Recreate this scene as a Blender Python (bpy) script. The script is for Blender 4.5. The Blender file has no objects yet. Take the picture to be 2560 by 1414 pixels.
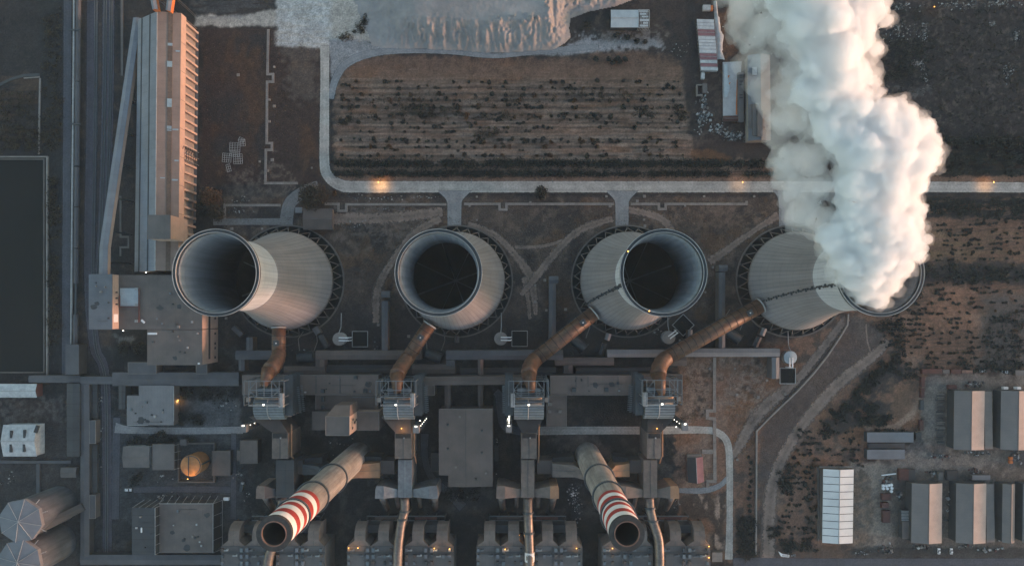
import bpy, bmesh, math, random
import numpy as np
from mathutils import Vector, Matrix
R = math.radians
sc = bpy.context.scene
# ---------------------------------------------------------------- camera, sky, sun, exposure
S, H, NX, NY = .3125, 500.0, 1285.0, 770.0      # metres per photo pixel on the ground, flying height, nadir pixel
HAZE = 4.2e-5
cd = bpy.data.cameras.new('camera'); cam = bpy.data.objects.new('camera', cd); sc.collection.objects.link(cam)
cam.location = (0, 0, H); cam.rotation_euler = (0, 0, 0)
cd.sensor_width = 36; cd.lens = 36 * H / (2560 * S)
cd.shift_x = -5 / 2560; cd.shift_y = 63 / 2560
cd.clip_start = 1; cd.clip_end = 30000
sc.camera = cam
world = bpy.data.worlds.new('World'); sc.world = world; world.use_nodes = True
wn = world.node_tree.nodes; wl = world.node_tree.links
sky = wn.new('ShaderNodeTexSky'); sky.sky_type = 'NISHITA'; sky.sun_disc = False
SUN_EL, SUN_AZ = 3.0, 5.0                        # degrees above the horizon; degrees south of east
sky.sun_elevation = R(SUN_EL); sky.sun_rotation = R(90 + SUN_AZ)
sky.air_density = 1.0; sky.dust_density = 0.7; sky.ozone_density = 1.0
wl.new(sky.outputs[0], wn['Background'].inputs[0]); wn['Background'].inputs[1].default_value = .15
sl = bpy.data.lights.new('sun', 'SUN'); sun = bpy.data.objects.new('sun', sl); sc.collection.objects.link(sun)
sl.energy = 1.1; sl.angle = R(9); sl.color = (1, .5, .36)
sun.rotation_euler = Vector((-math.cos(R(SUN_AZ)) * math.cos(R(SUN_EL)), math.sin(R(SUN_AZ)) * math.cos(R(SUN_EL)), -math.sin(R(SUN_EL)))).to_track_quat('-Z', 'Y').to_euler()
sc.view_settings.view_transform = 'Standard'; sc.view_settings.look = 'None'
sc.view_settings.exposure = 2.9; sc.view_settings.gamma = 1
cy = sc.cycles
cy.max_bounces = 10; cy.diffuse_bounces = 3; cy.glossy_bounces = 2; cy.volume_bounces = 8; cy.transparent_max_bounces = 16
cy.use_denoising = True; cy.sample_clamp_indirect = 4

# ---------------------------------------------------------------- helpers
def W(px, py, z=0.0):
    k = S * (H - z) / H
    return ((px - NX) * k, -(py - NY) * k, z)
def lin(c):
    c = np.asarray(c, float) / 255
    return np.where(c <= .04045, c / 12.92, ((c + .055) / 1.055) ** 2.4)
def L4(c):
    a = lin(c); return (float(a[0]), float(a[1]), float(a[2]), 1)

class MB:
    def __init__(s): s.v = []; s.f = []
    def add(s, vs, fs):
        o = len(s.v); s.v += [tuple(map(float, v)) for v in vs]; s.f += [tuple(i + o for i in f) for f in fs]; return s
    def poly(s, vs): return s.add(vs, [tuple(range(len(vs)))])
    def prism(s, xy, z0, z1):
        n = len(xy); z0 = z0 if hasattr(z0, '__len__') else [z0] * n; z1 = z1 if hasattr(z1, '__len__') else [z1] * n
        vs = [(x, y, a) for (x, y), a in zip(xy, z0)] + [(x, y, a) for (x, y), a in zip(xy, z1)]
        fs = [tuple(range(n))[::-1], tuple(range(n, 2 * n))] + [(i, (i + 1) % n, n + (i + 1) % n, n + i) for i in range(n)]
        return s.add(vs, fs)
    def box(s, x0, y0, x1, y1, z0, z1):
        if x1 < x0: x0, x1 = x1, x0
        if y1 < y0: y0, y1 = y1, y0
        return s.prism([(x0, y0), (x1, y0), (x1, y1), (x0, y1)], z0, z1)
    def obox(s, c, dx, dy, z0, z1, a=0.0):
        ca, sa = math.cos(a), math.sin(a)
        return s.prism([(c[0] + ca * u * dx / 2 - sa * w * dy / 2, c[1] + sa * u * dx / 2 + ca * w * dy / 2) for u, w in ((-1, -1), (1, -1), (1, 1), (-1, 1))], z0, z1)
    def pbox(s, a, b, c, d, z, z0=0.0):             # roof rectangle in photo pixels seen at height z, standing down to z0
        p, q = W(a, b, z), W(c, d, z); return s.box(p[0], p[1], q[0], q[1], z0, z)
    def bar(s, p, q, r=.15, n=4): return s.tube([p, q], [r, r], n, math.pi / 4 if n == 4 else 0)
    def tube(s, pts, rad, n=12, ph=0.0, caps=True):
        P = [Vector(p) for p in pts]; rad = rad if hasattr(rad, '__len__') else [rad] * len(P); vs = []; up = None
        for i, p in enumerate(P):
            t = ((P[i] - P[i - 1]).normalized() if i else Vector((0, 0, 0))) + ((P[i + 1] - P[i]).normalized() if i < len(P) - 1 else Vector((0, 0, 0)))
            t.normalize()
            if up is None: up = Vector((0, 0, 1)) if abs(t.z) < .9 else Vector((0, 1, 0))
            a = t.cross(up).normalized(); b = a.cross(t).normalized(); up = b
            for j in range(n):
                g = ph + 2 * math.pi * j / n; vs.append(p + (a * math.cos(g) + b * math.sin(g)) * rad[i])
        fs = [(i * n + j, i * n + (j + 1) % n, (i + 1) * n + (j + 1) % n, (i + 1) * n + j) for i in range(len(P) - 1) for j in range(n)]
        if caps: fs += [tuple(range(n))[::-1], tuple(range((len(P) - 1) * n, len(P) * n))]
        return s.add(vs, fs)
    def lathe(s, prof, n=48, c=(0, 0), loop=False, a0=0.0):
        vs = [(c[0] + r * math.cos(a0 + 2 * math.pi * j / n), c[1] + r * math.sin(a0 + 2 * math.pi * j / n), z) for r, z in prof for j in range(n)]
        m = len(prof); fs = [(i * n + j, i * n + (j + 1) % n, ((i + 1) % m) * n + (j + 1) % n, ((i + 1) % m) * n + j) for i in range(m if loop else m - 1) for j in range(n)]
        return s.add(vs, fs)
    def cyl(s, c, r, z0, z1, n=20, r1=None): return s.lathe([(0.001, z0), (r, z0), (r if r1 is None else r1, z1), (0.001, z1)], n, c)
    def mesh(s, name, mat, org=(0, 0, 0), smooth=False):
        me = bpy.data.meshes.new(name)
        v = np.array(s.v, float) - np.array(org, float)
        me.from_pydata(v.tolist(), [], s.f)
        for m in (mat if isinstance(mat, (list, tuple)) else [mat]): me.materials.append(m)
        if smooth: me.polygons.foreach_set('use_smooth', [True] * len(me.polygons))
        bm = bmesh.new(); bm.from_mesh(me); bmesh.ops.recalc_face_normals(bm, faces=bm.faces); bm.to_mesh(me); bm.free()
        return me

COL = sc.collection
def link(o): COL.objects.link(o); return o
def tag(o, label=None, cat=None, group=None, kind=None):
    if label: o['label'] = label
    if cat: o['category'] = cat
    if group: o['group'] = group
    if kind: o['kind'] = kind
    return o
class Thing:
    def __init__(s, name, label, cat, at, group=None):
        s.o = link(bpy.data.objects.new(name, None)); s.o.empty_display_size = 2
        s.org = (at[0], at[1], at[2] if len(at) > 2 else 0.0); s.o.location = s.org; tag(s.o, label, cat, group)
    def part(s, name, mb, mat, parent=None, smooth=False, label=None):
        o = link(bpy.data.objects.new(name, mb.mesh(name, mat, s.org, smooth))); o.parent = parent or s.o
        if label: o['label'] = label
        return o
def solo(name, mb, mat, label=None, cat=None, group=None, kind=None, smooth=False):
    v = np.array(mb.v); lo, hi = v.min(0), v.max(0); org = ((lo[0] + hi[0]) / 2, (lo[1] + hi[1]) / 2, lo[2])
    o = link(bpy.data.objects.new(name, mb.mesh(name, mat, org, smooth))); o.location = org
    return tag(o, label, cat, group, kind)
def copy_tree(o, parent=None, loc=None):
    c = o.copy(); link(c); c.parent = parent
    if loc is not None: c.location = loc
    for ch in list(o.children): copy_tree(ch, c)
    return c

# ---------------------------------------------------------------- materials
def nodes(name):
    m = bpy.data.materials.new(name); m.use_nodes = True; t = m.node_tree
    return m, t.nodes, t.links, t.nodes['Principled BSDF']
def mk(name, c1, c2=None, scale=.25, rough=.8, metal=0, bump=.0, seam=None, grime=.35, spec=.3, streak=None):
    """two mixed tones of one surface, broad dirt, optional panel seams (direction xyz, spacing m, width share, strength)"""
    m, n, l, b = nodes(name)
    c2 = c2 or tuple(x * .8 for x in c1)
    geo = n.new('ShaderNodeNewGeometry')
    def noise(sc_, det, src=geo.outputs['Position'], rg=.6):
        q = n.new('ShaderNodeTexNoise'); q.inputs['Scale'].default_value = sc_; q.inputs['Detail'].default_value = det; q.inputs['Roughness'].default_value = rg
        l.new(src, q.inputs['Vector']); return q.outputs['Fac']
    def math_(op, a, bb=None, cl=False):
        q = n.new('ShaderNodeMath'); q.operation = op; q.use_clamp = cl
        for i, x in enumerate((a, bb)):
            if x is None: continue
            if isinstance(x, (int, float)): q.inputs[i].default_value = x
            else: l.new(x, q.inputs[i])
        return q.outputs[0]
    def ramp(f, lo, hi):
        q = n.new('ShaderNodeMapRange'); q.inputs[1].default_value = lo; q.inputs[2].default_value = hi; l.new(f, q.inputs[0]); return q.outputs[0]
    mix = n.new('ShaderNodeMix'); mix.data_type = 'RGBA'
    mix.inputs[6].default_value = L4(c1); mix.inputs[7].default_value = L4(c2)
    l.new(ramp(noise(scale, 6), .35, .65), mix.inputs[0])
    f = math_('MULTIPLY', math_('SUBTRACT', 1.0, ramp(noise(scale * .18, 4), .3, .75)), 1.0)
    f = math_('SUBTRACT', 1.0, math_('MULTIPLY', f, grime))
    if streak:
        mp = n.new('ShaderNodeMapping'); mp.inputs['Scale'].default_value = streak; l.new(geo.outputs['Position'], mp.inputs[0])
        f = math_('MULTIPLY', f, ramp(noise(1, 5, mp.outputs[0], .7), .2, .6))
        f = math_('ADD', math_('MULTIPLY', f, .75), .25)
    for sm in (seam if isinstance(seam, list) else [seam] if seam else []):
        d, per, wid, st = sm
        dp = n.new('ShaderNodeVectorMath'); dp.operation = 'DOT_PRODUCT'; dp.inputs[1].default_value = d; l.new(geo.outputs['Position'], dp.inputs[0])
        fr = math_('FRACT', math_('DIVIDE', dp.outputs['Value'], per))
        f = math_('MULTIPLY', f, math_('SUBTRACT', 1.0, math_('MULTIPLY', math_('LESS_THAN', fr, wid), st)))
    mul = n.new('ShaderNodeMix'); mul.data_type = 'RGBA'; mul.blend_type = 'MULTIPLY'; mul.inputs[0].default_value = 1
    l.new(mix.outputs[2], mul.inputs[6]); l.new(f, mul.inputs[7]); l.new(mul.outputs[2], b.inputs['Base Color'])
    b.inputs['Roughness'].default_value = rough; b.inputs['Metallic'].default_value = metal; b.inputs['Specular IOR Level'].default_value = spec
    if bump:
        bp = n.new('ShaderNodeBump'); bp.inputs['Strength'].default_value = bump; bp.inputs['Distance'].default_value = .5
        l.new(noise(scale * 3, 6), bp.inputs['Height']); l.new(bp.outputs[0], b.inputs['Normal'])
    return m
def glow(name, c, st):
    m, n, l, b = nodes(name); b.inputs['Base Color'].default_value = L4(c)
    b.inputs['Emission Color'].default_value = L4(c); b.inputs['Emission Strength'].default_value = st; return m
X_, Y_, Z_ = (1, 0, 0), (0, 1, 0), (0, 0, 1)
M = dict(
    asphalt=mk('asphalt', (62, 64, 68), (52, 53, 57), .15),
    roof_slate=mk('grey_sheet_roof', (100, 104, 112), (92, 96, 104), .12, seam=[(Y_, 3.1, .05, .12)], rough=.7),
    roof_barn=mk('barn_sheet_roof', (102, 96, 95), (93, 89, 89), .1, seam=[(Y_, 2.4, .06, .10)], rough=.7, grime=.18),
    roof_hall=mk('hall_roof', (112, 116, 124), (102, 105, 112), .1, seam=[(Y_, 6.2, .03, .25)], rough=.75, grime=.2),
    silo=mk('silo_plaster', (80, 86, 96), (70, 76, 85), .15, streak=(.3, .3, .03)),
    rib=mk('ribbed_sheet', (112, 120, 127), (98, 106, 113), .4, rough=.5, seam=[(Y_, 2.1, .42, .5)], grime=.2),
    roof_dark=mk('dark_roof', (98, 90, 87), (85, 79, 78), .12, seam=[(X_, 3.3, .05, .15)]),
    roof_brown=mk('brown_grey_roof', (108, 96, 91), (94, 85, 82), .1, seam=[(X_, 2.9, .05, .15)]),
    roof_mid=mk('plain_sheet_roof', (96, 92, 92), (84, 82, 83), .12, seam=[(X_, 3.0, .05, .12)]),
    roof_white=mk('white_sheet_roof', (190, 189, 188), (179, 178, 178), .1, seam=[(Y_, 1.5, .05, .05)], rough=.55, grime=.08),
    roof_steel=mk('galvanised_roof', (150, 158, 164), (138, 147, 153), .2, seam=[(X_, 1.2, .12, .12)], rough=.5, grime=.15),
    roof_pink=mk('red_brown_roof', (128, 92, 98), (112, 80, 86), .3, seam=[(Y_, .9, .12, .15)]),
    house_white=mk('weathered_white_roof', (170, 174, 178), (146, 150, 154), .3, seam=[(X_, 1.4, .06, .1)], grime=.3),
    cladding=mk('light_cladding_and_sunlit_slope', (160, 140, 130), (148, 129, 120), .15, seam=[(Z_, 6.2, .03, .2)], grime=.15),  # wall sheet; on barn east slopes it paints in the sun
    wall=mk('grey_wall', (96, 90, 88), (84, 80, 79), .2),
    wall_dark=mk('dark_wall', (56, 57, 60), (48, 49, 52), .2),
    wall_red=mk('red_brick_wall', (96, 62, 58), (84, 56, 54), .3),
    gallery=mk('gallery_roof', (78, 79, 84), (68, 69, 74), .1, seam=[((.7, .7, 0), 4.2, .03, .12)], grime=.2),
    gallery_dark=mk('old_gallery_roof', (62, 64, 68), (54, 56, 60), .1, seam=[(Y_, 9.2, .05, .3)]),
    gallery_warm=mk('plant_gallery_roof', (90, 80, 77), (76, 70, 69), .1, seam=[(X_, 2.3, .06, .14)], grime=.3),
    gallery_pale=mk('pale_gallery_roof', (110, 109, 112), (98, 98, 101), .1, seam=[(X_, 2.3, .08, .12)], grime=.2),
    concrete=mk('concrete', (128, 122, 118), (112, 108, 106), .4, grime=.3),
    slab=mk('concrete_slabs', (130, 122, 118), (112, 106, 103), .5, seam=[(X_, 1.6, .1, .2), (Y_, 1.6, .1, .2)]),
    pale=mk('pale_concrete', (156, 158, 160), (138, 140, 142), .4),
    roof_hall_sunlit=mk('sunlit_hall_roof', (120, 106, 99), (110, 97, 91), .15, seam=[(Y_, 6.2, .03, .2)], grime=.2),  # warm sunlight painted into the hall's east roof slope
    rust=mk('rusty_flue', (108, 79, 63), (82, 65, 56), .3, rough=.5, streak=(.25, .25, .6), grime=.5),
    steel=mk('grey_steel', (104, 112, 118), (92, 100, 106), .5, rough=.5, metal=.2),
    steel_dark=mk('dark_steel', (60, 66, 71), (50, 55, 60), .5, rough=.5),
    tin=mk('insulated_sheet', (122, 124, 128), (98, 100, 104), .35, rough=.45, metal=.35, seam=[(X_, 1.7, .06, .15)], grime=.4),
    duct=mk('duct_cladding', (108, 97, 92), (90, 82, 79), .25, seam=[(X_, 2.1, .05, .15)], grime=.35),
    duct_sunlit=mk('sunlit_duct_cladding', (138, 108, 84), (122, 96, 78), .25, seam=[(X_, 2.1, .05, .15)]),  # orange of the low sun is painted into this duct colour
    pipe=mk('silver_pipe', (122, 112, 106), (92, 86, 84), .4, rough=.4, metal=.4, seam=[(Y_, 2.0, .1, .2)], grime=.4),
    white=mk('white_paint', (206, 207, 210), (192, 193, 197), .4, grime=.2),
    red=mk('red_paint', (150, 54, 51), (134, 46, 45), .4, grime=.25),
    orange=mk('orange_paint', (190, 110, 60), (170, 96, 52), .5),
    black=mk('soot_dark', (38, 38, 40), (32, 32, 34), .4),
    soot=mk('sooty_chimney_top', (58, 56, 56), (44, 43, 44), .5),
    chim=mk('chimney_concrete', (146, 142, 140), (126, 122, 120), .12, streak=(.35, .35, .02), grime=.25),
    rustrim=mk('rusty_rim', (122, 92, 80), (96, 76, 70), .5),
    water=None,
    glass=mk('skylight_sheet', (132, 152, 162), (120, 140, 150), .4, rough=.3),
    rubbish=mk('rubbish_pale', (150, 158, 162), (90, 96, 98), 1.2, grime=.5),
    container=mk('rusty_red_container', (84, 50, 46), (66, 44, 42), .6, seam=[(Y_, .8, .2, .2)]),
    container_grey=mk('grey_container', (92, 92, 92), (78, 79, 80), .6, seam=[(Y_, .8, .2, .2)]),
    timber=mk('weathered_timber', (98, 84, 74), (76, 67, 62), .8),
    bark=mk('bark', (70, 56, 46), (54, 44, 38), 1.5),
    tank_ochre_lamplit=mk('ochre_lamplit_tank', (160, 114, 74), (136, 98, 66), .35, grime=.3),  # ochre with the warm lamplight painted into the tank's colour
)
m, n, l, b = nodes('still_water'); b.inputs['Base Color'].default_value = L4((28, 30, 31)); b.inputs['Roughness'].default_value = .6; b.inputs['Specular IOR Level'].default_value = .03; M['water'] = m
def leafmat(name, c1, c2):
    m, n, l, b = nodes(name)
    g = n.new('ShaderNodeNewGeometry'); q = n.new('ShaderNodeTexNoise'); q.inputs['Scale'].default_value = .5; l.new(g.outputs['Position'], q.inputs['Vector'])
    mx = n.new('ShaderNodeMix'); mx.data_type = 'RGBA'; mx.inputs[6].default_value = L4(c1); mx.inputs[7].default_value = L4(c2)
    ad = n.new('ShaderNodeMath'); ad.operation = 'MULTIPLY_ADD'; ad.inputs[1].default_value = .6; l.new(g.outputs['Random Per Island'], ad.inputs[0]); l.new(q.outputs['Fac'], ad.inputs[2])
    mr = n.new('ShaderNodeMapRange'); mr.inputs[1].default_value = .4; mr.inputs[2].default_value = 1.1; l.new(ad.outputs[0], mr.inputs[0]); l.new(mr.outputs[0], mx.inputs[0])
    l.new(mx.outputs[2], b.inputs['Base Color']); b.inputs['Roughness'].default_value = .8; b.inputs['Specular IOR Level'].default_value = .15
    return m
M['leaf_dark'] = leafmat('dark_leaves', (36, 39, 39), (48, 50, 47))
M['leaf_olive'] = leafmat('olive_leaves', (44, 43, 40), (64, 56, 46))
M['leaf_rust'] = leafmat('brown_leaves', (54, 46, 40), (84, 63, 46))
# ---------------------------------------------------------------- ground: one sheet, soil tones computed per point
rng = np.random.default_rng(7)
st = .8
fx = np.arange(-450, 450 + st, st); fy = np.arange(-260, 300 + st, st)
far = np.array([500, 600, 800, 1200, 2000, 3500, 6000, 9000.])
gx = np.concatenate([-far[::-1] , fx, far]); gy = np.concatenate([-far[::-1], fy, far])
GX, GY = np.meshgrid(gx, gy)
PX = NX + GX / S; PY = NY - GY / S
def vnoise(x, y, seed):
    ix = np.floor(x).astype(np.int64); iy = np.floor(y).astype(np.int64); u = x - ix; v = y - iy
    u = u * u * (3 - 2 * u); v = v * v * (3 - 2 * v)
    def h(a, b_):
        q = (a * 374761393 + b_ * 668265263 + seed * 1442695041) & 0xffffffff
        q = ((q ^ (q >> 13)) * 1274126177) & 0xffffffff
        return ((q ^ (q >> 16)) & 0xffff) / 65535.0
    return (h(ix, iy) * (1 - u) + h(ix + 1, iy) * u) * (1 - v) + (h(ix, iy + 1) * (1 - u) + h(ix + 1, iy + 1) * u) * v
def fbm(sx, sy=None, seed=1, o=5, x=None, y=None):
    sy = sy or sx; x = PX if x is None else x; y = PY if y is None else y; a = .5; t = 0; tot = 0
    for i in range(o):
        t = t + a * vnoise(x / sx * 2 ** i + 17.3 * i, y / sy * 2 ** i - 9.1 * i, seed + i); tot += a; a *= .55
    return t / tot
def sst(e0, e1, x): t = np.clip((x - e0) / (e1 - e0), 0, 1); return t * t * (3 - 2 * t)
def sdp(pts, x=None, y=None):                      # signed distance to a polygon (inside positive), photo pixels
    x = PX if x is None else x; y = PY if y is None else y
    d = np.full(x.shape, 1e9); ins = np.zeros(x.shape, bool); n = len(pts)
    for i in range(n):
        (x0, y0), (x1, y1) = pts[i], pts[(i + 1) % n]; ex, ey = x1 - x0, y1 - y0
        t = np.clip(((x - x0) * ex + (y - y0) * ey) / (ex * ex + ey * ey + 1e-9), 0, 1)
        d = np.minimum(d, (x - x0 - t * ex) ** 2 + (y - y0 - t * ey) ** 2)
        c = ((y0 > y) != (y1 > y)) & (x < (x1 - x0) * (y - y0) / (y1 - y0 + 1e-12) + x0); ins ^= c
    d = np.sqrt(d); return np.where(ins, d, -d)
def sdl(pts):
    d = np.full(PX.shape, 1e9)
    for (x0, y0), (x1, y1) in zip(pts[:-1], pts[1:]):
        ex, ey = x1 - x0, y1 - y0; t = np.clip(((PX - x0) * ex + (PY - y0) * ey) / (ex * ex + ey * ey + 1e-9), 0, 1)
        d = np.minimum(d, (PX - x0 - t * ex) ** 2 + (PY - y0 - t * ey) ** 2)
    return np.sqrt(d)
def rect(a, b_, c, d): return [(a, b_), (c, b_), (c, d), (a, d)]
nA, nB, nC = fbm(60, seed=11), fbm(22, seed=23), fbm(9, seed=31)
nF = fbm(3.5, seed=41, o=3); nH = fbm(90, 8, seed=53); nH2 = fbm(40, 5, seed=59); nV = fbm(6, 70, seed=61)
col = np.zeros(PX.shape + (3,))
def paint(c, mask):
    global col
    m_ = np.clip(mask, 0, 1)[..., None]; col = col * (1 - m_) + np.array(c, float) * m_
def soft(sd, w=6, rag=14): return sst(-w, w, sd + (nB - .5) * rag * 2 + (nC - .5) * rag)
def patch(c, pts, w=6, rag=14, k=1.0, tex=None):
    paint(c, soft(sdp(pts), w, rag) * k * (1 if tex is None else tex))
def trail(c, pts, wid, w=4, rag=6, k=1.0): paint(c, sst(-w, w, wid / 2 - sdl(pts) + (nB - .5) * rag * 2 + (nC - .5) * rag) * k)
paint((52, 47, 46), np.ones(PX.shape)); paint((40, 39, 40), sst(.45, .65, nA)); paint((66, 56, 52), sst(.55, .75, nB) * .7)
# left strip
patch((44, 42, 43), rect(-60, -60, 165, 1000), 4, 8); paint((62, 52, 47), soft(sdp(rect(-60, 185, 100, 350)), 6, 10) * sst(.45, .6, nH))
patch((40, 42, 43), rect(100, -60, 160, 1000), 4, 12, .6)
# field east of the long hall
patch((54, 44, 42), rect(505, 70, 800, 462), 5, 6); paint((68, 51, 43), soft(sdp(rect(510, 80, 800, 440)), 6, 10) * sst(.5, .68, fbm(45, 80, seed=71)))
paint((46, 43, 44), soft(sdp(rect(510, 90, 670, 440)), 6, 20) * sst(.5, .68, fbm(50, 90, seed=73)) * .8)
patch((88, 80, 76), [(700, 110), (800, 110), (800, 250), (750, 260), (710, 200)], 10, 30, .5)
patch((92, 82, 78), [(560, 430), (700, 400), (740, 470), (600, 520)], 12, 40, .6, sst(.42, .6, nC))
patch((70, 64, 62), rect(560, 460, 720, 600), 12, 30, .6)
# gravel and ash ground at the top
patch((142, 136, 132), [(485, 38), (600, 40), (690, 20), (690, -60), (830, -60), (1250, -80), (1250, 60), (900, 110), (860, 132), (828, 140), (800, 118), (710, 112), (690, 68), (485, 66)], 4, 5)
patch((148, 146, 146), rect(690, -60, 826, 116), 7, 7); paint((146, 141, 137), soft(sdp(rect(690, -60, 826, 118)), 4, 4) * sst(.5, .62, nH2) * .8)
patch((76, 76, 80), [(500, 45), (600, 42), (680, 15), (690, -40), (560, -60), (470, 20)], 8, 14, .5, sst(.4, .6, nH))
patch((112, 114, 118), [(822, 100), (830, 240), (842, 200), (880, 150), (960, 128), (1400, 140), (1560, 120), (1660, 118), (1640, 92), (1440, 100), (1400, 125), (900, 100)], 4, 8)
patch((116, 117, 121), [(1420, 118), (1440, 92), (1560, 80), (1650, 70), (1660, 120), (1560, 132)], 8, 26, .8, sst(.4, .58, nC))
patch((72, 62, 57), rect(1500, 40, 1660, 105), 12, 26, .5)
# ploughed field
fld = [(838, 235), (850, 190), (890, 155), (960, 138), (1390, 148), (1600, 128), (1700, 150), (1735, 400), (1935, 402), (1935, 452), (836, 452)]
fm = soft(sdp(fld), 8, 12); paint((90, 73, 65), fm)
paint((100, 74, 60), fm * sst(.52, .7, fbm(70, 25, seed=81)) * .6)
paint((120, 97, 86), fm * sst(320, 395, PY) * .8 * sst(.35, .6, nH)); paint((96, 92, 92), fm * sst(.5, .66, nH) * sst(190, 260, PY) * .5)
paint((58, 52, 52), fm * sst(.5, .7, fbm(90, 40, seed=83)) * .8 * sst(200, 250, PY) * (1 - sst(310, 345, PY)))
rows = .5 + .5 * np.sin((PY + (fbm(160, 300, seed=85) - .5) * 16) * 2 * math.pi / 7.6)
paint((56, 49, 47), fm * sst(.7, 1, rows) * sst(.3, .6, nH2) * .35 * sst(180, 215, PY)); paint((118, 104, 97), fm * sst(.8, 1, 1 - rows) * sst(.4, .7, nH2) * .35)
paint((74, 59, 54), fm * (1 - sst(140, 195, PY)) * .6)
jx = np.where((gx > (830 - NX) * S) & (gx < (1945 - NX) * S))[0]; jy = np.where((gy < (NY - 190) * S) & (gy > (NY - 400) * S))[0]; sub = np.s_[jy[0]:jy[-1] + 1, jx[0]:jx[-1] + 1]
qx, qy, fq = PX[sub], PY[sub], fm[sub]; dq = (fbm(200, seed=86, x=qx, y=qy) - .5) * 9 + (fbm(30, seed=87, x=qx, y=qy, o=3) - .5) * 3; cq = col[sub].copy()
for y_, k_ in ((205, .5), (213, .5), (221, .8), (237, .6), (251, .8), (269, .8), (285, .6), (300, .8), (308, .7), (319, .8), (330, .6), (340, .5), (349, .8), (356, .7), (368, .8), (389, .7)):
    dy = np.abs(qy - y_ - dq)
    for c_, m_ in (((50, 46, 45), fq * (1 - sst(1.5, 4.0, dy)) * k_ * .62 * sst(.3, .5, fbm(30, 8, seed=int(88 + y_), o=3, x=qx, y=qy)) * sst(850, 870, qx)), ((124, 108, 100), fq * (1 - sst(2, 5, np.abs(dy - 6.5))) * k_ * .55 * sst(.4, .6, fbm(60, 12, seed=int(300 + y_), o=3, x=qx, y=qy)))):
        m_ = np.clip(m_, 0, 1)[..., None]; cq = cq * (1 - m_) + np.array(c_, float) * m_
col[sub] = cq
patch((112, 96, 88), rect(836, 416, 1900, 428), 3, 5, .7); patch((100, 84, 76), rect(836, 441, 1940, 455), 3, 5)
patch((84, 60, 46), [(1730, 380), (1770, 370), (1830, 392), (1820, 410), (1740, 408)], 5, 10, .8)
# strip between field and long sheds, scrap ground
patch((52, 45, 44), [(1650, 0), (1740, -60), (2210, -60), (2210, 360), (1940, 380), (1740, 365), (1715, 150)], 8, 14); patch((84, 60, 48), rect(1800, 20, 1870, 150), 14, 30, .8, sst(.35, .6, nB))
patch((44, 42, 43), [(1710, -60), (1738, -60), (1752, 330), (1738, 340)], 5, 10, .8); patch((72, 62, 58), rect(1750, 180, 1870, 350), 10, 26, .6, sst(.4, .6, nC))
# woods to the north-east
wood = rect(2200, -80, 2900, 452); patch((46, 43, 44), wood, 10, 20); paint((74, 66, 63), soft(sdp(wood), 10, 20) * sst(.5, .68, nC) * .8); paint((38, 37, 38), soft(sdp(wood), 10, 20) * sst(.52, .66, fbm(14, seed=113)) * .8); paint((34, 35, 36), soft(sdp(rect(2280, 340, 2900, 448)), 8, 24)); paint((64, 54, 48), soft(sdp(rect(2330, 360, 2900, 448)), 6, 16) * sst(.5, .62, nH) * .7)
patch((84, 84, 86), [(2240, 215), (2330, 222), (2310, 250), (2280, 245)], 6, 20, .5)
patch((98, 80, 70), rect(2300, 440, 2900, 456), 3, 6)
# fields to the east
ef = [(2130, 492), (2900, 492), (2900, 935), (2290, 935), (2180, 860), (2130, 800)]; em = soft(sdp(ef), 6, 10)
paint((94, 72, 62), em); rows2 = .5 + .5 * np.sin((PY + PX * .06 + (fbm(120, 160, seed=91) - .5) * 30) * 2 * math.pi / 9)
paint((50, 46, 46), em * sst(.6, 1, rows2) * .55 * sst(.3, .6, nH2)); paint((112, 88, 76), em * sst(.5, .68, fbm(90, 50, seed=93)) * .75); paint((104, 84, 66), em * sst(560, 600, PY) * (1 - sst(640, 680, PY)) * sst(.45, .6, nH) * .7)
paint((38, 39, 40), soft(sdp(rect(2250, 492, 2900, 545)), 6, 20) * sst(.35, .55, nH) * .85); patch((46, 43, 44), rect(2250, 655, 2900, 710), 10, 26, .8); patch((70, 66, 66), rect(2450, 740, 2900, 930), 20, 40, .7)
patch((128, 94, 78), rect(2320, 720, 2440, 830), 16, 40, .55)
# ground round the cooling towers
tm = soft(sdp(rect(560, 492, 1950, 872)), 6, 6); paint((70, 61, 58), tm * .95); paint((48, 45, 45), tm * sst(.5, .7, nA) * .9); paint((90, 78, 73), tm * sst(.52, .7, nB) * .6); paint((82, 62, 50), tm * sst(.58, .7, fbm(50, seed=97)) * .5)
patch((88, 80, 77), rect(840, 520, 1100, 600), 16, 50, .6, sst(.4, .6, nC)); patch((84, 72, 66), rect(1600, 515, 1930, 580), 16, 40, .7, sst(.35, .6, nC))
patch((40, 40, 42), rect(560, 790, 1930, 880), 20, 40, .8)
# plant ground
pm = soft(sdp(rect(195, 870, 1720, 1450)), 5, 8); paint((43, 45, 47), pm); paint((62, 61, 61), pm * sst(.5, .68, nB) * .75); paint((36, 38, 39), pm * sst(.5, .66, nA) * .7); paint((58, 52, 50), pm * sst(.6, .7, fbm(35, seed=101)) * .5)
patch((74, 70, 70), rect(0, 990, 180, 1060), 14, 30, .7, sst(.3, .6, nC)); patch((56, 56, 58), rect(0, 1060, 200, 1420), 10, 20, .6)
patch((64, 66, 70), rect(290, 1060, 610, 1300), 10, 20, .5); patch((78, 80, 84), rect(470, 990, 600, 1070), 12, 16, .7)
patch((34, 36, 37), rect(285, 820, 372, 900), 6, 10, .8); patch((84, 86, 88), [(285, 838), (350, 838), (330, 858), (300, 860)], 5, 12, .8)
patch((82, 74, 72), [(1330, 1065), (1480, 1085), (1520, 1130), (1470, 1160), (1400, 1110)], 12, 30, .7); patch((62, 56, 54), rect(1420, 990, 1600, 1063), 6, 16, .7, sst(.4, .6, nB)); patch((34, 35, 36), rect(1480, 990, 1590, 1062), 8, 14, .7)
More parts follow.
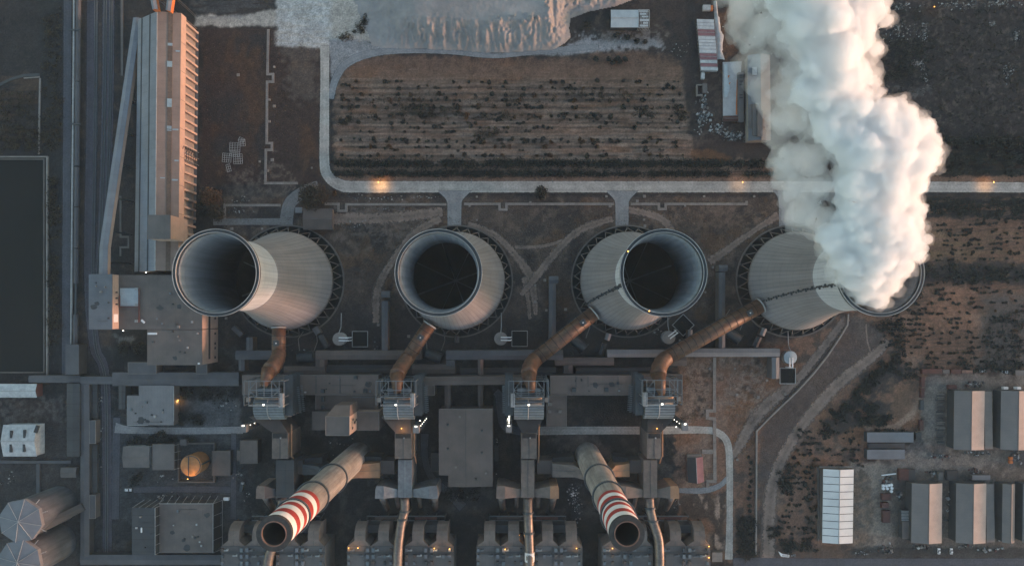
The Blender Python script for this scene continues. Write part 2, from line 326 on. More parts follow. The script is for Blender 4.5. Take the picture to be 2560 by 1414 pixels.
# ground east of the plant
gm = soft(sdp([(1690, 895), (1960, 860), (2120, 770), (2230, 850), (2320, 930), (2300, 1060), (2140, 1160), (2130, 1400), (1690, 1400)]), 8, 16)
paint((102, 79, 69), gm); paint((58, 52, 51), gm * sst(.5, .68, nB) * .8); paint((108, 92, 84), gm * sst(.52, .7, fbm(40, 60, seed=103)) * .7); paint((98, 70, 54), gm * sst(.58, .7, fbm(50, seed=107)) * .6)
patch((112, 96, 88), rect(1715, 905, 1770, 1050), 10, 30, .8, sst(.3, .55, nC)); patch((104, 94, 90), rect(1800, 910, 1930, 1010), 16, 40, .7, sst(.35, .6, nC))
patch((66, 60, 60), [(2120, 800), (1900, 1075), (1895, 1400), (1925, 1400), (1935, 1200), (1990, 1080), (2220, 860), (2180, 800)], 6, 14, .8)
patch((44, 43, 44), [(2240, 880), (2310, 930), (2290, 1010), (2180, 1080), (2060, 1070), (2100, 1010), (2180, 940)], 12, 36, .8, sst(.35, .55, nB)); patch((100, 78, 66), [(2230, 960), (2290, 960), (2280, 1050), (2230, 1060)], 10, 26, .7)
patch((132, 112, 102), [(2160, 1066), (2240, 1058), (2275, 1030), (2300, 990), (2306, 1000), (2285, 1045), (2240, 1070), (2165, 1076)], 4, 8, .8)
patch((46, 43, 43), rect(1840, 1290, 1900, 1400), 8, 16, .8)
patch((112, 96, 88), rect(1700, 1100, 1780, 1230), 14, 36, .5); patch((58, 52, 50), [(1700, 1232), (1815, 1235), (1812, 1380), (1780, 1395), (1780, 1300), (1700, 1290)], 6, 14, .8)
paint((128, 112, 104), soft(sdp([(1720, 1235), (1812, 1240), (1810, 1370), (1780, 1390), (1790, 1300), (1740, 1270)]), 6, 14) * sst(.5, .62, fbm(14, 40, seed=109)))
# storage yard
yd = [(2130, 1165), (2240, 1160), (2300, 1080), (2312, 950), (2330, 935), (2900, 935), (2900, 1392), (2130, 1392)]; ym = soft(sdp(yd), 6, 10)
paint((84, 77, 73), ym); paint((98, 91, 87), ym * sst(.5, .7, nB) * .7); paint((58, 59, 61), ym * sst(.5, .66, nA) * .8); paint((98, 84, 76), soft(sdp(rect(2130, 1190, 2190, 1390)), 8, 18) * sst(.4, .6, nC) * .8)
patch((108, 101, 97), [(2130, 1160), (2310, 1130), (2500, 1150), (2500, 1175), (2300, 1180), (2220, 1200), (2220, 1380), (2185, 1385), (2180, 1190)], 10, 20, .7); patch((98, 93, 90), [(2330, 940), (2560, 940), (2560, 958), (2360, 960), (2350, 1060), (2320, 1130), (2310, 1000)], 8, 14, .7)
patch((44, 44, 45), rect(2240, 1200, 2280, 1400), 8, 20, .6); patch((46, 45, 45), rect(2130, 1368, 2900, 1392), 4, 10, .8)
patch((58, 52, 50), rect(1900, 1395, 2130, 1360), 5, 10, .6)
col *= (1 + (nF - .5) * .34 + (nC - .5) * .3 + (nB - .5) * .2)[..., None]
bw = sst(4, 16, col[..., 0] - col[..., 2])[..., None]; col = col * (1 - bw) + col * np.array((1.0, .99, .965)) * bw
col = np.clip(col, 8, 250)
ny_, nx_ = PX.shape
me = bpy.data.meshes.new('ground'); nvt = nx_ * ny_
me.vertices.add(nvt); co = np.zeros((nvt, 3)); co[:, 0] = GX.ravel(); co[:, 1] = GY.ravel(); me.vertices.foreach_set('co', co.ravel())
ii = np.arange(nvt).reshape(ny_, nx_); q = np.stack([ii[:-1, :-1], ii[:-1, 1:], ii[1:, 1:], ii[1:, :-1]], -1).reshape(-1, 4)
me.loops.add(q.size); me.loops.foreach_set('vertex_index', q.ravel()); me.polygons.add(len(q)); me.polygons.foreach_set('loop_start', np.arange(len(q)) * 4); me.polygons.foreach_set('loop_total', np.full(len(q), 4)); me.update(calc_edges=True)
at = me.color_attributes.new('soil', 'FLOAT_COLOR', 'POINT'); rgba = np.ones((nvt, 4)); rgba[:, :3] = lin(col.reshape(-1, 3)); at.data.foreach_set('color', rgba.ravel())
m, n, l, b = nodes('soil'); a = n.new('ShaderNodeAttribute'); a.attribute_name = 'soil'
geo = n.new('ShaderNodeNewGeometry'); q1 = n.new('ShaderNodeTexNoise'); q1.inputs['Scale'].default_value = .9; q1.inputs['Detail'].default_value = 5; l.new(geo.outputs['Position'], q1.inputs['Vector'])
mr = n.new('ShaderNodeMapRange'); mr.inputs[1].default_value = .3; mr.inputs[2].default_value = .7; mr.inputs[3].default_value = .72; mr.inputs[4].default_value = 1.25; l.new(q1.outputs['Fac'], mr.inputs[0])
mx = n.new('ShaderNodeMix'); mx.data_type = 'RGBA'; mx.blend_type = 'MULTIPLY'; mx.inputs[0].default_value = 1; l.new(a.outputs['Color'], mx.inputs[6]); l.new(mr.outputs[0], mx.inputs[7]); l.new(mx.outputs[2], b.inputs['Base Color'])
b.inputs['Roughness'].default_value = .95; b.inputs['Specular IOR Level'].default_value = .1
bp = n.new('ShaderNodeBump'); bp.inputs['Strength'].default_value = .5; bp.inputs['Distance'].default_value = .6; l.new(q1.outputs['Fac'], bp.inputs['Height']); l.new(bp.outputs[0], b.inputs['Normal'])
me.materials.append(m); o = link(bpy.data.objects.new('ground', me)); o['kind'] = 'structure'

# ---------------------------------------------------------------- roads, tracks, paths: thin sheets with worn edges
def roadmat(name, c1, c2, cut=.35, wheel=.25):
    m, n, l, b = nodes(name)
    g = n.new('ShaderNodeNewGeometry')
    def noise(s_, d=5):
        q = n.new('ShaderNodeTexNoise'); q.inputs['Scale'].default_value = s_; q.inputs['Detail'].default_value = d; l.new(g.outputs['Position'], q.inputs['Vector']); return q.outputs['Fac']
    fa = n.new('ShaderNodeAttribute'); fa.attribute_name = 'edge'; tr = n.new('ShaderNodeAttribute'); tr.attribute_name = 'wheel'
    mx = n.new('ShaderNodeMix'); mx.data_type = 'RGBA'; mx.inputs[6].default_value = L4(c1); mx.inputs[7].default_value = L4(c2)
    r1 = n.new('ShaderNodeMapRange'); r1.inputs[1].default_value = .35; r1.inputs[2].default_value = .65; l.new(noise(.12), r1.inputs[0]); l.new(r1.outputs[0], mx.inputs[0])
    r2 = n.new('ShaderNodeMapRange'); r2.inputs[1].default_value = .3; r2.inputs[2].default_value = .7; r2.inputs[3].default_value = .76; r2.inputs[4].default_value = 1.14; l.new(noise(.7, 6), r2.inputs[0])
    w = n.new('ShaderNodeMath'); w.operation = 'MULTIPLY_ADD'; w.inputs[1].default_value = -wheel; w.inputs[2].default_value = 1; l.new(tr.outputs['Fac'], w.inputs[0])
    mm = n.new('ShaderNodeMath'); mm.operation = 'MULTIPLY'; l.new(w.outputs[0], mm.inputs[0]); l.new(r2.outputs[0], mm.inputs[1])
    ml = n.new('ShaderNodeMix'); ml.data_type = 'RGBA'; ml.blend_type = 'MULTIPLY'; ml.inputs[0].default_value = 1; l.new(mx.outputs[2], ml.inputs[6]); l.new(mm.outputs[0], ml.inputs[7]); l.new(ml.outputs[2], b.inputs['Base Color'])
    ad = n.new('ShaderNodeMath'); ad.operation = 'MULTIPLY_ADD'; ad.inputs[1].default_value = cut * 2; l.new(noise(.45, 6), ad.inputs[0]); ad.inputs[2].default_value = -cut
    s2 = n.new('ShaderNodeMath'); s2.operation = 'ADD'; l.new(fa.outputs['Fac'], s2.inputs[0]); l.new(ad.outputs[0], s2.inputs[1])
    r3 = n.new('ShaderNodeMapRange'); r3.inputs[1].default_value = .25; r3.inputs[2].default_value = .7; l.new(s2.outputs[0], r3.inputs[0]); l.new(r3.outputs[0], b.inputs['Alpha'])
    b.inputs['Roughness'].default_value = .9; b.inputs['Specular IOR Level'].default_value = .15
    return m
def spline(pts, step=4):
    out = []; P = [np.array(p, float) for p in pts]; P = [2 * P[0] - P[1]] + P + [2 * P[-1] - P[-2]]
    for i in range(1, len(P) - 2):
        k = max(2, int(np.hypot(*(P[i + 1] - P[i])[:2]) / step))
        for j in range(k):
            t = j / k; out.append(.5 * (2 * P[i] + (P[i + 1] - P[i - 1]) * t + (2 * P[i - 1] - 5 * P[i] + 4 * P[i + 1] - P[i + 2]) * t * t + (3 * P[i] - P[i - 1] - 3 * P[i + 1] + P[i + 2]) * t ** 3))
    out.append(P[-2]); return out
def strip(name, pts, z, mat, curve=True, edge=.18, kind='structure', label=None, cat=None):
    """pts: (px, py, width px) along the centre line, on the ground"""
    Q = spline(pts, 5) if curve else [np.array(p, float) for p in pts]
    if not curve:
        Q2 = []
        for p, q in zip(Q[:-1], Q[1:]):
            k = max(1, int(np.hypot(*(q - p)[:2]) / 8)); Q2 += [p + (q - p) * j / k for j in range(k)]
        Q = Q2 + [Q[-1]]
    us = (-.5, -.5 + edge, -.25, 0, .25, .5 - edge, .5); ed = (0, 1, 1, 1, 1, 1, 0); wh = (0, .2, 1, .1, 1, .2, 0)
    if edge > .24: us = (-.5, -.32, -.17, 0, .17, .32, .5); ed = (0, .5, .85, .8, .85, .5, 0); wh = (0, .4, 1, 0, 1, .4, 0)
    vs, E, Wh = [], [], []
    for i, p in enumerate(Q):
        a = Q[max(0, i - 1)]; c = Q[min(len(Q) - 1, i + 1)]; t = (c - a)[:2]; t = t / (np.hypot(*t) + 1e-9); nn = np.array((-t[1], t[0]))
        for u, e, w_ in zip(us, ed, wh):
            x, y = p[:2] + nn * u * p[2]; vs.append(((x - NX) * S, -(y - NY) * S, z)); E.append(e if 0 < i < len(Q) - 1 else 0); Wh.append(w_)
    k = len(us); fs = [(i * k + j, i * k + j + 1, (i + 1) * k + j + 1, (i + 1) * k + j) for i in range(len(Q) - 1) for j in range(k - 1)]
    me = bpy.data.meshes.new(name); me.from_pydata(vs, [], fs); me.materials.append(mat)
    me.attributes.new('edge', 'FLOAT', 'POINT').data.foreach_set('value', E); me.attributes.new('wheel', 'FLOAT', 'POINT').data.foreach_set('value', Wh)
    o = link(bpy.data.objects.new(name, me)); return tag(o, label, cat, None, kind)
RM = dict(main=roadmat('pale_road', (160, 155, 150), (136, 132, 129), .38, .16), old=roadmat('old_asphalt', (74, 75, 82), (66, 67, 73), .3, .12), path=roadmat('paved_lane', (108, 106, 107), (98, 97, 99), .25, .1),
          dirt=roadmat('dirt_track', (112, 97, 90), (90, 79, 74), .62, -.25), gravel=roadmat('gravel_road', (118, 121, 126), (104, 107, 112), .5, .12), ballast=roadmat('rail_ballast', (72, 70, 78), (62, 62, 68), .4, .15), conc=roadmat('concrete_lane', (126, 126, 128), (112, 112, 115), .25, .1))
strip('road', [(812, 112, 26), (812, 200, 25), (811, 330, 27), (811, 400, 28), (818, 436, 30), (850, 462, 33), (900, 467, 33), (1100, 467, 32), (1500, 467, 32), (2000, 467, 31), (2320, 467, 30), (2760, 470, 28)], .05, RM['main'], edge=.13)
for x, w in ((1136, 38), (1555, 36)):
    strip('road_stub', [(x, 474, w * 2.6), (x, 486, w * 1.9), (x, 500, w * 1.15), (x, 520, w), (x, 580, w)], .06, RM['conc'], edge=.08)
strip('road_stub', [(1966, 474, 80), (1966, 500, 44), (1966, 570, 40)], .06, RM['conc'], edge=.08)
strip('paved_lane', [(800, 468, 40), (760, 480, 34), (727, 505, 34), (718, 535, 36), (716, 560, 36)], .065, RM['path'], edge=.08)
strip('paved_lane', [(530, 555, 18), (620, 554, 18), (735, 554, 20)], .07, RM['path'], edge=.1)
strip('gravel_road', [(826, 250, 20), (838, 200, 22), (868, 158, 24), (930, 134, 22), (1010, 128, 15), (1120, 130, 14), (1230, 140, 14), (1320, 133, 14), (1420, 123, 18), (1500, 118, 14)], .035, RM['gravel'])
strip('road', [(169, -60, 24), (168, 300, 24), (166, 600, 24), (164, 960, 24)], .04, RM['old'], edge=.15)
strip('rail_bed', [(232, -60, 34), (230, 300, 34), (224, 680, 34), (236, 860, 32), (262, 940, 30), (268, 1200, 28), (268, 1400, 28)], .04, RM['ballast'], edge=.15)
strip('rail_bed', [(272, -60, 36), (268, 300, 36), (258, 560, 32), (246, 690, 26)], .045, RM['ballast'], edge=.15)
strip('road', [(285, 1068, 30), (330, 1074, 20), (470, 1076, 19), (610, 1074, 20)], .05, RM['conc'], edge=.1)
strip('road', [(292, 1040, 22), (290, 1150, 22), (288, 1300, 22)], .045, RM['old'], edge=.15)
strip('road', [(584, 1080, 16), (584, 1180, 16), (583, 1300, 18)], .055, RM['old'], edge=.15)
strip('road', [(330, 1224, 18), (460, 1222, 20), (590, 1224, 20)], .04, RM['old'], edge=.2)
strip('road', [(1340, 1076, 24), (1500, 1075, 22), (1640, 1075, 22), (1760, 1074, 20), (1800, 1084, 20), (1820, 1112, 20), (1824, 1180, 19), (1824, 1300, 18), (1822, 1400, 22)], .05, RM['main'], edge=.12)
strip('road', [(1690, 1225, 14), (1760, 1225, 18), (1800, 1212, 16), (1822, 1190, 14)], .045, RM['gravel'])
strip('road', [(1830, 1404, 26), (2100, 1406, 26), (2760, 1406, 28)], .055, RM['old'], edge=.12)
strip('lane', [(1236, 975, 22), (1248, 990, 24), (1252, 1030, 24), (1262, 1064, 24), (1300, 1077, 24), (1345, 1076, 22)], .045, RM['old'], edge=.15)
strip('lane', [(1062, 1080, 26), (1062, 1140, 22), (1078, 1190, 22), (1120, 1230, 24), (1160, 1270, 34)], .045, RM['old'], edge=.2)
for pts in ([(1105, 545, 14), (1040, 580, 16), (990, 640, 14), (945, 720, 16), (940, 810, 14)], [(1165, 560, 18), (1240, 590, 14), (1290, 640, 14), (1328, 700, 18), (1340, 790, 8)], [(1535, 545, 14), (1450, 575, 16), (1390, 630, 14), (1340, 692, 16), (1300, 740, 8)],
            [(1285, 618, 7), (1350, 616, 7), (1420, 598, 7)], [(1560, 522, 14), (1650, 545, 16), (1700, 600, 14), (1760, 640, 8)], [(1950, 535, 18), (1880, 580, 12), (1770, 658, 18)], [(1310, 690, 12), (1320, 750, 10), (1325, 800, 8)],
            [(2120, 790, 18), (2080, 840, 16), (2000, 940, 18), (1900, 1030, 26), (1850, 1110, 20), (1826, 1150, 10)], [(2225, 850, 14), (2170, 900, 22), (2090, 965, 24), (2000, 1070, 22), (1945, 1170, 24), (1925, 1260, 26), (1920, 1400, 26)], [(830, 545, 24), (960, 545, 22), (1110, 530, 20)]):
    strip('dirt_track', [(x, y, w * 1.9) for x, y, w in pts], .025 + .001 * pts[0][0] / 100, RM['dirt'], edge=.44)
strip('dirt_track', [(2165, 805, 8), (2168, 850, 7), (2180, 890, 7)], .03, RM['dirt'], edge=.4)
strip('walkway', [(492, 75, 10), (490, 300, 11), (484, 560, 12)], .05, RM['path'], edge=.1)
# ---------------------------------------------------------------- cooling towers
def shellmat(name, c1, c2, ribs=64, rib=.26):
    m, n, l, b = nodes(name)
    tc = n.new('ShaderNodeTexCoord'); sp = n.new('ShaderNodeSeparateXYZ'); l.new(tc.outputs['Object'], sp.inputs[0])
    def mt(op, *a):
        q = n.new('ShaderNodeMath'); q.operation = op
        for i, x in enumerate(a):
            if isinstance(x, (int, float)): q.inputs[i].default_value = x
            else: l.new(x, q.inputs[i])
        return q.outputs[0]
    an = mt('ARCTAN2', sp.outputs[1], sp.outputs[0]); cb = n.new('ShaderNodeCombineXYZ')
    l.new(mt('MULTIPLY', mt('SINE', an), 14.0), cb.inputs[0]); l.new(mt('MULTIPLY', mt('COSINE', an), 14.0), cb.inputs[1]); l.new(mt('MULTIPLY', sp.outputs[2], .035), cb.inputs[2])
    nz = n.new('ShaderNodeTexNoise'); nz.inputs['Scale'].default_value = .6; nz.inputs['Detail'].default_value = 7; l.new(cb.outputs[0], nz.inputs['Vector'])
    nb = n.new('ShaderNodeTexNoise'); nb.inputs['Scale'].default_value = .07; nb.inputs['Detail'].default_value = 4; l.new(tc.outputs['Object'], nb.inputs['Vector'])
    mr = n.new('ShaderNodeMapRange'); mr.inputs[1].default_value = .36; mr.inputs[2].default_value = .66; l.new(nz.outputs['Fac'], mr.inputs[0])
    mx = n.new('ShaderNodeMix'); mx.data_type = 'RGBA'; mx.inputs[6].default_value = L4(c1); mx.inputs[7].default_value = L4(c2); l.new(mr.outputs[0], mx.inputs[0])
    fr = mt('FRACT', mt('MULTIPLY', an, ribs / (2 * math.pi))); rb = mt('MULTIPLY', mt('LESS_THAN', fr, .14), rib)
    lift = mt('MULTIPLY', mt('LESS_THAN', mt('FRACT', mt('DIVIDE', sp.outputs[2], 7.5)), .07), .10)
    f = mt('SUBTRACT', mt('SUBTRACT', 1.0, rb), lift); f = mt('MULTIPLY', f, mt('ADD', .82, mt('MULTIPLY', nb.outputs['Fac'], .36)))
    ml = n.new('ShaderNodeMix'); ml.data_type = 'RGBA'; ml.blend_type = 'MULTIPLY'; ml.inputs[0].default_value = 1; l.new(mx.outputs[2], ml.inputs[6]); l.new(f, ml.inputs[7]); l.new(ml.outputs[2], b.inputs['Base Color'])
    b.inputs['Roughness'].default_value = .85; b.inputs['Specular IOR Level'].default_value = .2
    return m
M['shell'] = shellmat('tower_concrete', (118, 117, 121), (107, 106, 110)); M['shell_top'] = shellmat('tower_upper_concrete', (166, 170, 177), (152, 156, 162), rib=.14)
M['shell_in'] = shellmat('tower_inner_concrete', (124, 128, 133), (108, 112, 117), rib=.05)
def rt(z): return 22.5 * math.sqrt(1 + ((z - 92) / 61.5) ** 2)
ZR = 121.0
def tower(label, bx, by, stair=False):
    x, y, _ = W(bx, by, 0); t = Thing('cooling_tower', label, 'cooling tower', (x, y), 'four cooling towers in a row'); c = (x, y)
    zs = [9.2 + i * 3.116 for i in range(25)]
    t.part('shell', MB().lathe([(rt(z), z) for z in zs] + [(rt(z) - .9, z) for z in zs[::-1]], 96, c, True), M['shell'], smooth=True)
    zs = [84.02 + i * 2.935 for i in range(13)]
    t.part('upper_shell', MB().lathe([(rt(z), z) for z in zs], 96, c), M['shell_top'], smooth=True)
    zs = [9.4 + i * 3.42 for i in range(33)]
    t.part('inner_lining', MB().lathe([(rt(z) - 1.0, z) for z in zs], 96, c), M['shell_in'], smooth=True)
    r = rt(ZR)
    rim = t.part('rim_walkway', MB().lathe([(r - 1.0, 119.3), (r + .9, 119.3), (r + .9, ZR), (r - 1.0, ZR)], 96, c, True), M['steel_dark'])
    for rr in (r - 1.0, r + .9):
        t.part('railing', MB().lathe([(rr - .14, ZR + .1), (rr + .14, ZR + .1), (rr + .14, ZR + .9), (rr - .14, ZR + .9)], 96, c, True), M['pale'], rim)
    t.part('fill_deck', MB().cyl(c, 37.0, 8.0, 8.6, 64), M['wall'])
    for a in (20, 65, 110, 155): t.part('spray_pipe', MB().bar((x - 34 * math.cos(R(a)), y - 34 * math.sin(R(a)), 9.6), (x + 34 * math.cos(R(a)), y + 34 * math.sin(R(a)), 9.6), .5 if a != 20 else .9), M['pale'])
    t.part('basin_wall', MB().lathe([(42.9, 0), (44.0, 0), (44.0, 1.1), (42.9, 1.1)], 96, c, True), M['wall'])
    t.part('basin_water', MB().cyl(c, 42.9, .0, .5, 64), M['water'])
    nv = 30; d = math.pi / nv * .85; legs = []
    for sg in (1, -1):
        mb = MB().tube([(41.6, 0, .4), (rt(9.2) * math.cos(d), rt(9.2) * math.sin(d) * sg, 9.6)], [.42, .36], 6)
        legs.append(mb.mesh('support_leg', M['wall']))
    ft = MB().obox((41.7, 0), 2.0, 1.7, .1, 1.5).mesh('leg_footing', M['wall_dark'])
    for i in range(nv):
        for me_, nm in ((legs[0], 'support_leg'), (legs[1], 'support_leg'), (ft, 'leg_footing')):
            if nm == 'leg_footing' and i % 1: continue
            o = link(bpy.data.objects.new(nm, me_)); o.parent = t.o; o.rotation_euler.z = 2 * math.pi * (i + .5) / nv
    if stair:
        mb = MB(); pr = None
        for i in range(36):
            z = 12 + i * 2.95; a = R(208 - 12 * i / 35); rr = rt(z) + 1.0
            p = (x + rr * math.cos(a), y + rr * math.sin(a), z); off = .3 if i % 2 else -.3
            ta = (-math.sin(a), math.cos(a)); p2 = (p[0] + ta[0] * off, p[1] + ta[1] * off, z)
            mb.obox(p2[:2], 1.0, 2.3 if i % 3 == 0 else 1.2, z - .2, z + .5, a)
            if pr: mb.bar(pr, p2, .3)
            pr = p2
        t.part('stairway', mb, M['steel_dark'])
    return t
TW = [tower('pale cooling tower beside the long hall, its mouth tilting over the flat roofed block', 721, 703),
      tower('second cooling tower from the hall, mouth almost centred over its base', 1142, 703),
      tower('cooling tower with a stairway and an open dark mouth leaning towards the steaming tower', 1568, 703, True),
      tower('cooling tower with white steam pouring from its mouth', 1979, 703, True)]
# ---------------------------------------------------------------- rust brown flue ducts from the scrubbers to the towers
def flue(label, pts, rad):
    P = [Vector(W(*p)) for p in pts]; t = Thing('flue_duct', label, 'flue duct', (P[0].x, P[0].y), 'rust brown flue ducts feeding the towers')
    nstr = len(P) - 4                                     # last four points make the bend and the neck
    t.part('straight_run', MB().tube(P[:nstr + 1], rad[:nstr + 1], 24), M['rust'], smooth=True)
    e0, e1, e2 = P[nstr], P[nstr + 1], P[nstr + 2]; bend = []
    for i in range(9):
        s = i / 8; bend.append(e0 * (1 - s) ** 2 + e1 * 2 * s * (1 - s) + e2 * s * s)
    r0, r2 = rad[nstr], rad[nstr + 2]
    t.part('elbow', MB().tube(bend, [(r0 + (r2 - r0) * i / 8) * (1.06 if i % 2 else 1.0) for i in range(9)], 24), M['rust'], smooth=True)
    t.part('neck', MB().tube([e2, P[-1]], [r2, rad[-1]], 24), M['rust'], smooth=True)
    A, B = P[0], P[nstr]; d = (B - A).normalized(); Ln = (B - A).length
    k = max(2, int(Ln / 5.6))
    for i in range(1, k):
        c = A + d * Ln * i / k; t.part('band', MB().tube([c - d * .22, c + d * .22], [rad[0] + .12] * 2, 24), M['black'])
    t.part('collar', MB().tube([A - d * .8, A + d * .2], [rad[0] + .5] * 2, 28), M['pale'])
    c = A + d * 11; h = t.part('inspection_hatch', MB().obox((c.x, c.y), 4.2, 4.2, c.z + rad[0] - 1.2, c.z + rad[0] + .5, math.atan2(d.y, d.x)), M['steel_dark'])
    t.part('lamp', MB().obox((c.x, c.y), .9, .9, c.z + rad[0] + .5, c.z + rad[0] + .9), M['white'], h)
    t.part('cable_run', MB().bar(A + Vector((0, 0, 0)) + d.cross(Vector((0, 0, 1))) * (rad[0] + .4) + d * 4, B + d.cross(Vector((0, 0, 1))) * (rad[0] + .4), .25), M['steel_dark'])
    for s in (.35, .75):
        c = A + d * Ln * s; n_ = d.cross(Vector((0, 0, 1)))
        t.part('trestle', MB().bar((c.x + n_.x * 4, c.y + n_.y * 4, 0), (c.x + n_.x * 4, c.y + n_.y * 4, c.z), .5).bar((c.x - n_.x * 4, c.y - n_.y * 4, 0), (c.x - n_.x * 4, c.y - n_.y * 4, c.z), .5), M['steel_dark'])
    return t
flue('short straight flue duct running from the first tower beside the hall', [(697, 820, 18), (697, 880, 20), (696, 905, 26), (674, 925, 33), (659, 962, 40)], [5.0, 5.0, 5.4, 5.8, 2.6])
flue('flue duct slanting from the tower with the centred mouth', [(1074, 812, 18), (1022, 890, 20), (1000, 920, 26), (993, 937, 33), (993, 980, 40)], [5.1, 5.1, 5.3, 5.6, 2.6])
flue('long orange lit flue duct meeting the tower with stairway and dark mouth', [(1484, 783, 18), (1340, 897, 20), (1322, 911, 26), (1322, 935, 33), (1329, 978, 40)], [5.6, 5.6, 5.8, 5.6, 2.6])
flue('longest flue duct, reaching the steaming tower', [(1900, 764, 18), (1668, 893, 20), (1645, 908, 26), (1646, 937, 33), (1654, 985, 40)], [5.6, 5.6, 5.8, 5.6, 2.6])
# ---------------------------------------------------------------- chimneys
def chimney(label, bx, by):
    x, y, _ = W(bx, by, 0); c = (x, y); t = Thing('chimney', label, 'chimney', c, 'two striped chimneys')
    r = lambda z: 9.6 - .9 * z / 176
    t.part('shaft', MB().lathe([(r(z), z) for z in range(0, 130, 8)] + [(r(129), 129)], 48, c), M['chim'], smooth=True)
    ed = [129, 133.8, 139.8, 145.4, 151, 156, 161.8, 167.2, 174.2]
    for i in range(8):
        t.part('red_band' if i % 2 == 0 else 'white_band', MB().lathe([(r(ed[i]), ed[i]), (r(ed[i + 1]), ed[i + 1])], 48, c), M['red' if i % 2 == 0 else 'white'], smooth=True)
    t.part('cap', MB().lathe([(r(174) - .2, 173.6), (9.05, 173.6), (9.05, 176), (6.3, 176), (6.25, 168)], 48, c), M['soot'])
    t.part('flue_liner', MB().lathe([(6.0, 175.2), (5.9, 140), (.01, 140)], 48, c), M['black'])
    t.part('mouth_ring', MB().lathe([(6.5, 175.5), (6.5, 176.4), (6.0, 176.4), (6.0, 175.1)], 48, c), M['rustrim'])
    for z in (71, 113, 148):
        rr = r(z); p = t.part('gallery_ring', MB().lathe([(rr, z), (rr + 1.1, z), (rr + 1.1, z + .3), (rr, z + .3)], 48, c, True), M['steel_dark'])
        t.part('guard_rail', MB().lathe([(rr + .95, z + 1.1), (rr + 1.2, z + 1.1), (rr + 1.2, z + 1.35), (rr + .95, z + 1.35)], 48, c, True), M['steel'], p)
    mb = MB()
    for i in range(11): mb.obox((x + r(40 + i * 12) * math.cos(R(285)), y + r(40 + i * 12) * math.sin(R(285))), 1.3, 1.3, 40 + i * 12, 43 + i * 12, R(285))
    mb.bar((x + (r(30) + .5) * math.cos(R(285)), y + (r(30) + .5) * math.sin(R(285)), 5), (x + (r(170) + .5) * math.cos(R(285)), y + (r(170) + .5) * math.sin(R(285)), 173), .35)
    t.part('ladder', mb, M['steel_dark'])
chimney('red and white striped chimney leaning to the lower left, warm light along one side', 896, 1135)
chimney('red and white striped chimney with an orange lamp at its first ring, leaning lower right', 1468, 1135)
# ---------------------------------------------------------------- steam
def steam(name, puffs, dens, col_, vox, label=None, kind='stuff', seed=1, lv=2, disp=(3.5, 1.8)):
    rr = random.Random(seed); allp = []
    def unit():
        while 1:
            v = Vector((rr.uniform(-1, 1), rr.uniform(-1, 1), rr.uniform(-1, 1)))
            if .1 < v.length < 1: return v.normalized()
    for c, r in puffs:
        allp.append((c, r))
        for i in range(15):
            d = unit(); c2 = c + d * r * .82; r2 = r * rr.uniform(.26, .48); allp.append((c2, r2))
            if lv > 1:
                for j in range(7):
                    d2 = (unit() + d * .8).normalized(); r3 = r2 * rr.uniform(.25, .5); c3 = c2 + d2 * r2 * .85; allp.append((c3, r3))
                    if lv > 2 and r3 > 1.6:
                        for k in range(3): d3 = (unit() + d2 * .9).normalized(); allp.append((c3 + d3 * r3 * .85, r3 * rr.uniform(.3, .5)))
    bm = bmesh.new(); bmesh.ops.create_icosphere(bm, subdivisions=2, radius=1); bv = np.array([v.co for v in bm.verts]); bf = np.array([[v.index for v in f.verts] for f in bm.faces]); bm.free()
    V = np.concatenate([bv * r + np.array(c) for c, r in allp]); F = np.concatenate([bf + i * len(bv) for i in range(len(allp))])
    me = bpy.data.meshes.new(name); me.vertices.add(len(V)); me.vertices.foreach_set('co', V.ravel()); me.loops.add(F.size); me.loops.foreach_set('vertex_index', F.ravel().astype(np.int32))
    me.polygons.add(len(F)); me.polygons.foreach_set('loop_start', np.arange(len(F)) * 3); me.polygons.foreach_set('loop_total', np.full(len(F), 3)); me.update(calc_edges=True)
    m = bpy.data.materials.new(name + '_vapour'); m.use_nodes = True; t = m.node_tree; t.nodes.remove(t.nodes['Principled BSDF'])
    pv = t.nodes.new('ShaderNodeVolumePrincipled'); pv.inputs['Density'].default_value = dens; pv.inputs['Color'].default_value = (*col_, 1); pv.inputs['Anisotropy'].default_value = .0
    t.links.new(pv.outputs[0], t.nodes['Material Output'].inputs['Volume']); me.materials.append(m)
    o = link(bpy.data.objects.new(name, me)); rm = o.modifiers.new('union', 'REMESH'); rm.mode = 'VOXEL'; rm.voxel_size = vox
    for i, (sz, stg) in enumerate(((11, disp[0]), (4, disp[1]))):
        tx = bpy.data.textures.new('%s_%d' % (name, i), 'CLOUDS'); tx.noise_scale = sz; tx.noise_depth = 3
        dm = o.modifiers.new('billow', 'DISPLACE'); dm.texture = tx; dm.strength = stg; dm.mid_level = .5; dm.texture_coords = 'LOCAL'
    return tag(o, label, 'steam', None, kind)
def pf(px, py, z, rpx): return (Vector(W(px, py, z)), rpx * S * (H - z) / H)
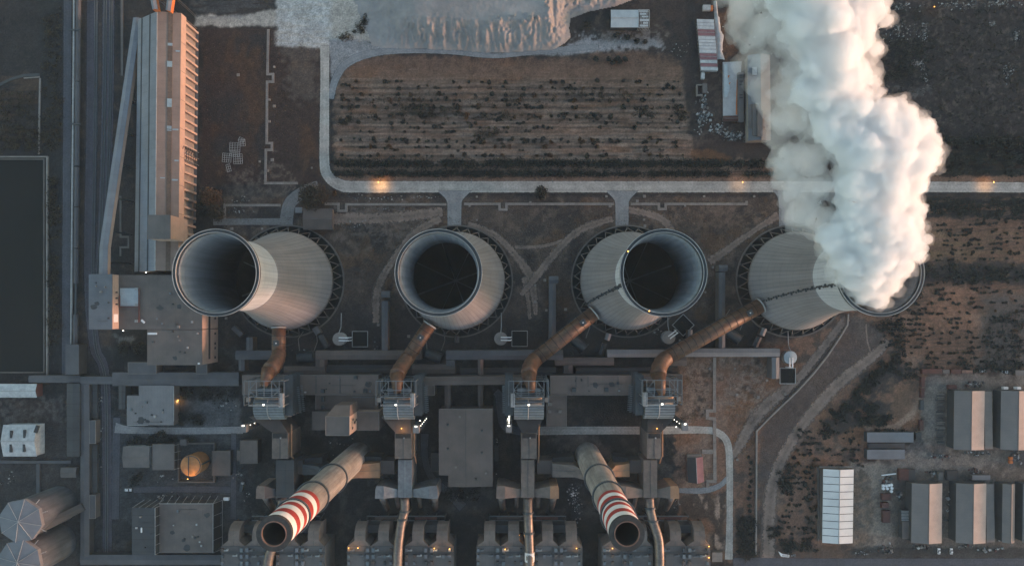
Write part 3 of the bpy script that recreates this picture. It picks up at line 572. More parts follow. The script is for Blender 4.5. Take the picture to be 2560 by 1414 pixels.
main = [pf(*a) for a in [(2190, 745, 122, 26), (2165, 715, 126, 38), (2215, 705, 128, 34), (2130, 690, 128, 34), (2180, 670, 132, 48), (2240, 660, 134, 40), (2120, 640, 134, 44), (2195, 620, 140, 56), (2250, 600, 142, 50), (2275, 560, 142, 36), (2140, 580, 142, 52), (2090, 590, 140, 40),
        (2210, 555, 148, 54), (2260, 530, 146, 40), (2160, 520, 150, 56), (2210, 480, 154, 62), (2255, 460, 154, 48), (2150, 455, 156, 62), (2270, 415, 158, 58), (2300, 380, 158, 44), (2220, 400, 162, 66), (2160, 380, 164, 66), (2240, 340, 164, 60), (2290, 340, 160, 42), (2260, 300, 164, 36), (2230, 270, 164, 26), (2330, 385, 158, 20), (2195, 310, 168, 56),
        (2110, 330, 166, 58), (2130, 270, 172, 52), (2075, 280, 170, 50), (2050, 220, 174, 60), (2110, 190, 178, 60), (2070, 120, 182, 72), (2130, 90, 184, 54), (2050, 40, 188, 80), (2140, 30, 190, 56), (2030, -30, 194, 90), (2130, -40, 194, 70), (2080, -110, 200, 90), (1980, -110, 200, 80)]]
thin = [pf(*a) for a in [(2000, 540, 138, 44), (2040, 560, 138, 44), (1985, 490, 142, 36), (1975, 440, 146, 40), (2010, 400, 150, 48), (1960, 390, 150, 36), (1945, 340, 154, 34), (1975, 300, 158, 44), (2050, 350, 158, 40), (2040, 450, 148, 40), (1930, 260, 160, 36), (1900, 215, 164, 34), (1960, 210, 168, 44), (1880, 130, 170, 30), (1910, 70, 176, 40), (1850, 30, 176, 34), (1870, -20, 180, 44), (1920, 150, 172, 34),
        (2170, 200, 174, 34), (2165, 140, 178, 34), (2280, 510, 142, 26), (2070, 620, 132, 34), (2090, 680, 128, 28), (2200, 250, 166, 22), (1810, -10, 178, 26), (1850, 160, 166, 22), (1830, 90, 170, 20)]]
mid = [pf(*a) for a in [(1880, 90, 176, 34), (1860, 20, 182, 40), (1900, 150, 172, 26), (1960, 300, 158, 36), (1985, 380, 152, 34), (1990, 470, 145, 30), (2010, 530, 140, 32), (1990, 90, 184, 58), (1960, 30, 188, 60), (1930, -30, 192, 60), (2000, 160, 178, 50), (1975, 235, 168, 40), (2010, 300, 160, 44), (2030, 400, 150, 40), (2035, 480, 144, 36), (1960, 420, 150, 30), (2060, 550, 138, 36), (1850, -30, 180, 40), (1840, 60, 176, 26)]]
main += [pf(*a) for a in [(2195, 235, 170, 16), (2188, 212, 172, 13), (2184, 195, 173, 9), (2250, 262, 165, 12), (2256, 244, 166, 9), (2335, 400, 158, 15), (2312, 345, 160, 14), (2300, 470, 150, 16), (2318, 600, 142, 12), (2300, 640, 138, 16), (2215, 55, 188, 18), (2190, 120, 182, 16)]]
pl = steam('steam_plume', main, 
    .2, (.865, .89, .912), .6, 'thick white steam plume billowing from the far cooling tower to the picture edge', lv=3)
sf = steam('soft_edge', [(c + Vector((0, 0, .5)), r * 1.05 + .8) for c, r in main], .03, (.9, .93, .955), 1.1, seed=9, lv=2, disp=(5, 3), kind=None); sf.parent = pl; del sf['category']
wz = steam('thin_vapour', thin, .03, (.92, .945, .965), 1.0, seed=5, lv=2, kind=None); del wz['category']; wz.parent = pl
md = steam('paler_vapour', mid, .042, (.90, .925, .945), .8, seed=7, lv=2, kind=None, disp=(5, 2.5)); del md['category']; md.parent = pl
# ---------------------------------------------------------------- generic buildings
def ctr(a, b, c, d, z): p, q = W(a, b, z), W(c, d, z); return ((p[0] + q[0]) / 2, (p[1] + q[1]) / 2)
def flat(name, label, cat, rects, z, roof, wall='wall', group=None, par=.5, z0=0, extra=None):
    """flat roofed building; rects = roof rectangles in photo pixels at height z"""
    t = Thing(name, label, cat, ctr(*rects[0], z), group); w, rf, pr = MB(), MB(), MB()
    for i, (a, b, c, d) in enumerate(rects):
        p, q = W(a, b, z), W(c, d, z); x0, x1 = sorted((p[0], q[0])); y0, y1 = sorted((p[1], q[1])); e = .012 * i
        w.box(x0 + .15 + e, y0 + .15 + e, x1 - .15 - e, y1 - .15 - e, z0, z - .5 - e); rf.box(x0, y0, x1, y1, z - .5 + e, z + e)
    t.part('wall', w, M[wall]); t.part('roof', rf, M[roof])
    if par:
        a, b, c, d = rects[0]; p, q = W(a, b, z), W(c, d, z); x0, x1 = sorted((p[0], q[0])); y0, y1 = sorted((p[1], q[1]))
        pr = MB(); s = .28
        pr.box(x0 - .03, y0 - .03, x1 + .03, y0 + s, z - .3, z + par).box(x0 - .03, y1 - s, x1 + .03, y1 + .03, z - .3, z + par).box(x0 - .03, y0 + s, x0 + s, y1 - s, z - .3, z + par).box(x1 - s, y0 + s, x1 + .03, y1 - s, z - .3, z + par)
        t.part('parapet', pr, M['concrete' if wall != 'wall_dark' else 'wall'])
    return t
def roofbits(t, name, pts, z, sz, h, mat):
    for px, py in pts:
        p = W(px, py, z); t.part(name, MB().obox(p[:2], sz[0], sz[1], z, z + h), M[mat])
def clutter(t, rect_, z, n_, seed, stains=2):
    r_ = random.Random(seed); a, b, c, d = rect_
    for i in range(n_):
        p = W(r_.uniform(a + 4, c - 4), r_.uniform(b + 4, d - 4), z); s_ = r_.uniform(.7, 1.7)
        t.part('roof_vent', MB().obox(p[:2], s_, s_ * r_.uniform(.7, 1.3), z + .03, z + r_.uniform(.5, 1.4)), M[r_.choice(['steel', 'wall_dark', 'concrete', 'steel_dark', 'pale'])])
    for i in range(stains):
        p = W(r_.uniform(a + 6, c - 6), r_.uniform(b + 6, d - 6), z); rr = r_.uniform(1.5, 3.2); k = 11
        t.part('roof_stain', MB().poly([(p[0] + math.cos(6.283 * j / k) * rr * r_.uniform(.6, 1.2), p[1] + math.sin(6.283 * j / k) * rr * r_.uniform(.5, 1.1), z + .024 + i * .003) for j in range(k)]), M['gallery_dark'])
    p, q = W(r_.uniform(a + 5, (a + c) / 2), r_.uniform(b + 5, d - 5), z), W(r_.uniform((a + c) / 2, c - 5), 0, z)
    t.part('roof_conduit', MB().bar((p[0], p[1], z + .3), (q[0], p[1], z + .3), .14), M['steel_dark'])
def gable(name, label, cat, rect_, z, rise, axis='y', roof='roof_barn', wall='wall', group=None, skew=0.0, z0=0, over=.5, roof2=None):
    """pitched roof; rect_ = eaves rectangle in photo pixels at height z; axis = ridge direction in the photo"""
    a, b, c, d = rect_; p, q = W(a, b, z), W(c, d, z); x0, x1 = sorted((p[0], q[0])); y0, y1 = sorted((p[1], q[1]))
    cx, cy_ = (x0 + x1) / 2, (y0 + y1) / 2; t = Thing(name, label, cat, (cx, cy_), group); ca, sa = math.cos(skew), math.sin(skew)
    hx, hy = (x1 - x0) / 2, (y1 - y0) / 2
    if axis == 'x': hx, hy, ca, sa = hy, hx, -sa, ca
    T = lambda u, v, zz: (cx + ca * u - sa * v, cy_ + sa * u + ca * v, zz)
    w = MB(); i = over
    vs = [T(u, v, zz) for v in (-hy + i, hy - i) for u, zz in ((-hx + i, z0), (hx - i, z0), (hx - i, z - .1), (0, z + rise - .35), (-hx + i, z - .1))]
    w.add(vs, [(0, 1, 2, 3, 4), (9, 8, 7, 6, 5), (0, 5, 6, 1), (1, 6, 7, 2), (4, 9, 5, 0), (2, 7, 8, 3), (3, 8, 9, 4)]); t.part('wall', w, M[wall])
    for s, rm in ((-1, roof), (1, roof2 or roof)):
        vs = [T(0, -hy, z + rise), T(s * hx, -hy, z), T(s * hx, hy, z), T(0, hy, z + rise)]; lo = [(v[0], v[1], v[2] - .25) for v in vs]
        t.part('roof_slope', MB().add(vs + lo, [(0, 1, 2, 3), (4, 5, 6, 7), (0, 1, 5, 4), (1, 2, 6, 5), (2, 3, 7, 6), (3, 0, 4, 7)]), M[rm])
    t.part('ridge_cap', MB().bar(T(0, -hy, z + rise + .05), T(0, hy, z + rise + .05), .3), M['pale' if 'white' in roof or 'steel' in roof else 'roof_mid'])
    t.T, t.hx, t.hy = T, hx, hy
    return t
def covered(name, label, path, z, wpx, mat='gallery_warm', group=None, wallm='wall', hgt=4.0, cat='gallery', legs=True, z0=None, ridge=.9):
    """roofed gallery on legs along a photo pixel path (roof centre line)"""
    zz = z if hasattr(z, '__len__') else [z] * len(path)
    P = [Vector(W(a, b, c)) for (a, b), c in zip(path, zz)]; hw = wpx * S * (H - zz[0]) / H / 2
    t = Thing(name, label, cat, (P[0].x, P[0].y), group); rf, bd, lg = MB(), MB(), MB()
    nn = []
    for i in range(len(P)):
        d = Vector((0, 0, 0))
        ds = [(P[j + 1] - P[j]).xy.normalized() for j in (i - 1, i) if 0 <= j < len(P) - 1]
        d = sum(ds, Vector((0, 0))); d.normalize(); k = 1 / max(.5, d.dot(ds[0])); nn.append(Vector((-d.y, d.x)) * hw * k)
    vs = [];
    for p, v in zip(P, nn): vs += [(p.x + v.x, p.y + v.y, p.z), (p.x, p.y, p.z + ridge), (p.x - v.x, p.y - v.y, p.z)]
    m_ = len(P); fs = []
    for i in range(m_ - 1): fs += [(3 * i, 3 * i + 1, 3 * i + 4, 3 * i + 3), (3 * i + 1, 3 * i + 2, 3 * i + 5, 3 * i + 4)]
    lo = [(x, y, zq - .3) for x, y, zq in vs]; n0 = len(vs)
    fs += [tuple(n0 + q for q in f[::-1]) for f in fs]
    for i in range(m_ - 1):
        for k in (0, 2): fs.append((3 * i + k, 3 * i + 3 + k, n0 + 3 * i + 3 + k, n0 + 3 * i + k))
    for i in (0, m_ - 1): fs.append((3 * i, 3 * i + 1, n0 + 3 * i + 1, n0 + 3 * i)); fs.append((3 * i + 1, 3 * i + 2, n0 + 3 * i + 2, n0 + 3 * i + 1))
    rf.add(vs + lo, fs); t.part('roof', rf, M[mat])
    for i in range(m_ - 1):
        a, b_ = P[i], P[i + 1]; u, v = nn[i] * .94, nn[i + 1] * .94
        q = [(a.x + u.x, a.y + u.y), (b_.x + v.x, b_.y + v.y), (b_.x - v.x, b_.y - v.y), (a.x - u.x, a.y - u.y)]; zt = [a.z - .32, b_.z - .32, b_.z - .32, a.z - .32]
        bd.prism(q, [k - hgt for k in zt] if legs else [0] * 4, zt)
        if legs:
            d = (b_ - a); Ln = d.length; k = max(1, int(Ln / 24)); n2 = Vector((-d.y, d.x)).normalized() * hw * .7
            for j in range(k):
                c = a + d * ((j + .5) / k)
                for s in (1, -1): t.part('leg', MB().bar((c.x + n2.x * s, c.y + n2.y * s, 0), (c.x + n2.x * s, c.y + n2.y * s, c.z - hgt - .3), .35), M['steel_dark'])
    t.part('wall', bd, M[wallm])
    t.P, t.nn = P, nn
    return t
# ---------------------------------------------------------------- the four generating units, south of the towers
UN = ['first unit from the left', 'second unit from the left', 'third unit from the left', 'last unit on the right']
UX = [660, 990, 1322, 1655]
ZF = 45
def scrubber(i, x, y=1000, flip=1):
    p = W(x, y, ZF); cx, cy_ = p[0], p[1]; k = S * (H - ZF) / H
    t = Thing('scrubber', 'steel framed scrubber with ribbed round top in the ' + UN[i], 'scrubber', (cx, cy_), 'ribbed scrubbers of the four units')
    B = lambda u, v: (cx + u * k, cy_ - v * k)        # local photo pixels about the frame centre
    x0, x1 = -36 , 36
    # ribbed quarter drum: axis east west
    a0, a1 = B(-37, 0)[0], B(39, 0)[0]; yc = B(0, 22)[1]; R0 = 9.4; vs = []; n_ = 36
    prof = []
    for j in range(n_ + 1):
        g = math.pi * j / n_; rr = R0 + (.34 if j % 2 else 0); prof.append((yc + rr * math.cos(g), 30 + rr * math.sin(g) * .9))
    m_ = len(prof); vs = [(a0, yy, zz) for yy, zz in prof] + [(a1, yy, zz) for yy, zz in prof]
    t.part('ribbed_drum', MB().add(vs, [(j, j + 1, m_ + j + 1, m_ + j) for j in range(m_ - 1)] + [tuple(range(m_)), tuple(range(m_, 2 * m_))]), M['rib'])
    t.part('drum_support', MB().box(a0 + .4, yc - 8.8, a1 - .4, yc + 8.8, 0, 30), M['wall_dark'])
    t.part('seam_strap', MB().tube([(B(-1, 0)[0], yy, zz + .25) for yy, zz in prof[::3]], .35, 6), M['pale'])
    rf = []
    q0, q1 = B(-40, -48), B(42, 10)
    t.part('upper_block', MB().box(q0[0] + 3, q1[1], q1[0] - 3, q0[1] - 6, 0, 36), M['steel_dark'])
    for j in range(7):
        yy = q1[1] + (q0[1] - 6 - q1[1]) * (j + .5) / 7; t.part('roof_rib', MB().box(q0[0] + 3.4, yy - .3, q1[0] - 3.4, yy + .3, 36, 36.5), M['steel'])
    yy = B(0, -2)[1]
    t.part('header_pipe', MB().tube([(a0 + 1.5, yy, 38.2), (a1 - 1.5, yy, 38.2)], 1.2, 12), M['pipe'], smooth=True)
    t.part('header_pipe', MB().tube([(a0 + 1.5, yy - 4.2, 38.4), (a1 - 1.5, yy - 4.2, 38.4)], .8, 12), M['tin'], smooth=True)
    fr = MB(); e0, e1 = B(-50, -48), B(50, 13); E0, E1 = B(-38, -48), B(38, 13)
    xs = [e0[0], E0[0], B(-19, 0)[0], B(0, 0)[0], B(19, 0)[0], E1[0], e1[0]]; ys = [e0[1], B(0, -25)[1], B(0, -8)[1], e1[1]]
    for yy in ys: fr.bar((E0[0] if yy != ys[0] else e0[0], yy, ZF), (E1[0] if yy != ys[0] else e1[0], yy, ZF), .34)
    for xx in xs: fr.bar((xx, ys[0], ZF), (xx, ys[-1] if xx not in xs[2:5] else ys[2], ZF), .3)
    fr.bar((E0[0], ys[1], ZF), (xs[2], ys[0], ZF), .26).bar((E1[0], ys[1], ZF), (xs[4], ys[0], ZF), .26).bar((E0[0], ys[1], ZF), (xs[2], ys[2], ZF), .26).bar((E1[0], ys[1], ZF), (xs[4], ys[2], ZF), .26)
    t.part('top_frame', fr, M['steel'])
    ps = MB()
    for xx in (e0[0], E0[0], E1[0], e1[0]):
        for yy in (ys[0], ys[2], ys[3]):
            ps.bar((xx, yy, 0), (xx, yy, ZF), .38)
    for zz in (12, 23, 34):
        for xx in (e0[0], e1[0]): ps.bar((xx, ys[0], zz), (xx, ys[-1], zz), .3)
        ps.bar((e0[0], ys[0], zz), (e1[0], ys[0], zz), .3)
    t.part('frame_post', ps, M['steel'])
    pl_ = MB(); s = 1 if x < NX else -1                # platforms on the side facing the plant's middle
    xa = e1[0] if s > 0 else e0[0]
    for zz in (12, 20, 28, 35): pl_.box(xa - s * 3.2, ys[-1] - 9, xa + s * 3.0, ys[0] + 3, zz, zz + .25)
    t.part('side_platform', pl_, M['steel_dark'])
    for zz in (14, 22): 
        st_ = MB()
        for j in range(14): st_.box(xa + s * 3.3, ys[-1] - 9 + j * 1.5, xa + s * 5.0, ys[-1] - 8.3 + j * 1.5, zz + j * .45, zz + j * .45 + .2)
        t.part('stair_flight', st_, M['steel'])
    p1 = B(36 * s * -1, 0); t.part('light_cabinet', MB().box(B(s * 40, 0)[0] - 1.5, B(0, -3)[1] - 6, B(s * 40, 0)[0] + 1.5, B(0, -16)[1], 40, 43.5), M['pale'])
    t.part('small_cabinet', MB().box(B(-s * 45, 0)[0] - 1.2, B(0, 6)[1], B(-s * 45, 0)[0] + 1.2, B(0, -5)[1], 40, 42), M['concrete'])
    t.part('walkway_pipe', MB().bar((E0[0], ys[-1], ZF + .5), (E1[0], ys[-1], ZF + .5), .3), M['pale'])
    lp = t.part('lamp', MB().obox(B(0, 11), 1.2, .8, ZF + .6, ZF + 1.0), M['lamp_white'])
    if i == 0:
        sc_ = MB()
        for j in range(15): sc_.box(a1 + .3, yc - 8 + j * 1.1, a1 + 2.6, yc - 7.5 + j * 1.1, 8 + 1.2 * j, 30)
        t.part('louvre_screen', sc_, M['cladding'])
    # funnel and duct box south of the drum
    d = Thing('duct_box', 'sheet clad duct box south of the scrubber in the ' + UN[i], 'duct', W(x + 14, 1110, 30)[:2], 'duct boxes below the scrubbers')
    bx = [(680, 720), (987, 1029), (1303, 1342), (1618, 1653)][i]; z = 31
    p, q = W(bx[0], 1082, z), W(bx[1], 1146, z)
    d.part('casing', MB().box(p[0], q[1], q[0], p[1], 3, z), M['duct'])
    d.part('seam', MB().box((p[0] + q[0]) / 2 - .2, q[1] + .1, (p[0] + q[0]) / 2 + .2, p[1] - 4, z, z + .15), M['steel_dark'])
    d.part('inlet_slot', MB().box(p[0] + .8, p[1] - 3.6, q[0] - .8, p[1] - .3, z, z + .6), M['black'])
    g = W(x - 36, 1048, 26), W(x + 36, 1048, 26)
    d.part('inlet_hood', MB().prism([(g[0][0], yc - 8.6), (g[1][0], yc - 8.6), (q[0] - .3, p[1] + .05), (p[0] + .3, p[1] + .05)], 6, [27, 27, z - 1, z - 1]), M['wall_dark'] if i > 1 else M['gallery_warm'])
    xr = q[0] + 1.5
    d.part('riser_pipe', MB().tube([(xr, p[1] + 6, z - 3), (xr, q[1] + 1, z - 3), (xr, q[1], z - 6), (xr, q[1] - 6, z - 12)], .6, 8), M['duct_sunlit'])
    d.part('slot_lamp', MB().obox(((p[0] + q[0]) / 2 + .8, p[1] - 3.4), 1.0, 1.0, z + .6, z + 1.3), M['pale'])
    # lower duct, T-piece and its legs
    e = Thing('breeching', 'grey T shaped breeching duct of the ' + UN[i], 'duct', W(x + 18, 1200, 30)[:2], 'T shaped breeching ducts')
    lx = [(690, 735), (995, 1030), (1303, 1336), (1609, 1643)][i]; zt = 28; mt_ = M[['gallery_dark', 'tin', 'duct', 'duct'][i]]
    p, q = W(lx[0], 1149, zt), W(lx[1], 1243, zt); cx2 = (p[0] + q[0]) / 2
    e.part('trunk', MB().box(p[0], q[1], q[0], p[1], 6, zt), mt_)
    e.part('seam', MB().box(cx2 - .15, q[1] + .1, cx2 + .15, p[1] - .1, zt, zt + .12), M['pale' if i == 1 else 'steel_dark'])
    wx = [(640, 795), (938, 1094), (1241, 1397), (1544, 1698)][i]
    for sd, (ox, ix_) in ((-1, (wx[0], lx[0])), (1, (wx[1], lx[1]))):
        o_, i_ = W(ox, 1243, zt + 3), W(ix_, 1243, zt); wd = 6.3; m1 = o_[0] - sd * wd; y1 = W(0, 1211, zt)[1]; y2 = W(0, 1243, zt)[1]; ym = W(0, 1224, zt)[1]
        xs_ = sorted((m1, o_[0]))
        blk = M['duct'] if i != 1 else M['tin']
        e.part('end_block', MB().prism([(m1, y2), (m1, y1 - .3), (o_[0] - sd * 1.0, y1), (o_[0], y1 - 2.2), (o_[0] + sd * .2, y2)], 8, zt + 2.6), M['duct_sunlit'] if (i >= 2 and sd > 0) else blk)  # right end blocks of later units take the sunlit duct colour
        e.part('wing', MB().prism([(i_[0], y2 + .02), (i_[0], ym), (m1, y1 - .4), (m1, y2 + .02)], 9, [zt - 1.5, zt - 1.5, zt + 2.4, zt + 2.4]), mt_)
        e.part('drop_leg', MB().tube([((m1 + o_[0]) / 2, y2 + 1, zt - 5), ((m1 + o_[0]) / 2 - sd * .5, y2 - 5, zt - 10), ((m1 + o_[0]) / 2 - sd * 1.2, y2 - 14, zt - 19)], [2.9, 2.6, 2.3], 16), M['pipe'], smooth=True)
        xi = i_[0] + sd * 3.4
        e.part('inner_leg', MB().tube([(xi, y2 + 1, zt - 8), (xi, y2 - 13, zt - 20)], 1.55, 12), M['duct'], smooth=True)
    return t
M['lamp_white'] = glow('lit_white_lamp', (255, 246, 225), 1.0); M['lamp_orange'] = glow('lit_orange_lamp', (255, 170, 80), .7)
for i, x in enumerate(UX): scrubber(i, x, 1000 if i < 3 else 998)
# long round gas mains running south
for i, (pts, mt_) in enumerate([([(706, 1243, 22), (705, 1290, 28), (692, 1345, 31), (672, 1395, 34), (668, 1470, 34)], 'pipe'), ([(1012, 1243, 22), (1012, 1276, 25), (1006, 1296, 28), (1000, 1330, 31), (995, 1380, 34), (993, 1470, 34)], 'pipe'), ([(1320, 1243, 22), (1320, 1280, 27), (1322, 1330, 31), (1324, 1390, 34), (1324, 1470, 34)], 'pipe'), ([(1624, 1240, 22), (1625, 1268, 25), (1632, 1300, 28), (1646, 1345, 31), (1649, 1390, 34), (1649, 1470, 34)], 'pipe')]):
    P = [W(*p) for p in pts]; t = Thing('gas_main', ['silver gas main passing under the left chimney top', 'silver gas main bending slightly left as it runs south', 'straight gas main with a shiny patched length', 'blackened gas main crooked beside the right chimney top'][i], 'pipe', P[0][:2], 'gas mains between the filter houses')
    t.part('main_pipe', MB().tube([W(*p) for p in spline(pts, 8)], 3.35, 18), M[mt_], smooth=True)
    for j in (1, 2): t.part('flange', MB().tube([Vector(P[j]) + Vector((0, .7, 0)), Vector(P[j]) - Vector((0, .7, 0))], 4.1, 18), M['steel_dark'])
    for j in (2, 3): t.part('stand', MB().bar((P[j][0] - 2, P[j][1], 0), (P[j][0] - 2, P[j][1], P[j][2]), .5).bar((P[j][0] + 2, P[j][1], 0), (P[j][0] + 2, P[j][1], P[j][2]), .5), M['steel_dark'])
    if i == 2: t.part('patched_length', MB().tube([W(1324, 1379, 33.6), W(1324, 1402, 34)], 3.5, 18), M['white'], smooth=True)
# pipe bridges across the drop legs
for i, (a, b_) in enumerate(((630, 800), (917, 1112), (1223, 1415), (1530, 1722))):
    t = Thing('pipe_bridge', 'low steel pipe bridge before the filter houses of the ' + UN[i], 'pipe bridge', ctr(a, 1288, b_, 1300, 12), 'pipe bridges of the four units')
    for yy in (1289, 1300): t.part('beam', MB().bar(W(a, yy, 12), W(b_, yy, 12), .5), M['steel'])
    mb = MB()
    for j in range(9):
        xx = a + (b_ - a) * j / 8; mb.bar(W(xx, 1289, 12), W(xx, 1300, 12), .35).bar(W(xx, 1294, 0) if 0 else (*W(xx, 1294, 12)[:2], 0), W(xx, 1294, 12), .35)
    t.part('cross_tie', mb, M['steel_dark'])
    t.part('tray', MB().pbox(a + 20, 1291, a + 80, 1298, 12.6, 11.9), M['gallery_warm']); t.part('tray', MB().pbox(b_ - 75, 1291, b_ - 20, 1298, 12.6, 11.9), M['wall_red'])
# filter houses with paired hoods
EX = [(553, 672), (690, 812), (868, 986), (1012, 1133), (1191, 1312), (1337, 1456), (1506, 1632), (1656, 1776)]
EL = ['outermost filter house at the lower left, its hoods partly hidden by the chimney top', 'filter house right of the left chimney top', 'filter house left of the second gas main, with a row of warm lamps', 'filter house right of the second gas main, lamp lit along its edge', 'filter house left of the straight gas main', 'filter house right of the straight gas main', 'filter house half covered by the right chimney top', 'outermost filter house beside the lower right scrap ground']
rr_ = random.Random(4)
for i, (a, b_) in enumerate(EX):
    z = 30; t = Thing('filter_house', EL[i], 'filter house', ctr(a, 1363, b_, 1480, z), 'filter houses along the lower edge')
    p, q = W(a, 1364, z), W(b_, 1490, z); t.part('casing', MB().box(p[0], q[1], q[0], p[1], 4, z), M['roof_mid'])
    t.part('hopper', MB().prism([(p[0] + 1, q[1] + 1), (q[0] - 1, q[1] + 1), (q[0] - 1, p[1] - 1), (p[0] + 1, p[1] - 1)], 0, 4), M['wall_dark'])
    w_ = (b_ - a) / 2
    for h in (0, 1):
        u0 = a + w_ * h; xa, xb = W(u0 + 1, 0, z)[0], W(u0 + w_ - 1, 0, z)[0]; na, nb_ = xa + (xb - xa) * .31, xb - (xb - xa) * .22
        y0, y1, y2, y3 = (W(0, yy, z)[1] for yy in (1363, 1350, 1326, 1313))
        t.part('hood', MB().prism([(xa, y0), (xb, y0), (nb_, y1), (na, y1)], 14, [z + .3, z + .3, z + .8, z + .8]), M['duct'])
        nk = [(y1, z + .8), (y1 + (y2 - y1) * .55, z + .8), (y2, z + .1), (y2 + (y3 - y2) * .45, z - 1.6), (y3 - .4, z - 4.2), (y3 + .6, z - 9)]
        vs = [(xx, yy, zz) for yy, zz in nk for xx in (na, nb_)]; lo = [(xx, min(yy, y3 - .5), 12) for yy, zz in nk for xx in (na, nb_)]; k = len(vs); m_ = len(nk)
        fs = [(2 * j, 2 * j + 1, 2 * j + 3, 2 * j + 2) for j in range(m_ - 1)] + [(2 * j, 2 * j + 2, k + 2 * j + 2, k + 2 * j) for j in range(m_ - 1)] + [(2 * j + 1, 2 * j + 3, k + 2 * j + 3, k + 2 * j + 1) for j in range(m_ - 1)]
        t.part('neck', MB().add(vs + lo, fs), M['duct'])
        xm = (na + nb_) / 2; t.part('neck_seam', MB().bar((xm, y0 + .3, z + .75), (xm, y2, z + .55), .12), M['steel_dark'])
    t.part('cross_duct', MB().pbox(a + w_ * .55, 1312, a + w_ * 1.5, 1331, 22, 12), M['gallery_dark'])
    mb = MB()
    for row, yy in enumerate((1372, 1388, 1405, 1424, 1445)):
        for u in (.04, .2, .44, .56, .8, .93):
            if row == 0 and u in (.2, .8): continue
            if row and u in (.2, .8) and rr_.random() < .5: continue
            p_ = W(a + (b_ - a) * u, yy, z); s_ = 2.1 if u in (.44, .56) else 1.7
            t.part('transformer', MB().obox(p_[:2], s_, s_ * 1.35, z, z + 1.8), M[rr_.choice(['roof_slate', 'gallery_warm', 'steel', 'steel_dark'])])
    t.part('roof_pipe', MB().bar(W(a - 2, 1379, z + 1.2), W(b_ + 2, 1379, z + 1.2), .28).bar(W(a + 2, 1383, z + .8), W(b_, 1383, z + .8), .2).bar(W(a + w_ * .75, 1366, z + .8), W(a + w_ * .75, 1450, z + .8), .18), M['steel_dark'])
    for u, yy in ((.1, 1374), (.3, 1387), (.62, 1374), (.86, 1388), (.7, 1389)):
        p_ = W(a + (b_ - a) * u, yy, z); t.part('rapper', MB().obox(p_[:2], 3.4, .7, z, z + 1.2).obox((p_[0] + 1.4, p_[1] + .4), .9, 1.3, z, z + 1.5), M['pale' if rr_.random() < .5 else 'tin'])
    t.part('edge_rail', MB().bar(W(a, 1364, z + 1.1), W(b_, 1364, z + 1.1), .14).bar(W(b_, 1364, z + 1.1), W(b_, 1490, z + 1.1), .14), M['steel_dark'])
# sheet ducts from the breechings to the chimneys
def sideduct(label, near, far, box, mat, z=24):
    """near: (x, y0, y1) at the chimney; far: (x, y0, y1) outer end; box: rect of the flat link"""
    n0, n1 = W(near[0], near[1], z + 6), W(near[0], near[2], z + 6); f0, f1 = W(far[0], far[1], z), W(far[0], far[2], z); s = 1 if far[0] > near[0] else -1; mx_ = near[0] + (far[0] - near[0]) * .3
    m0, m1 = W(mx_, far[1] + 5, z + 5), W(mx_, far[2], z + 5)
    t = Thing('stack_duct', label, 'duct', f0[:2], 'ducts entering the chimneys')
    top = [n1, m1, (f1[0], f1[1], z), (f0[0], f0[1], z), m0, n0]
    t.part('casing', MB().prism([v[:2] for v in top], 8, [v[2] for v in top]), M[mat])
    t.part('upstand', MB().prism([(f0[0], f0[1] - .05), (m0[0], m0[1] - .05), (m0[0], m0[1] + 4.5), (f0[0], f0[1] + 3)], 4, z - 5), M['wall_dark'])
    t.part('link_box', MB().pbox(*box, z - 4, 4), M['gallery_warm']); t.part('seam', MB().bar(((m0[0] + m1[0]) / 2, (m0[1] + m1[1]) / 2, z + 5.05), ((f0[0] + f1[0]) / 2, (f0[1] + f1[1]) / 2, z + .1), .15), M['steel_dark'])
sideduct('ochre sunlit duct entering the left chimney from its right side', (866, 1180, 1198), (949, 1156, 1194), (951, 1151, 986, 1184), 'duct_sunlit')
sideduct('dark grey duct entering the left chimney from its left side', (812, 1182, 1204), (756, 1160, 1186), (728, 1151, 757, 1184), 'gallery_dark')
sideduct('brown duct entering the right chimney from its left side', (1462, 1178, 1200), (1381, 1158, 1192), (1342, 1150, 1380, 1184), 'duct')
sideduct('short sunlit duct entering the right chimney from its right side', (1524, 1182, 1202), (1574, 1158, 1191), (1575, 1150, 1606, 1182), 'duct_sunlit')
# small lit stair towers beside the scrubbers
for i, (tp, ft) in enumerate((((608, 1071), (650, 1047)), ((1040, 1073), (1066, 1044)), ((1272, 1071), (1271, 1036)), ((1713, 1067), (1672, 1046)))):
    z = 46; p = W(*tp, z); t = Thing('stair_tower', 'slim lamp lit stair tower beside the scrubber of the ' + UN[i], 'stair tower', p[:2], 'lamp lit stair towers')
    t.part('head_house', MB().obox(p[:2], 4.2, 5.2, z - 4, z), M['gallery_pale'])
    t.part('shaft', MB().obox(p[:2], 3.6, 4.2, 0, z - 4), M['wall_dark']); mb = MB()
    for j in range(9):
        t.part('landing', MB().obox(p[:2], 4.6, 5.0, 3 + j * 4.2, 3.3 + j * 4.2), M['steel_dark'])
    s = 1 if tp[0] < NX - 40 else (-1 if tp[0] > NX + 40 else 0)
    for j in range(5): t.part('lamp', MB().obox((p[0] + s * 2.5, p[1] + (2.9 if s == 0 else 1.6)), .4 if s else 1.0, .4, 10 + j * 7.4, 10.4 + j * 7.4), M['lamp_white'])
    t.part('roof_lamp', MB().obox((p[0], p[1] + 2.2), 1.4, .7, z + .05, z + .4), M['lamp_white'])
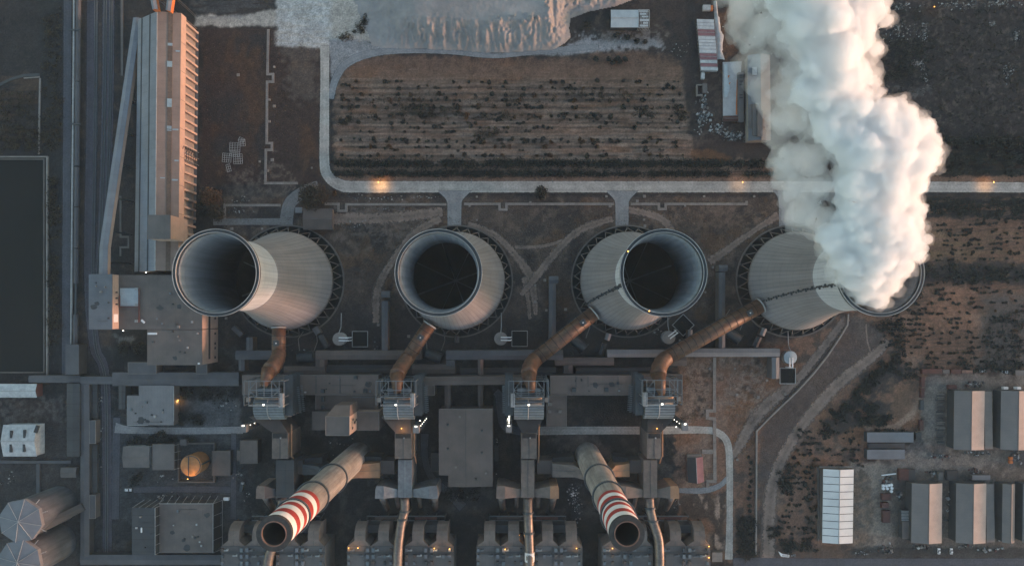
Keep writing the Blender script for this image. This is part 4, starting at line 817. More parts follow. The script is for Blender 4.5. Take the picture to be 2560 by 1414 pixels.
# bunker roofs, halls and galleries between units and towers
def deck(label, rects, z, roof='roof_brown', **k): return flat('bunker_bay', label, 'flat roofed building', rects, z, roof, 'wall', 'bunker bays between the units', **k)
t = deck('long brown bunker roof between the first two scrubbers', [(606, 937, 946, 986)], 16); roofbits(t, 'roof_vent', [(808, 976), (914, 976), (890, 942)], 16, (2.5, 2.5), 2.5, 'steel_dark'); clutter(t, (720, 940, 940, 984), 16.04, 8, 1); roofbits(t, 'joint', [(790, 960), (850, 960)], 16, (.5, 14), .15, 'steel_dark')
t = deck('square brown bunker roof stepping south behind the pale sunlit block', [(789, 986, 946, 1046)], 13); roofbits(t, 'roof_vent', [(808, 1018), (808, 996)], 13, (2.2, 4), 2, 'steel_dark')
t = deck('brown bunker roof right of the third scrubber', [(1376, 938, 1604, 987)], 16); roofbits(t, 'roof_vent', [(1434, 973), (1515, 973)], 16, (3, 3), 3, 'steel_dark'); clutter(t, (1385, 940, 1590, 985), 16.04, 8, 2); roofbits(t, 'joint', [(1440, 950), (1470, 950), (1545, 950)], 16, (.4, 10), .12, 'steel_dark')
t = deck('narrow brown roof running south from the bunker bay to the lane', [(1366, 988, 1417, 1066)], 12); roofbits(t, 'roof_vent', [(1374, 1027), (1376, 1009), (1400, 1027)], 12, (2.2, 2.2), 2, 'concrete')
deck('grey roof half hidden by the last scrubber', [(1600, 935, 1706, 985)], 14, 'gallery_warm', par=.3); deck('small roof right of the second scrubber with a slim flue', [(1046, 962, 1087, 988)], 14, 'roof_brown', par=.3)
t = flat('coal_tower', 'tall pale block with a sunlit east wall and a lean-to slope', 'tower block', [(814, 1040, 874, 1088)], 46, 'roof_mid', 'cladding', par=.3)
p, q = W(814, 1040, 46), W(874, 1040, 46); t.part('lean_to_slope', MB().prism([(p[0] + .1, p[1] + .1), (q[0] - .1, p[1] + .1), (q[0] - 1, p[1] + 7), (p[0] + 5, p[1] + 7)], 20, [45.5, 45.5, 40, 40]), M['roof_brown'])
for j, (u, v) in enumerate(((3, 4), (6, 9), (9, 3), (5, 13))): t.part('wall_opening', MB().box(q[0] + .02, q[1] - u - 1.6, q[0] + .3, q[1] - u, 40 - v * 1.1, 42 - v), M['wall_dark'])
flat('annex', 'low dark annex left of the tall pale block', 'annex', [(780, 1028, 838, 1074)], 24, 'gallery_warm', 'wall_dark', par=.3); flat('annex', 'low brown annex right of the tall pale block', 'annex', [(874, 1028, 948, 1075)], 24, 'roof_brown', 'cladding', par=.3)
t = Thing('brown_hall', 'broad brown grey hall with a low ridge in the middle of the plant', 'hall', ctr(1097, 1022, 1232, 1216, 20))
z = 20; xs = [W(v, 0, z)[0] for v in (1097, 1121, 1165, 1232)]; ys = [W(0, v, z)[1] for v in (1022, 1187, 1215)]; xr = xs[2]
t.part('wall', MB().box(xs[0] + .3, ys[1] + .3, xs[3] - .3, ys[0] - .3, 0, z - .4).box(xs[1] + .3, ys[2] + .3, xs[3] - .31, ys[1] + .29, 0, z - .4), M['wall'])
t.part('roof_slope', MB().add([(xs[0], ys[0], z), (xr, ys[0], z + 1.6), (xr, ys[2], z + 1.6), (xs[1], ys[2], z + .55), (xs[1], ys[1], z + .55), (xs[0], ys[1], z)], [(0, 1, 2, 3, 4, 5)]), M['roof_brown'])
t.part('roof_slope', MB().add([(xr, ys[0], z + 1.6), (xs[3], ys[0], z), (xs[3], ys[2], z), (xr, ys[2], z + 1.6)], [(0, 1, 2, 3)]), M['roof_brown'])
[t.part('roof_vent', MB().obox(W(px, py, z)[:2], 1.4, 1.4, z, z + 2.4), M[m_]) for px, py, m_ in ((1120, 1060, 'steel_dark'), (1120, 1120, 'steel_dark'), (1140, 1165, 'concrete'), (1205, 1075, 'steel_dark'), (1205, 1130, 'steel_dark'), (1190, 1195, 'wall_dark'), (1150, 1040, 'concrete'), (1215, 1180, 'concrete'))]
t.part('ridge_vent', MB().bar((xr, ys[0], z + 1.7), (xr, ys[2], z + 1.7), .22), M['roof_mid']); t.part('eaves_trim', MB().bar((xs[0], ys[0] + .2, z + .2), (xr, ys[0] + .2, z + 1.8), .2).bar((xr, ys[0] + .2, z + 1.8), (xs[3], ys[0] + .2, z + .2), .2), M['concrete'])
flat('annex', 'narrow dark lean-to at the left side of the brown hall', 'annex', [(1078, 1132, 1096, 1178)], 8, 'gallery_dark', 'wall_dark', par=.2); flat('annex', 'small cabin close to the right wall of the brown hall', 'annex', [(1236, 1114, 1246, 1152)], 5, 'gallery_dark', 'wall_dark', par=0)
G = 'covered galleries of the plant'
for lab, path, z, w_, mat in [
    ('conveyor gallery with a light edge between the second and third scrubber', [(1050, 952), (1336, 950)], 20, 21, 'gallery_warm'),
    ('short gallery entering the brown hall from the north, left one', [(1119, 962), (1119, 1022)], 14, 15, 'gallery_warm'),
    ('tall gallery entering the brown hall from the north, right one', [(1201, 898), (1201, 1022)], 12, 13, 'gallery_warm'),
    ('dark cable gallery south of the first tower duct', [(589, 887), (702, 887)], 9, 23, 'gallery'), ('short link at the left end of the dark cable gallery', [(604, 899), (604, 926)], 8, 15, 'gallery'),
    ('stub gallery pointing north beside the first flue duct', [(624, 843), (624, 876)], 9, 16, 'gallery'),
    ('brown gallery south of the tanks between the first two flue ducts', [(789, 887), (1052, 887)], 10, 23, 'gallery_warm'), ('short step down from the brown gallery', [(800, 899), (800, 917)], 10, 22, 'gallery_warm'),
    ('low gallery ending at the first flue duct elbow', [(710, 926), (812, 926)], 8, 22, 'gallery_warm'), ('low gallery between the second flue duct and the step', [(1030, 922), (1138, 922)], 8, 24, 'gallery_warm'),
    ('grey gallery passing beneath the third flue duct', [(1115, 887), (1408, 887)], 10, 24, 'gallery'), ('short step at the left end of the grey gallery', [(1126, 900), (1126, 914)], 10, 22, 'gallery'),
    ('pinkish gallery offset south after the third flue duct', [(1388, 903), (1535, 903)], 9, 19, 'gallery_warm'), ('stub south of the pinkish gallery', [(1421, 913), (1421, 933)], 9, 22, 'gallery_warm'),
    ('pale gallery left of the last flue duct', [(1518, 883), (1668, 883)], 10, 19, 'gallery_pale'), ('brown roof under the last flue duct bend', [(1650, 900), (1716, 900)], 8, 28, 'gallery_warm'),
    ('long pale gallery right of the last flue duct', [(1700, 881), (1949, 881)], 10, 21, 'gallery_pale'), ('pale gallery turning south at the right end', [(1939, 893), (1939, 946)], 10, 19, 'gallery_pale'),
    ('tall narrow gallery pointing to the second tower', [(962, 752), (962, 875)], 9, 16, 'gallery'), ('tall narrow gallery pointing to the third tower', [(1381, 708), (1381, 850)], 9, 17, 'gallery'), ('tall narrow gallery between third and last tower', [(1805, 680), (1805, 870)], 9, 16, 'gallery'),
    ('narrow duct crossing the dark strip left of the third flue duct', [(953, 735), (975, 735)], 9.5, 16, 'gallery'), ('square head of the gallery pointing to the third tower', [(1373, 699), (1396, 699)], 9.5, 18, 'gallery'), ('square head of the gallery between third and last tower', [(1797, 670), (1819, 670)], 9.5, 16, 'gallery'),
    ('small stub gallery under the last flue duct', [(1726, 824), (1726, 848)], 8, 11, 'gallery_pale'), ('short leaning box by the first tower', [(582, 818), (604, 838)], 4, 12, 'gallery'), ('small pale pump box below the last tower', [(1912, 820), (1905, 838)], 6, 13, 'gallery_pale'), ('pale pump box below the third tower', [(1523, 833), (1518, 850)], 6, 12, 'gallery_pale'), ('slanting ramp below the third tower', [(1512, 858), (1502, 886)], 4, 12, 'gallery_dark'), ('slanting ramp below the last tower', [(1900, 842), (1888, 868)], 4, 12, 'gallery_dark'), ('grey pump box below the first tower', [(786, 818), (796, 834)], 6, 15, 'gallery'), ('slanting ramp below the first tower', [(800, 838), (816, 868)], 4, 11, 'gallery_dark'), ('grey pump box below the second tower', [(1141, 838), (1141, 856)], 6, 11, 'gallery_dark'),
    ('dim roof strip in the dark gap left of the bunker roof', [(1150, 930), (1390, 928)], 4, 20, 'gallery_dark'), ('dim roof strip beneath the pale gallery', [(1440, 926), (1640, 926)], 4, 16, 'gallery_dark'), ('dim roof strip behind the second scrubber', [(815, 922), (1000, 922)], 4, 20, 'gallery_dark')]:
    t = covered('covered_gallery', lab, path, z, w_, mat, G, legs=False)
# round tanks with twin pipes and dark square pits
for i, (c, sq, rot) in enumerate((((848, 847), (900, 847), 0), ((1252, 846), (1299, 846), 0), ((1672, 843), (1708, 812), 45), ((1976, 893), (1969, 939), -90))):
    nm = ['below the first tower', 'below the second tower', 'between the third and last flue ducts', 'at the right end of the galleries'][i]; z = 6; p = W(*c, z)
    t = Thing('round_tank', 'small round tank with twin white pipes ' + nm, 'tank', p[:2], 'small round tanks with twin pipes')
    t.part('tank_body', MB().cyl(p[:2], 4.9, 0, z, 32), M['pale']); t.part('tank_lid', MB().lathe([(.01, z + .7), (5.1, z + .1), (5.1, z - .4)], 32, p[:2]), M['roof_steel' if i == 3 else 'concrete'])
    q = W(*sq, .5); v = Vector((q[0] - p[0], q[1] - p[1])).normalized(); nn = Vector((-v.y, v.x))
    for s in (-1, 1): t.part('twin_pipe', MB().tube([(p[0] + nn.x * s * 1.1, p[1] + nn.y * s * 1.1, z + 1.2), (p[0] + v.x * 7.5 + nn.x * s * 1.1, p[1] + v.y * 7.5 + nn.y * s * 1.1, z + 1.2), (p[0] + v.x * 8 + nn.x * s * 1.1, p[1] + v.y * 8 + nn.y * s * 1.1, 0)], .5, 8), M['white'])
    t.part('feed_pipe', MB().tube([(p[0], p[1] + 4.6, z + .8), (p[0] + .3, p[1] + 9, 2), (p[0] + .3, p[1] + 20, 1)], .35, 6), M['pale'])
    t2 = Thing('settling_pit', 'dark framed pit by the round tank ' + nm, 'pit', q[:2], 'dark square pits'); a = R(-45 if rot == 45 else 0); hw = 6.0; ca, sa = math.cos(a), math.sin(a)
    t2.part('pit_water', MB().obox(q[:2], 11.4, 11.4, .05, .25, a), M['water'])
    for u, w2, dx, dy in ((0, hw, 12.4, .4), (0, -hw, 12.4, .4), (hw, 0, .4, 11.6), (-hw, 0, .4, 11.6)): t2.part('kerb', MB().obox((q[0] + ca * u - sa * w2, q[1] + sa * u + ca * w2), dx, dy, 0, 1.0, a), M['pale'])
for i, (c, a) in enumerate((((760, 893), 8), ((1082, 890), -20), ((1447, 858), -40), ((1836, 838), -35))):
    p = W(*c, 5); nm = ['below the first flue duct', 'below the second flue duct', 'under the third flue duct', 'under the last flue duct'][i]; dx, dy = 12.5, 8.5
    t = Thing('pump_house', 'rounded dark mesh covered pump house ' + nm, 'pump house', p[:2], 'rounded pump houses'); a = R(a); ca, sa = math.cos(a), math.sin(a); vs = []
    for j in range(9):
        g = math.pi * j / 8
        for u in (-dx / 2, dx / 2): vs.append((p[0] + ca * u - sa * math.cos(g) * dy / 2, p[1] + sa * u + ca * math.cos(g) * dy / 2, .2 + math.sin(g) * 4.5))
    t.part('curved_cover', MB().add(vs, [(2 * j, 2 * j + 1, 2 * j + 3, 2 * j + 2) for j in range(8)] + [tuple(range(0, 18, 2)), tuple(range(1, 18, 2))]), M['steel_dark'], smooth=False)
    t.part('end_frame', MB().obox((p[0] + ca * (dx / 2 + .3), p[1] + sa * (dx / 2 + .3)), .5, dy + .6, 0, 2.5, a), M['wall'])
    t.part('basin_edge', MB().tube([(p[0] - 5, p[1] + 5, .4), (p[0] - 6, p[1] + 14, .4), (p[0] - 2, p[1] + 20, .4)], .35, 4).tube([(p[0] + 6, p[1] + 4, .4), (p[0] + 9, p[1] + 12, .4), (p[0] + 8, p[1] + 20, .4)], .35, 4), M['concrete'])
# ---------------------------------------------------------------- long coal hall and its conveyors
t = Thing('coal_hall', 'long storage hall with sunlit east wall, buttresses and a grey stepped west roof', 'hall', ctr(393, 23, 445, 676, 26))
rE = [W(453, 33, 26), W(445, 677, 26)]; rR = [W(393, 23, 29), W(388, 678, 29)]; rL = [W(345, 50, 15), W(336, 674, 15)]
for o_ in (rR, rL): o_[0] = (o_[0][0], rE[0][1] if o_ is rR else rE[0][1] - .0, o_[0][2]); o_[1] = (o_[1][0], rE[1][1], o_[1][2])
def lerp(a, b, s): return tuple(x + (y - x) * s for x, y in zip(a, b))
def sheet(a0, a1, b0, b1, th=.3, off=0): # slab between two lines a, b
    vs = [(p[0], p[1], p[2] + off) for p in (a0, a1, b1, b0)]; return MB().add(vs + [(x, y, z - th) for x, y, z in vs], [(0, 1, 2, 3), (7, 6, 5, 4), (0, 1, 5, 4), (1, 2, 6, 5), (2, 3, 7, 6), (3, 0, 4, 7)])
t.part('roof_slope', sheet(rR[0], rR[1], rE[0], rE[1]), M['roof_hall_sunlit'])
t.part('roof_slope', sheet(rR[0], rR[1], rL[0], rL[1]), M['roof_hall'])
for s, w_ in ((.34, .05), (.76, .05)):
    a = [lerp(rR[i], rL[i], s) for i in (0, 1)]; b_ = [lerp(rR[i], rL[i], s + w_) for i in (0, 1)]; t.part('roof_walkway', sheet(a[0], a[1], b_[0], b_[1], .2, .35), M['gallery_dark'])
a = [lerp(rR[i], rE[i], .46) for i in (0, 1)]; b_ = [lerp(rR[i], rE[i], .66) for i in (0, 1)]; t.part('skylight_band', sheet(a[0], a[1], b_[0], b_[1], .2, .25), M['timber'])
for v, s0, s1, ln in ((.12, .46, .66, .010), (.146, .8, .98, .006), (.19, .44, .66, .022), (.335, .46, .66, .032), (.44, .46, .66, .012), (.45, .7, .95, .006), (.455, .46, .66, .004), (.57, .8, .98, .006), (.645, .7, .95, .006), (.64, .2, .4, .004)):
    q = [[lerp(lerp(rR[0], rR[1], v + k), lerp(rE[0], rE[1], v + k), s) for k in (0, ln)] for s in (s0, s1)]; t.part('skylight', sheet(q[0][0], q[0][1], q[1][0], q[1][1], .15, .45), M['glass'])
t.part('ridge_cap', MB().bar(rR[0], rR[1], .35), M['pale'])
t.part('east_wall', MB().prism([rE[0][:2], (rE[0][0] - .8, rE[0][1]), (rE[1][0] - .8, rE[1][1]), rE[1][:2]], 18.5, 25.8), M['cladding'])
t.part('recessed_wall', MB().prism([(rE[0][0] - 2.2, rE[0][1] - .3), (rE[0][0] - 3, rE[0][1] - .3), (rE[1][0] - 3, rE[1][1] + .3), (rE[1][0] - 2.2, rE[1][1] + .3)], 0, 25), M['concrete'])
t.part('west_wall', MB().prism([(rL[0][0] + .4, rL[0][1] - .3), (rL[0][0] + 1, rL[0][1] - .3), (rL[1][0] + 1, rL[1][1] + .3), (rL[1][0] + .4, rL[1][1] + .3)], 0, 14.5), M['wall'])
for i, e in ((0, -.35), (1, .35)):
    pts = [(rL[i][0] + .5, 0), (rE[i][0] - 1, 0), (rE[i][0] - 1, 25.4), (rR[i][0], 28.6), (rL[i][0] + .5, 14.6)]; t.part('end_wall', MB().add([(x, rE[i][1] + e, z) for x, z in pts] + [(x, rE[i][1] + e * 2, z) for x, z in pts], [(0, 1, 2, 3, 4), (9, 8, 7, 6, 5)] + [(k, (k + 1) % 5, 5 + (k + 1) % 5, 5 + k) for k in range(5)]), M['wall'])
nb = 29
for i in range(nb):
    p = lerp(rE[0], rE[1], (i + .6) / nb); t.part('buttress', MB().prism([(p[0] - 2.2, p[1] + .8), (p[0] + .1, p[1] + .8), (p[0] + .1, p[1] - .8), (p[0] - 2.2, p[1] - .8)], 0, 18.5), M['cladding'])
    if i % 2 == 0: t.part('lamp_arm', MB().bar((p[0], p[1], 16), (p[0] + 3.2, p[1] - .2, 15.4), .12), M['pale'])
for i in range(1, 9):
    p = lerp(rE[0], rE[1], i / 9); t.part('wall_joint', MB().box(p[0] - .1, p[1] - .12, p[0] + .05, p[1] + .12, 18.5, 25.7), M['timber'])
p, q = W(370, 538, 44), W(426, 597, 44); t.part('roof_house', MB().box(p[0], q[1], q[0], p[1], 20, 44), M['cladding']); t.part('roof_house_top', MB().box(p[0] - .2, q[1] - .2, q[0] + .2, p[1] + .2, 44, 44.4), M['roof_mid'])
t = Thing('steel_stair', 'lattice steel stair tower against the buttressed wall of the long hall', 'stair tower', W(485, 398)[:2]); mb = MB(); p = W(487, 398)
for u in (-3.2, 0, 3.2):
    for v in (-5, 0, 5): mb.bar((p[0] + u, p[1] + v, 0), (p[0] + u, p[1] + v, 20), .25)
t.part('post', mb, M['steel']); mb = MB()
for k in range(6):
    z = 2 + k * 3.4
    for v in (-5, 0, 5): mb.bar((p[0] - 3.2, p[1] + v, z), (p[0] + 3.2, p[1] + v, z), .2)
    for u in (-3.2, 3.2): mb.bar((p[0] + u, p[1] - 5, z), (p[0] + u, p[1] + 5, z), .2)
    mb.bar((p[0] - 3, p[1] - 5, z), (p[0] + 3, p[1] + 5, z + 3.3), .2)
t.part('brace', mb, M['steel_dark'])
def walls(t, mat):
    for c in t.o.children:
        if c.name.startswith('wall'): c.data.materials[0] = M[mat]
    return t
walls(covered('inclined_conveyor', 'inclined enclosed conveyor climbing beside the long hall to the flat roofed block', [(343, 45), (259, 618), (258, 686)], [9, 30, 31], 20, 'roof_hall', 'enclosed conveyors', 'cladding', 3.6, 'conveyor'), 'cladding')
walls(covered('inclined_conveyor', 'left of two enclosed conveyors leaving the top end of the long hall', [(371, -60), (388, 24)], [40, 33], 14, 'roof_hall', 'enclosed conveyors', 'cladding', 3.6, 'conveyor'), 'orange')  # orange walls paint in the low sun on the conveyor sides
walls(covered('inclined_conveyor', 'right of two enclosed conveyors leaving the top end of the long hall', [(433, -60), (420, 27)], [40, 33], 13, 'roof_hall', 'enclosed conveyors', 'cladding', 3.6, 'conveyor'), 'orange')  # sunlit side painted as orange wall here too
# ---------------------------------------------------------------- transfer block below the hall
t = flat('transfer_block', 'large L shaped flat roofed block with a higher west tower and sunlit walls', 'industrial building', [(284, 687, 505, 823), (368, 824, 505, 912)], 26, 'roof_dark', 'cladding', par=0)
p, q = W(222, 685, 34), W(280, 823, 34); t.part('west_tower', MB().box(p[0] + .2, q[1] + .2, q[0], p[1] - .2, 0, 33.6), M['cladding']); t.part('tower_roof', MB().box(p[0], q[1], q[0] + .15, p[1], 33.6, 34.1), M['roof_slate'])
clutter(t, (375, 700, 500, 900), 26.02, 14, 3, 4); clutter(t, (226, 690, 276, 820), 34.12, 4, 4, 2)
t.part('roof_patch', MB().pbox(300, 720, 346, 767, 26.4, 26.08), M['roof_steel'])
t.part('roof_pipe', MB().bar(W(299, 738, 27), W(299, 766, 27), .45).bar(W(299, 766, 27), W(347, 766, 27), .45).bar(W(347, 722, 27), W(347, 806, 27), .45), M['wall_red'])
for a in ((343, 722), (343, 762), (343, 802)): t.part('roof_vent', MB().obox(W(*a, 26)[:2], 2.2, 1.8, 26.05, 27.4), M['pale'])
t.part('roof_panel', MB().pbox(369, 831, 392, 836, 26.5, 26.05), M['white']); t.part('roof_panel', MB().obox(W(358, 803, 26)[:2], 3.2, 1.4, 26.05, 26.5, R(-40)), M['white'])
for px, py in ((433, 760), (433, 828), (498, 908), (272, 756), (272, 795)): t.part('roof_outlet', MB().obox(W(px, py, 26)[:2], 1.2, 1.2, 26.05, 27) if px > 300 else MB().obox(W(px, py, 34)[:2], 1, 1, 34.1, 34.8), M['white' if py == 908 else 'wall_dark'])
xe = W(505, 0, 26)[0]; t.part('window_band', MB().box(xe - .2, W(0, 900, 26)[1], xe + .05, W(0, 790, 26)[1], 13, 15.5), M['wall_dark'])
for y in (796, 836, 862, 874, 898): t.part('window', MB().box(xe - .2, W(0, y, 26)[1] - .9, xe + .06, W(0, y, 26)[1] + .9, 4, 6), M['wall_dark'])
xw = W(280, 0, 34)[0]
for y in (730, 745, 760): t.part('wall_bracket', MB().box(xw, W(0, y, 34)[1] - .5, xw + 1.2, W(0, y, 34)[1] + .5, 29, 30), M['steel_dark'])
t.part('wall_panel', MB().box(xw + .02, W(0, 805, 34)[1], xw + .12, W(0, 785, 34)[1], 27, 32), M['white'])
# ---------------------------------------------------------------- reservoir and pipelines at the left edge
w = MB(); a, b_ = W(-200, 398), W(108, 930); w.box(a[0], a[1], b_[0], b_[1], .0, .25); solo('reservoir_water', w, M['water'], kind='structure')
t = Thing('basin_wall', 'pale double kerb wall round the dark reservoir', 'basin wall', W(112, 660)[:2])
for r_ in ((108, 396, 111, 932), (-200, 396, 107.9, 399), (-200, 929, 107.9, 932)): t.part('inner_kerb', MB().pbox(*r_, 1.2), M['wall'])
for r_ in ((115, 390, 118.5, 938), (-200, 390, 114.9, 393)): t.part('outer_kerb', MB().pbox(*r_, 1.6), M['concrete'])
for y in (460, 640, 770, 860, 885): t.part('manhole', MB().pbox(118.6, y - 4, 123, y + 4, 1.0), M['wall'])
def channel(name, label, pts, w_, h, mat, cat='channel', group=None, hgt0=0):
    t = Thing(name, label, cat, W(*pts[0])[:2], group)
    Q = [np.array(p, float) for p in pts]; vs = []
    for i, p in enumerate(Q):
        ds = [(Q[j + 1] - Q[j]) / np.hypot(*(Q[j + 1] - Q[j])) for j in (i - 1, i) if 0 <= j < len(Q) - 1]; d = sum(ds); d /= np.hypot(*d); k = 1 / max(.5, float(d @ ds[0])); n_ = np.array((-d[1], d[0])) * w_ / 2 * k
        for zz in (hgt0, h):
            for s in (1, -1): vs.append(W(*(p + n_ * s), 0)[:2] + (zz,))
    fs = []
    for i in range(len(Q) - 1):
        a, b_ = 4 * i, 4 * i + 4; fs += [(a + 2, a + 3, b_ + 3, b_ + 2), (a, a + 2, b_ + 2, b_), (a + 1, a + 3, b_ + 3, b_ + 1)]
    fs += [(0, 1, 3, 2), tuple(len(vs) - 4 + k for k in (0, 1, 3, 2))]
    t.part('cover', MB().add(vs, fs), M[mat]); return t
channel('drain_channel', 'curved dark drain channel in the upper left field', [(-60, 240), (0, 212), (30, 198), (60, 189), (100, 187)], 7, .5, 'gallery_dark', 'drain'); channel('drain_channel', 'thin straight pale drain above the reservoir', [(101, 196), (99, 300), (98, 386)], 4, .6, 'concrete', 'drain')
channel('drain_channel', 'thin pale lip beside the curved drain', [(60, 196), (100, 193)], 2.5, .5, 'concrete', 'drain')
t = Thing('pipeline', 'long pale pipeline beside the hooded conveyor at the left', 'pipeline', W(182, 300)[:2]); t.part('main_pipe', MB().tube([W(186, -60, 2.4), W(184, 200, 2.4), (*W(180, 600, 2.4),), W(178, 860, 2.4)], .75, 10), M['pale'], smooth=True)
for y in range(-30, 850, 42): t.part('saddle', MB().obox(W(186 - (y + 30) * .0091, y)[:2], 2.2, .7, 0, 1.7), M['wall_dark'])
t = Thing('hooded_conveyor', 'hooded belt conveyor in long grey sections running down the left side', 'conveyor', W(195, 300)[:2])
for y0, y1 in ((-60, 204), (206, 415), (418, 516), (519, 619), (622, 708), (786, 861)):
    xa = 197 - (y0 + 60) * .0085; xb = 197 - (y1 + 60) * .0085; t.part('hood', MB().tube([W(xa, y0, 2.6), W(xb, y1, 2.6)], 1.75, 8, R(22.5)), M['gallery'])
t.part('belt_frame', MB().bar(W(190.5, 705, 2), W(189.5, 790, 2), .9, 4), M['steel_dark'])
for y in (75, 310): t.part('cross_bridge', MB().bar(W(170, y, 4.6), W(202, y, 4.6), .7, 4), M['steel_dark'])
flat('drive_house', 'long grey drive house at the lower end of the pipeline', 'industrial building', [(163, 861, 197, 936)], 10, 'gallery', 'wall_dark', par=0)
# ---------------------------------------------------------------- lower left galleries and houses
G2 = 'grey galleries at the lower left'
for lab, path, z, w_, mat in [('gallery section with a rounded left end beside the reservoir', [(72, 947), (200, 947)], 6, 18, 'gallery'), ('gallery section joining the corner of the tall grey gallery', [(201, 950), (281, 950)], 6.4, 19, 'gallery'), ('wide gallery below the L shaped block', [(281, 947), (597, 947)], 8, 34, 'gallery'),
    ('tall grey gallery running down to the lower edge', [(212, 960), (212, 1390)], 6.2, 22, 'gallery'), ('gallery along the lower edge', [(201, 1398), (552, 1398)], 6, 25, 'gallery'), ('short gallery spur right of the rails', [(305, 962), (305, 1022)], 8, 17, 'gallery_dark'), ('dark lower gallery left of the tall grey gallery', [(183, 958), (183, 1140)], 8, 32, 'gallery_dark'), ('dark gallery stub between tall gallery and rails', [(233, 960), (233, 1047)], 2.4, 20, 'gallery_dark'), ('dark gallery slab beside the rails near the white car', [(233, 1110), (233, 1232)], 2.4, 20, 'gallery_dark')]:
    covered('covered_gallery', lab, path, z, w_, mat, G2, 'wall_dark', legs=False, ridge=.6)  # dark wall tone stands in for shade on these low gallery sides
for lab, r_, z in (('diamond hipped node on the wide gallery', (320, 905, 391, 934), 9), ('square node at the right of the wide gallery', (490, 905, 518, 934), 8.6), ('upper side box on the tall grey gallery', (223, 1050, 239, 1108), 6), ('lower side box on the tall grey gallery', (223, 1236, 239, 1295), 6)): flat('gallery_node', lab, 'gallery node', [r_], z, 'gallery', 'wall', par=.2)
t = flat('workshop', 'grey workshop with a stepped outline and an orange lit porch', 'workshop', [(317, 988, 434, 1062), (347, 963, 434, 988)], 9, 'gallery_pale', 'wall', par=0); p = W(439, 997, 2); t.part('lit_porch', MB().obox(p[:2], 2.6, 3.6, 0, 3.2), M['lamp_orange']); clutter(t, (322, 990, 430, 1060), 9.02, 10, 5); t.part('eaves_rail', MB().bar(W(434.5, 965, 9.4), W(434.5, 1052, 9.4), .25).bar(W(318, 1062, 9.4), W(370, 1062, 9.4), .25), M['pale'])
gable('long_house', 'long pale roofed house cut by the left edge, with a red gable end', 'house', (-60, 959, 92, 993), 7, 1.6, 'x', 'house_white', 'wall_red')
t = gable('white_house', 'weathered white house with dark skylights near the left edge', 'house', (8, 1061, 92, 1140), 9, 2.6, 'x', 'house_white', 'house_white')
for u, v in ((-6.5, -7.4), (2.5, -7.4), (-6.5, 2.6), (2.2, 2.4)): pass
for px, py in ((29, 1087), (62, 1085), (28, 1118), (61, 1117)):
    a = W(px, py, 10.5); t.part('skylight', MB().obox(a[:2], 1.8, 7.0, 10.2, 11.1), M['wall_dark'])
t.part('dormer', MB().obox(W(92, 1072, 10)[:2], 2.6, 5.5, 9.5, 10.6, R(-20)), M['wall_dark'])
gable('tool_shed', 'small grey shed left of the tall grey gallery', 'shed', (152, 1168, 191, 1193), 4, .8, 'x', 'roof_mid')
channel('garden_wall', 'long low wall across the lower left yard', [(0, 1153), (180, 1153)], 7, 1.6, 'gallery', 'wall'); channel('garden_wall', 'short low wall running down from the long one towards the silos', [(98, 1158), (98, 1242)], 8, 1.4, 'gallery', 'wall')
gable('grey_house', 'grey house with pale east gable beside a flat roofed one', 'house', (308, 1115, 374, 1168), 7, 1.4, 'x', 'roof_mid', 'pale')
t = flat('flat_house', 'flat grey roof left of the walled tank yard', 'house', [(381, 1109, 436, 1174)], 8, 'roof_mid', 'wall_dark', par=.2); mb = MB()
xe = W(436, 0, 8)[0]
for y in (1112, 1130, 1150, 1172): mb.bar((xe, W(0, y, 8)[1], 8), (xe + 2.4, W(0, y, 8)[1], 3.5), .18)
t.part('eaves_brace', mb, M['pale'])
flat('flat_house', 'small dim roof above the lane near the trees', 'house', [(450, 1098, 466, 1113)], 4, 'roof_mid', par=0); flat('flat_house', 'dim flat roof right of the tank yard', 'house', [(530, 1126, 576, 1188)], 5, 'roof_dark', 'wall_dark', par=.2)
flat('flat_house', 'small dim building by the first filter house duct', 'house', [(600, 1100, 644, 1158), (592, 1125, 600, 1150)], 8, 'roof_dark', 'wall_dark', par=.2)
t = Thing('tank_yard_wall', 'pale wall around the yard of the ochre tank', 'wall', W(488, 1156)[:2])
for r_ in ((444, 1107, 536, 1109.5), (444, 1203, 536, 1206), (444, 1109.6, 446.5, 1202.9), (533.5, 1109.6, 536, 1202.9)): t.part('wall_side', MB().pbox(*r_, 3), M['wall'])
p = W(478, 1163, 13); t = Thing('ochre_lamplit_tank', 'round ochre storage tank lit warm in its walled yard', 'tank', p[:2]); t.part('tank_body', MB().cyl(p[:2], 7.9, 0, 13, 40), M['tank_ochre_lamplit'], smooth=False); t.part('tank_lid', MB().lathe([(.01, 14.2), (8.1, 13.1), (8.1, 12.7)], 40, p[:2]), M['tank_ochre_lamplit'])
t.part('walkway', MB().bar((p[0] - 1.5, p[1] - 7.5, 14.2), (p[0] - 1.5, p[1] + 7.5, 14.2), .4).tube([(p[0] + 7.4 * math.cos(R(a)), p[1] + 7.4 * math.sin(R(a)), 13.9) for a in range(-60, 130, 15)], .3, 5), M['steel_dark']); t.part('ladder', MB().obox((p[0] + 8.2, p[1] + 1), .5, 1.2, 0, 13.4), M['steel_dark'])
t = Thing('framed_hall', 'dark hall with white framed eaves and a lower dark wing', 'hall', ctr(398, 1258, 533, 1380, 12)); z = 12
p, q = W(398, 1258, z), W(533, 1381, z); t.part('wall', MB().box(p[0] + .3, q[1] + .3, q[0] - .3, p[1] - .3, 0, z - .4), M['wall_dark']); t.part('roof', MB().box(p[0], q[1], q[0], p[1], z - .4, z), M['roof_dark'])
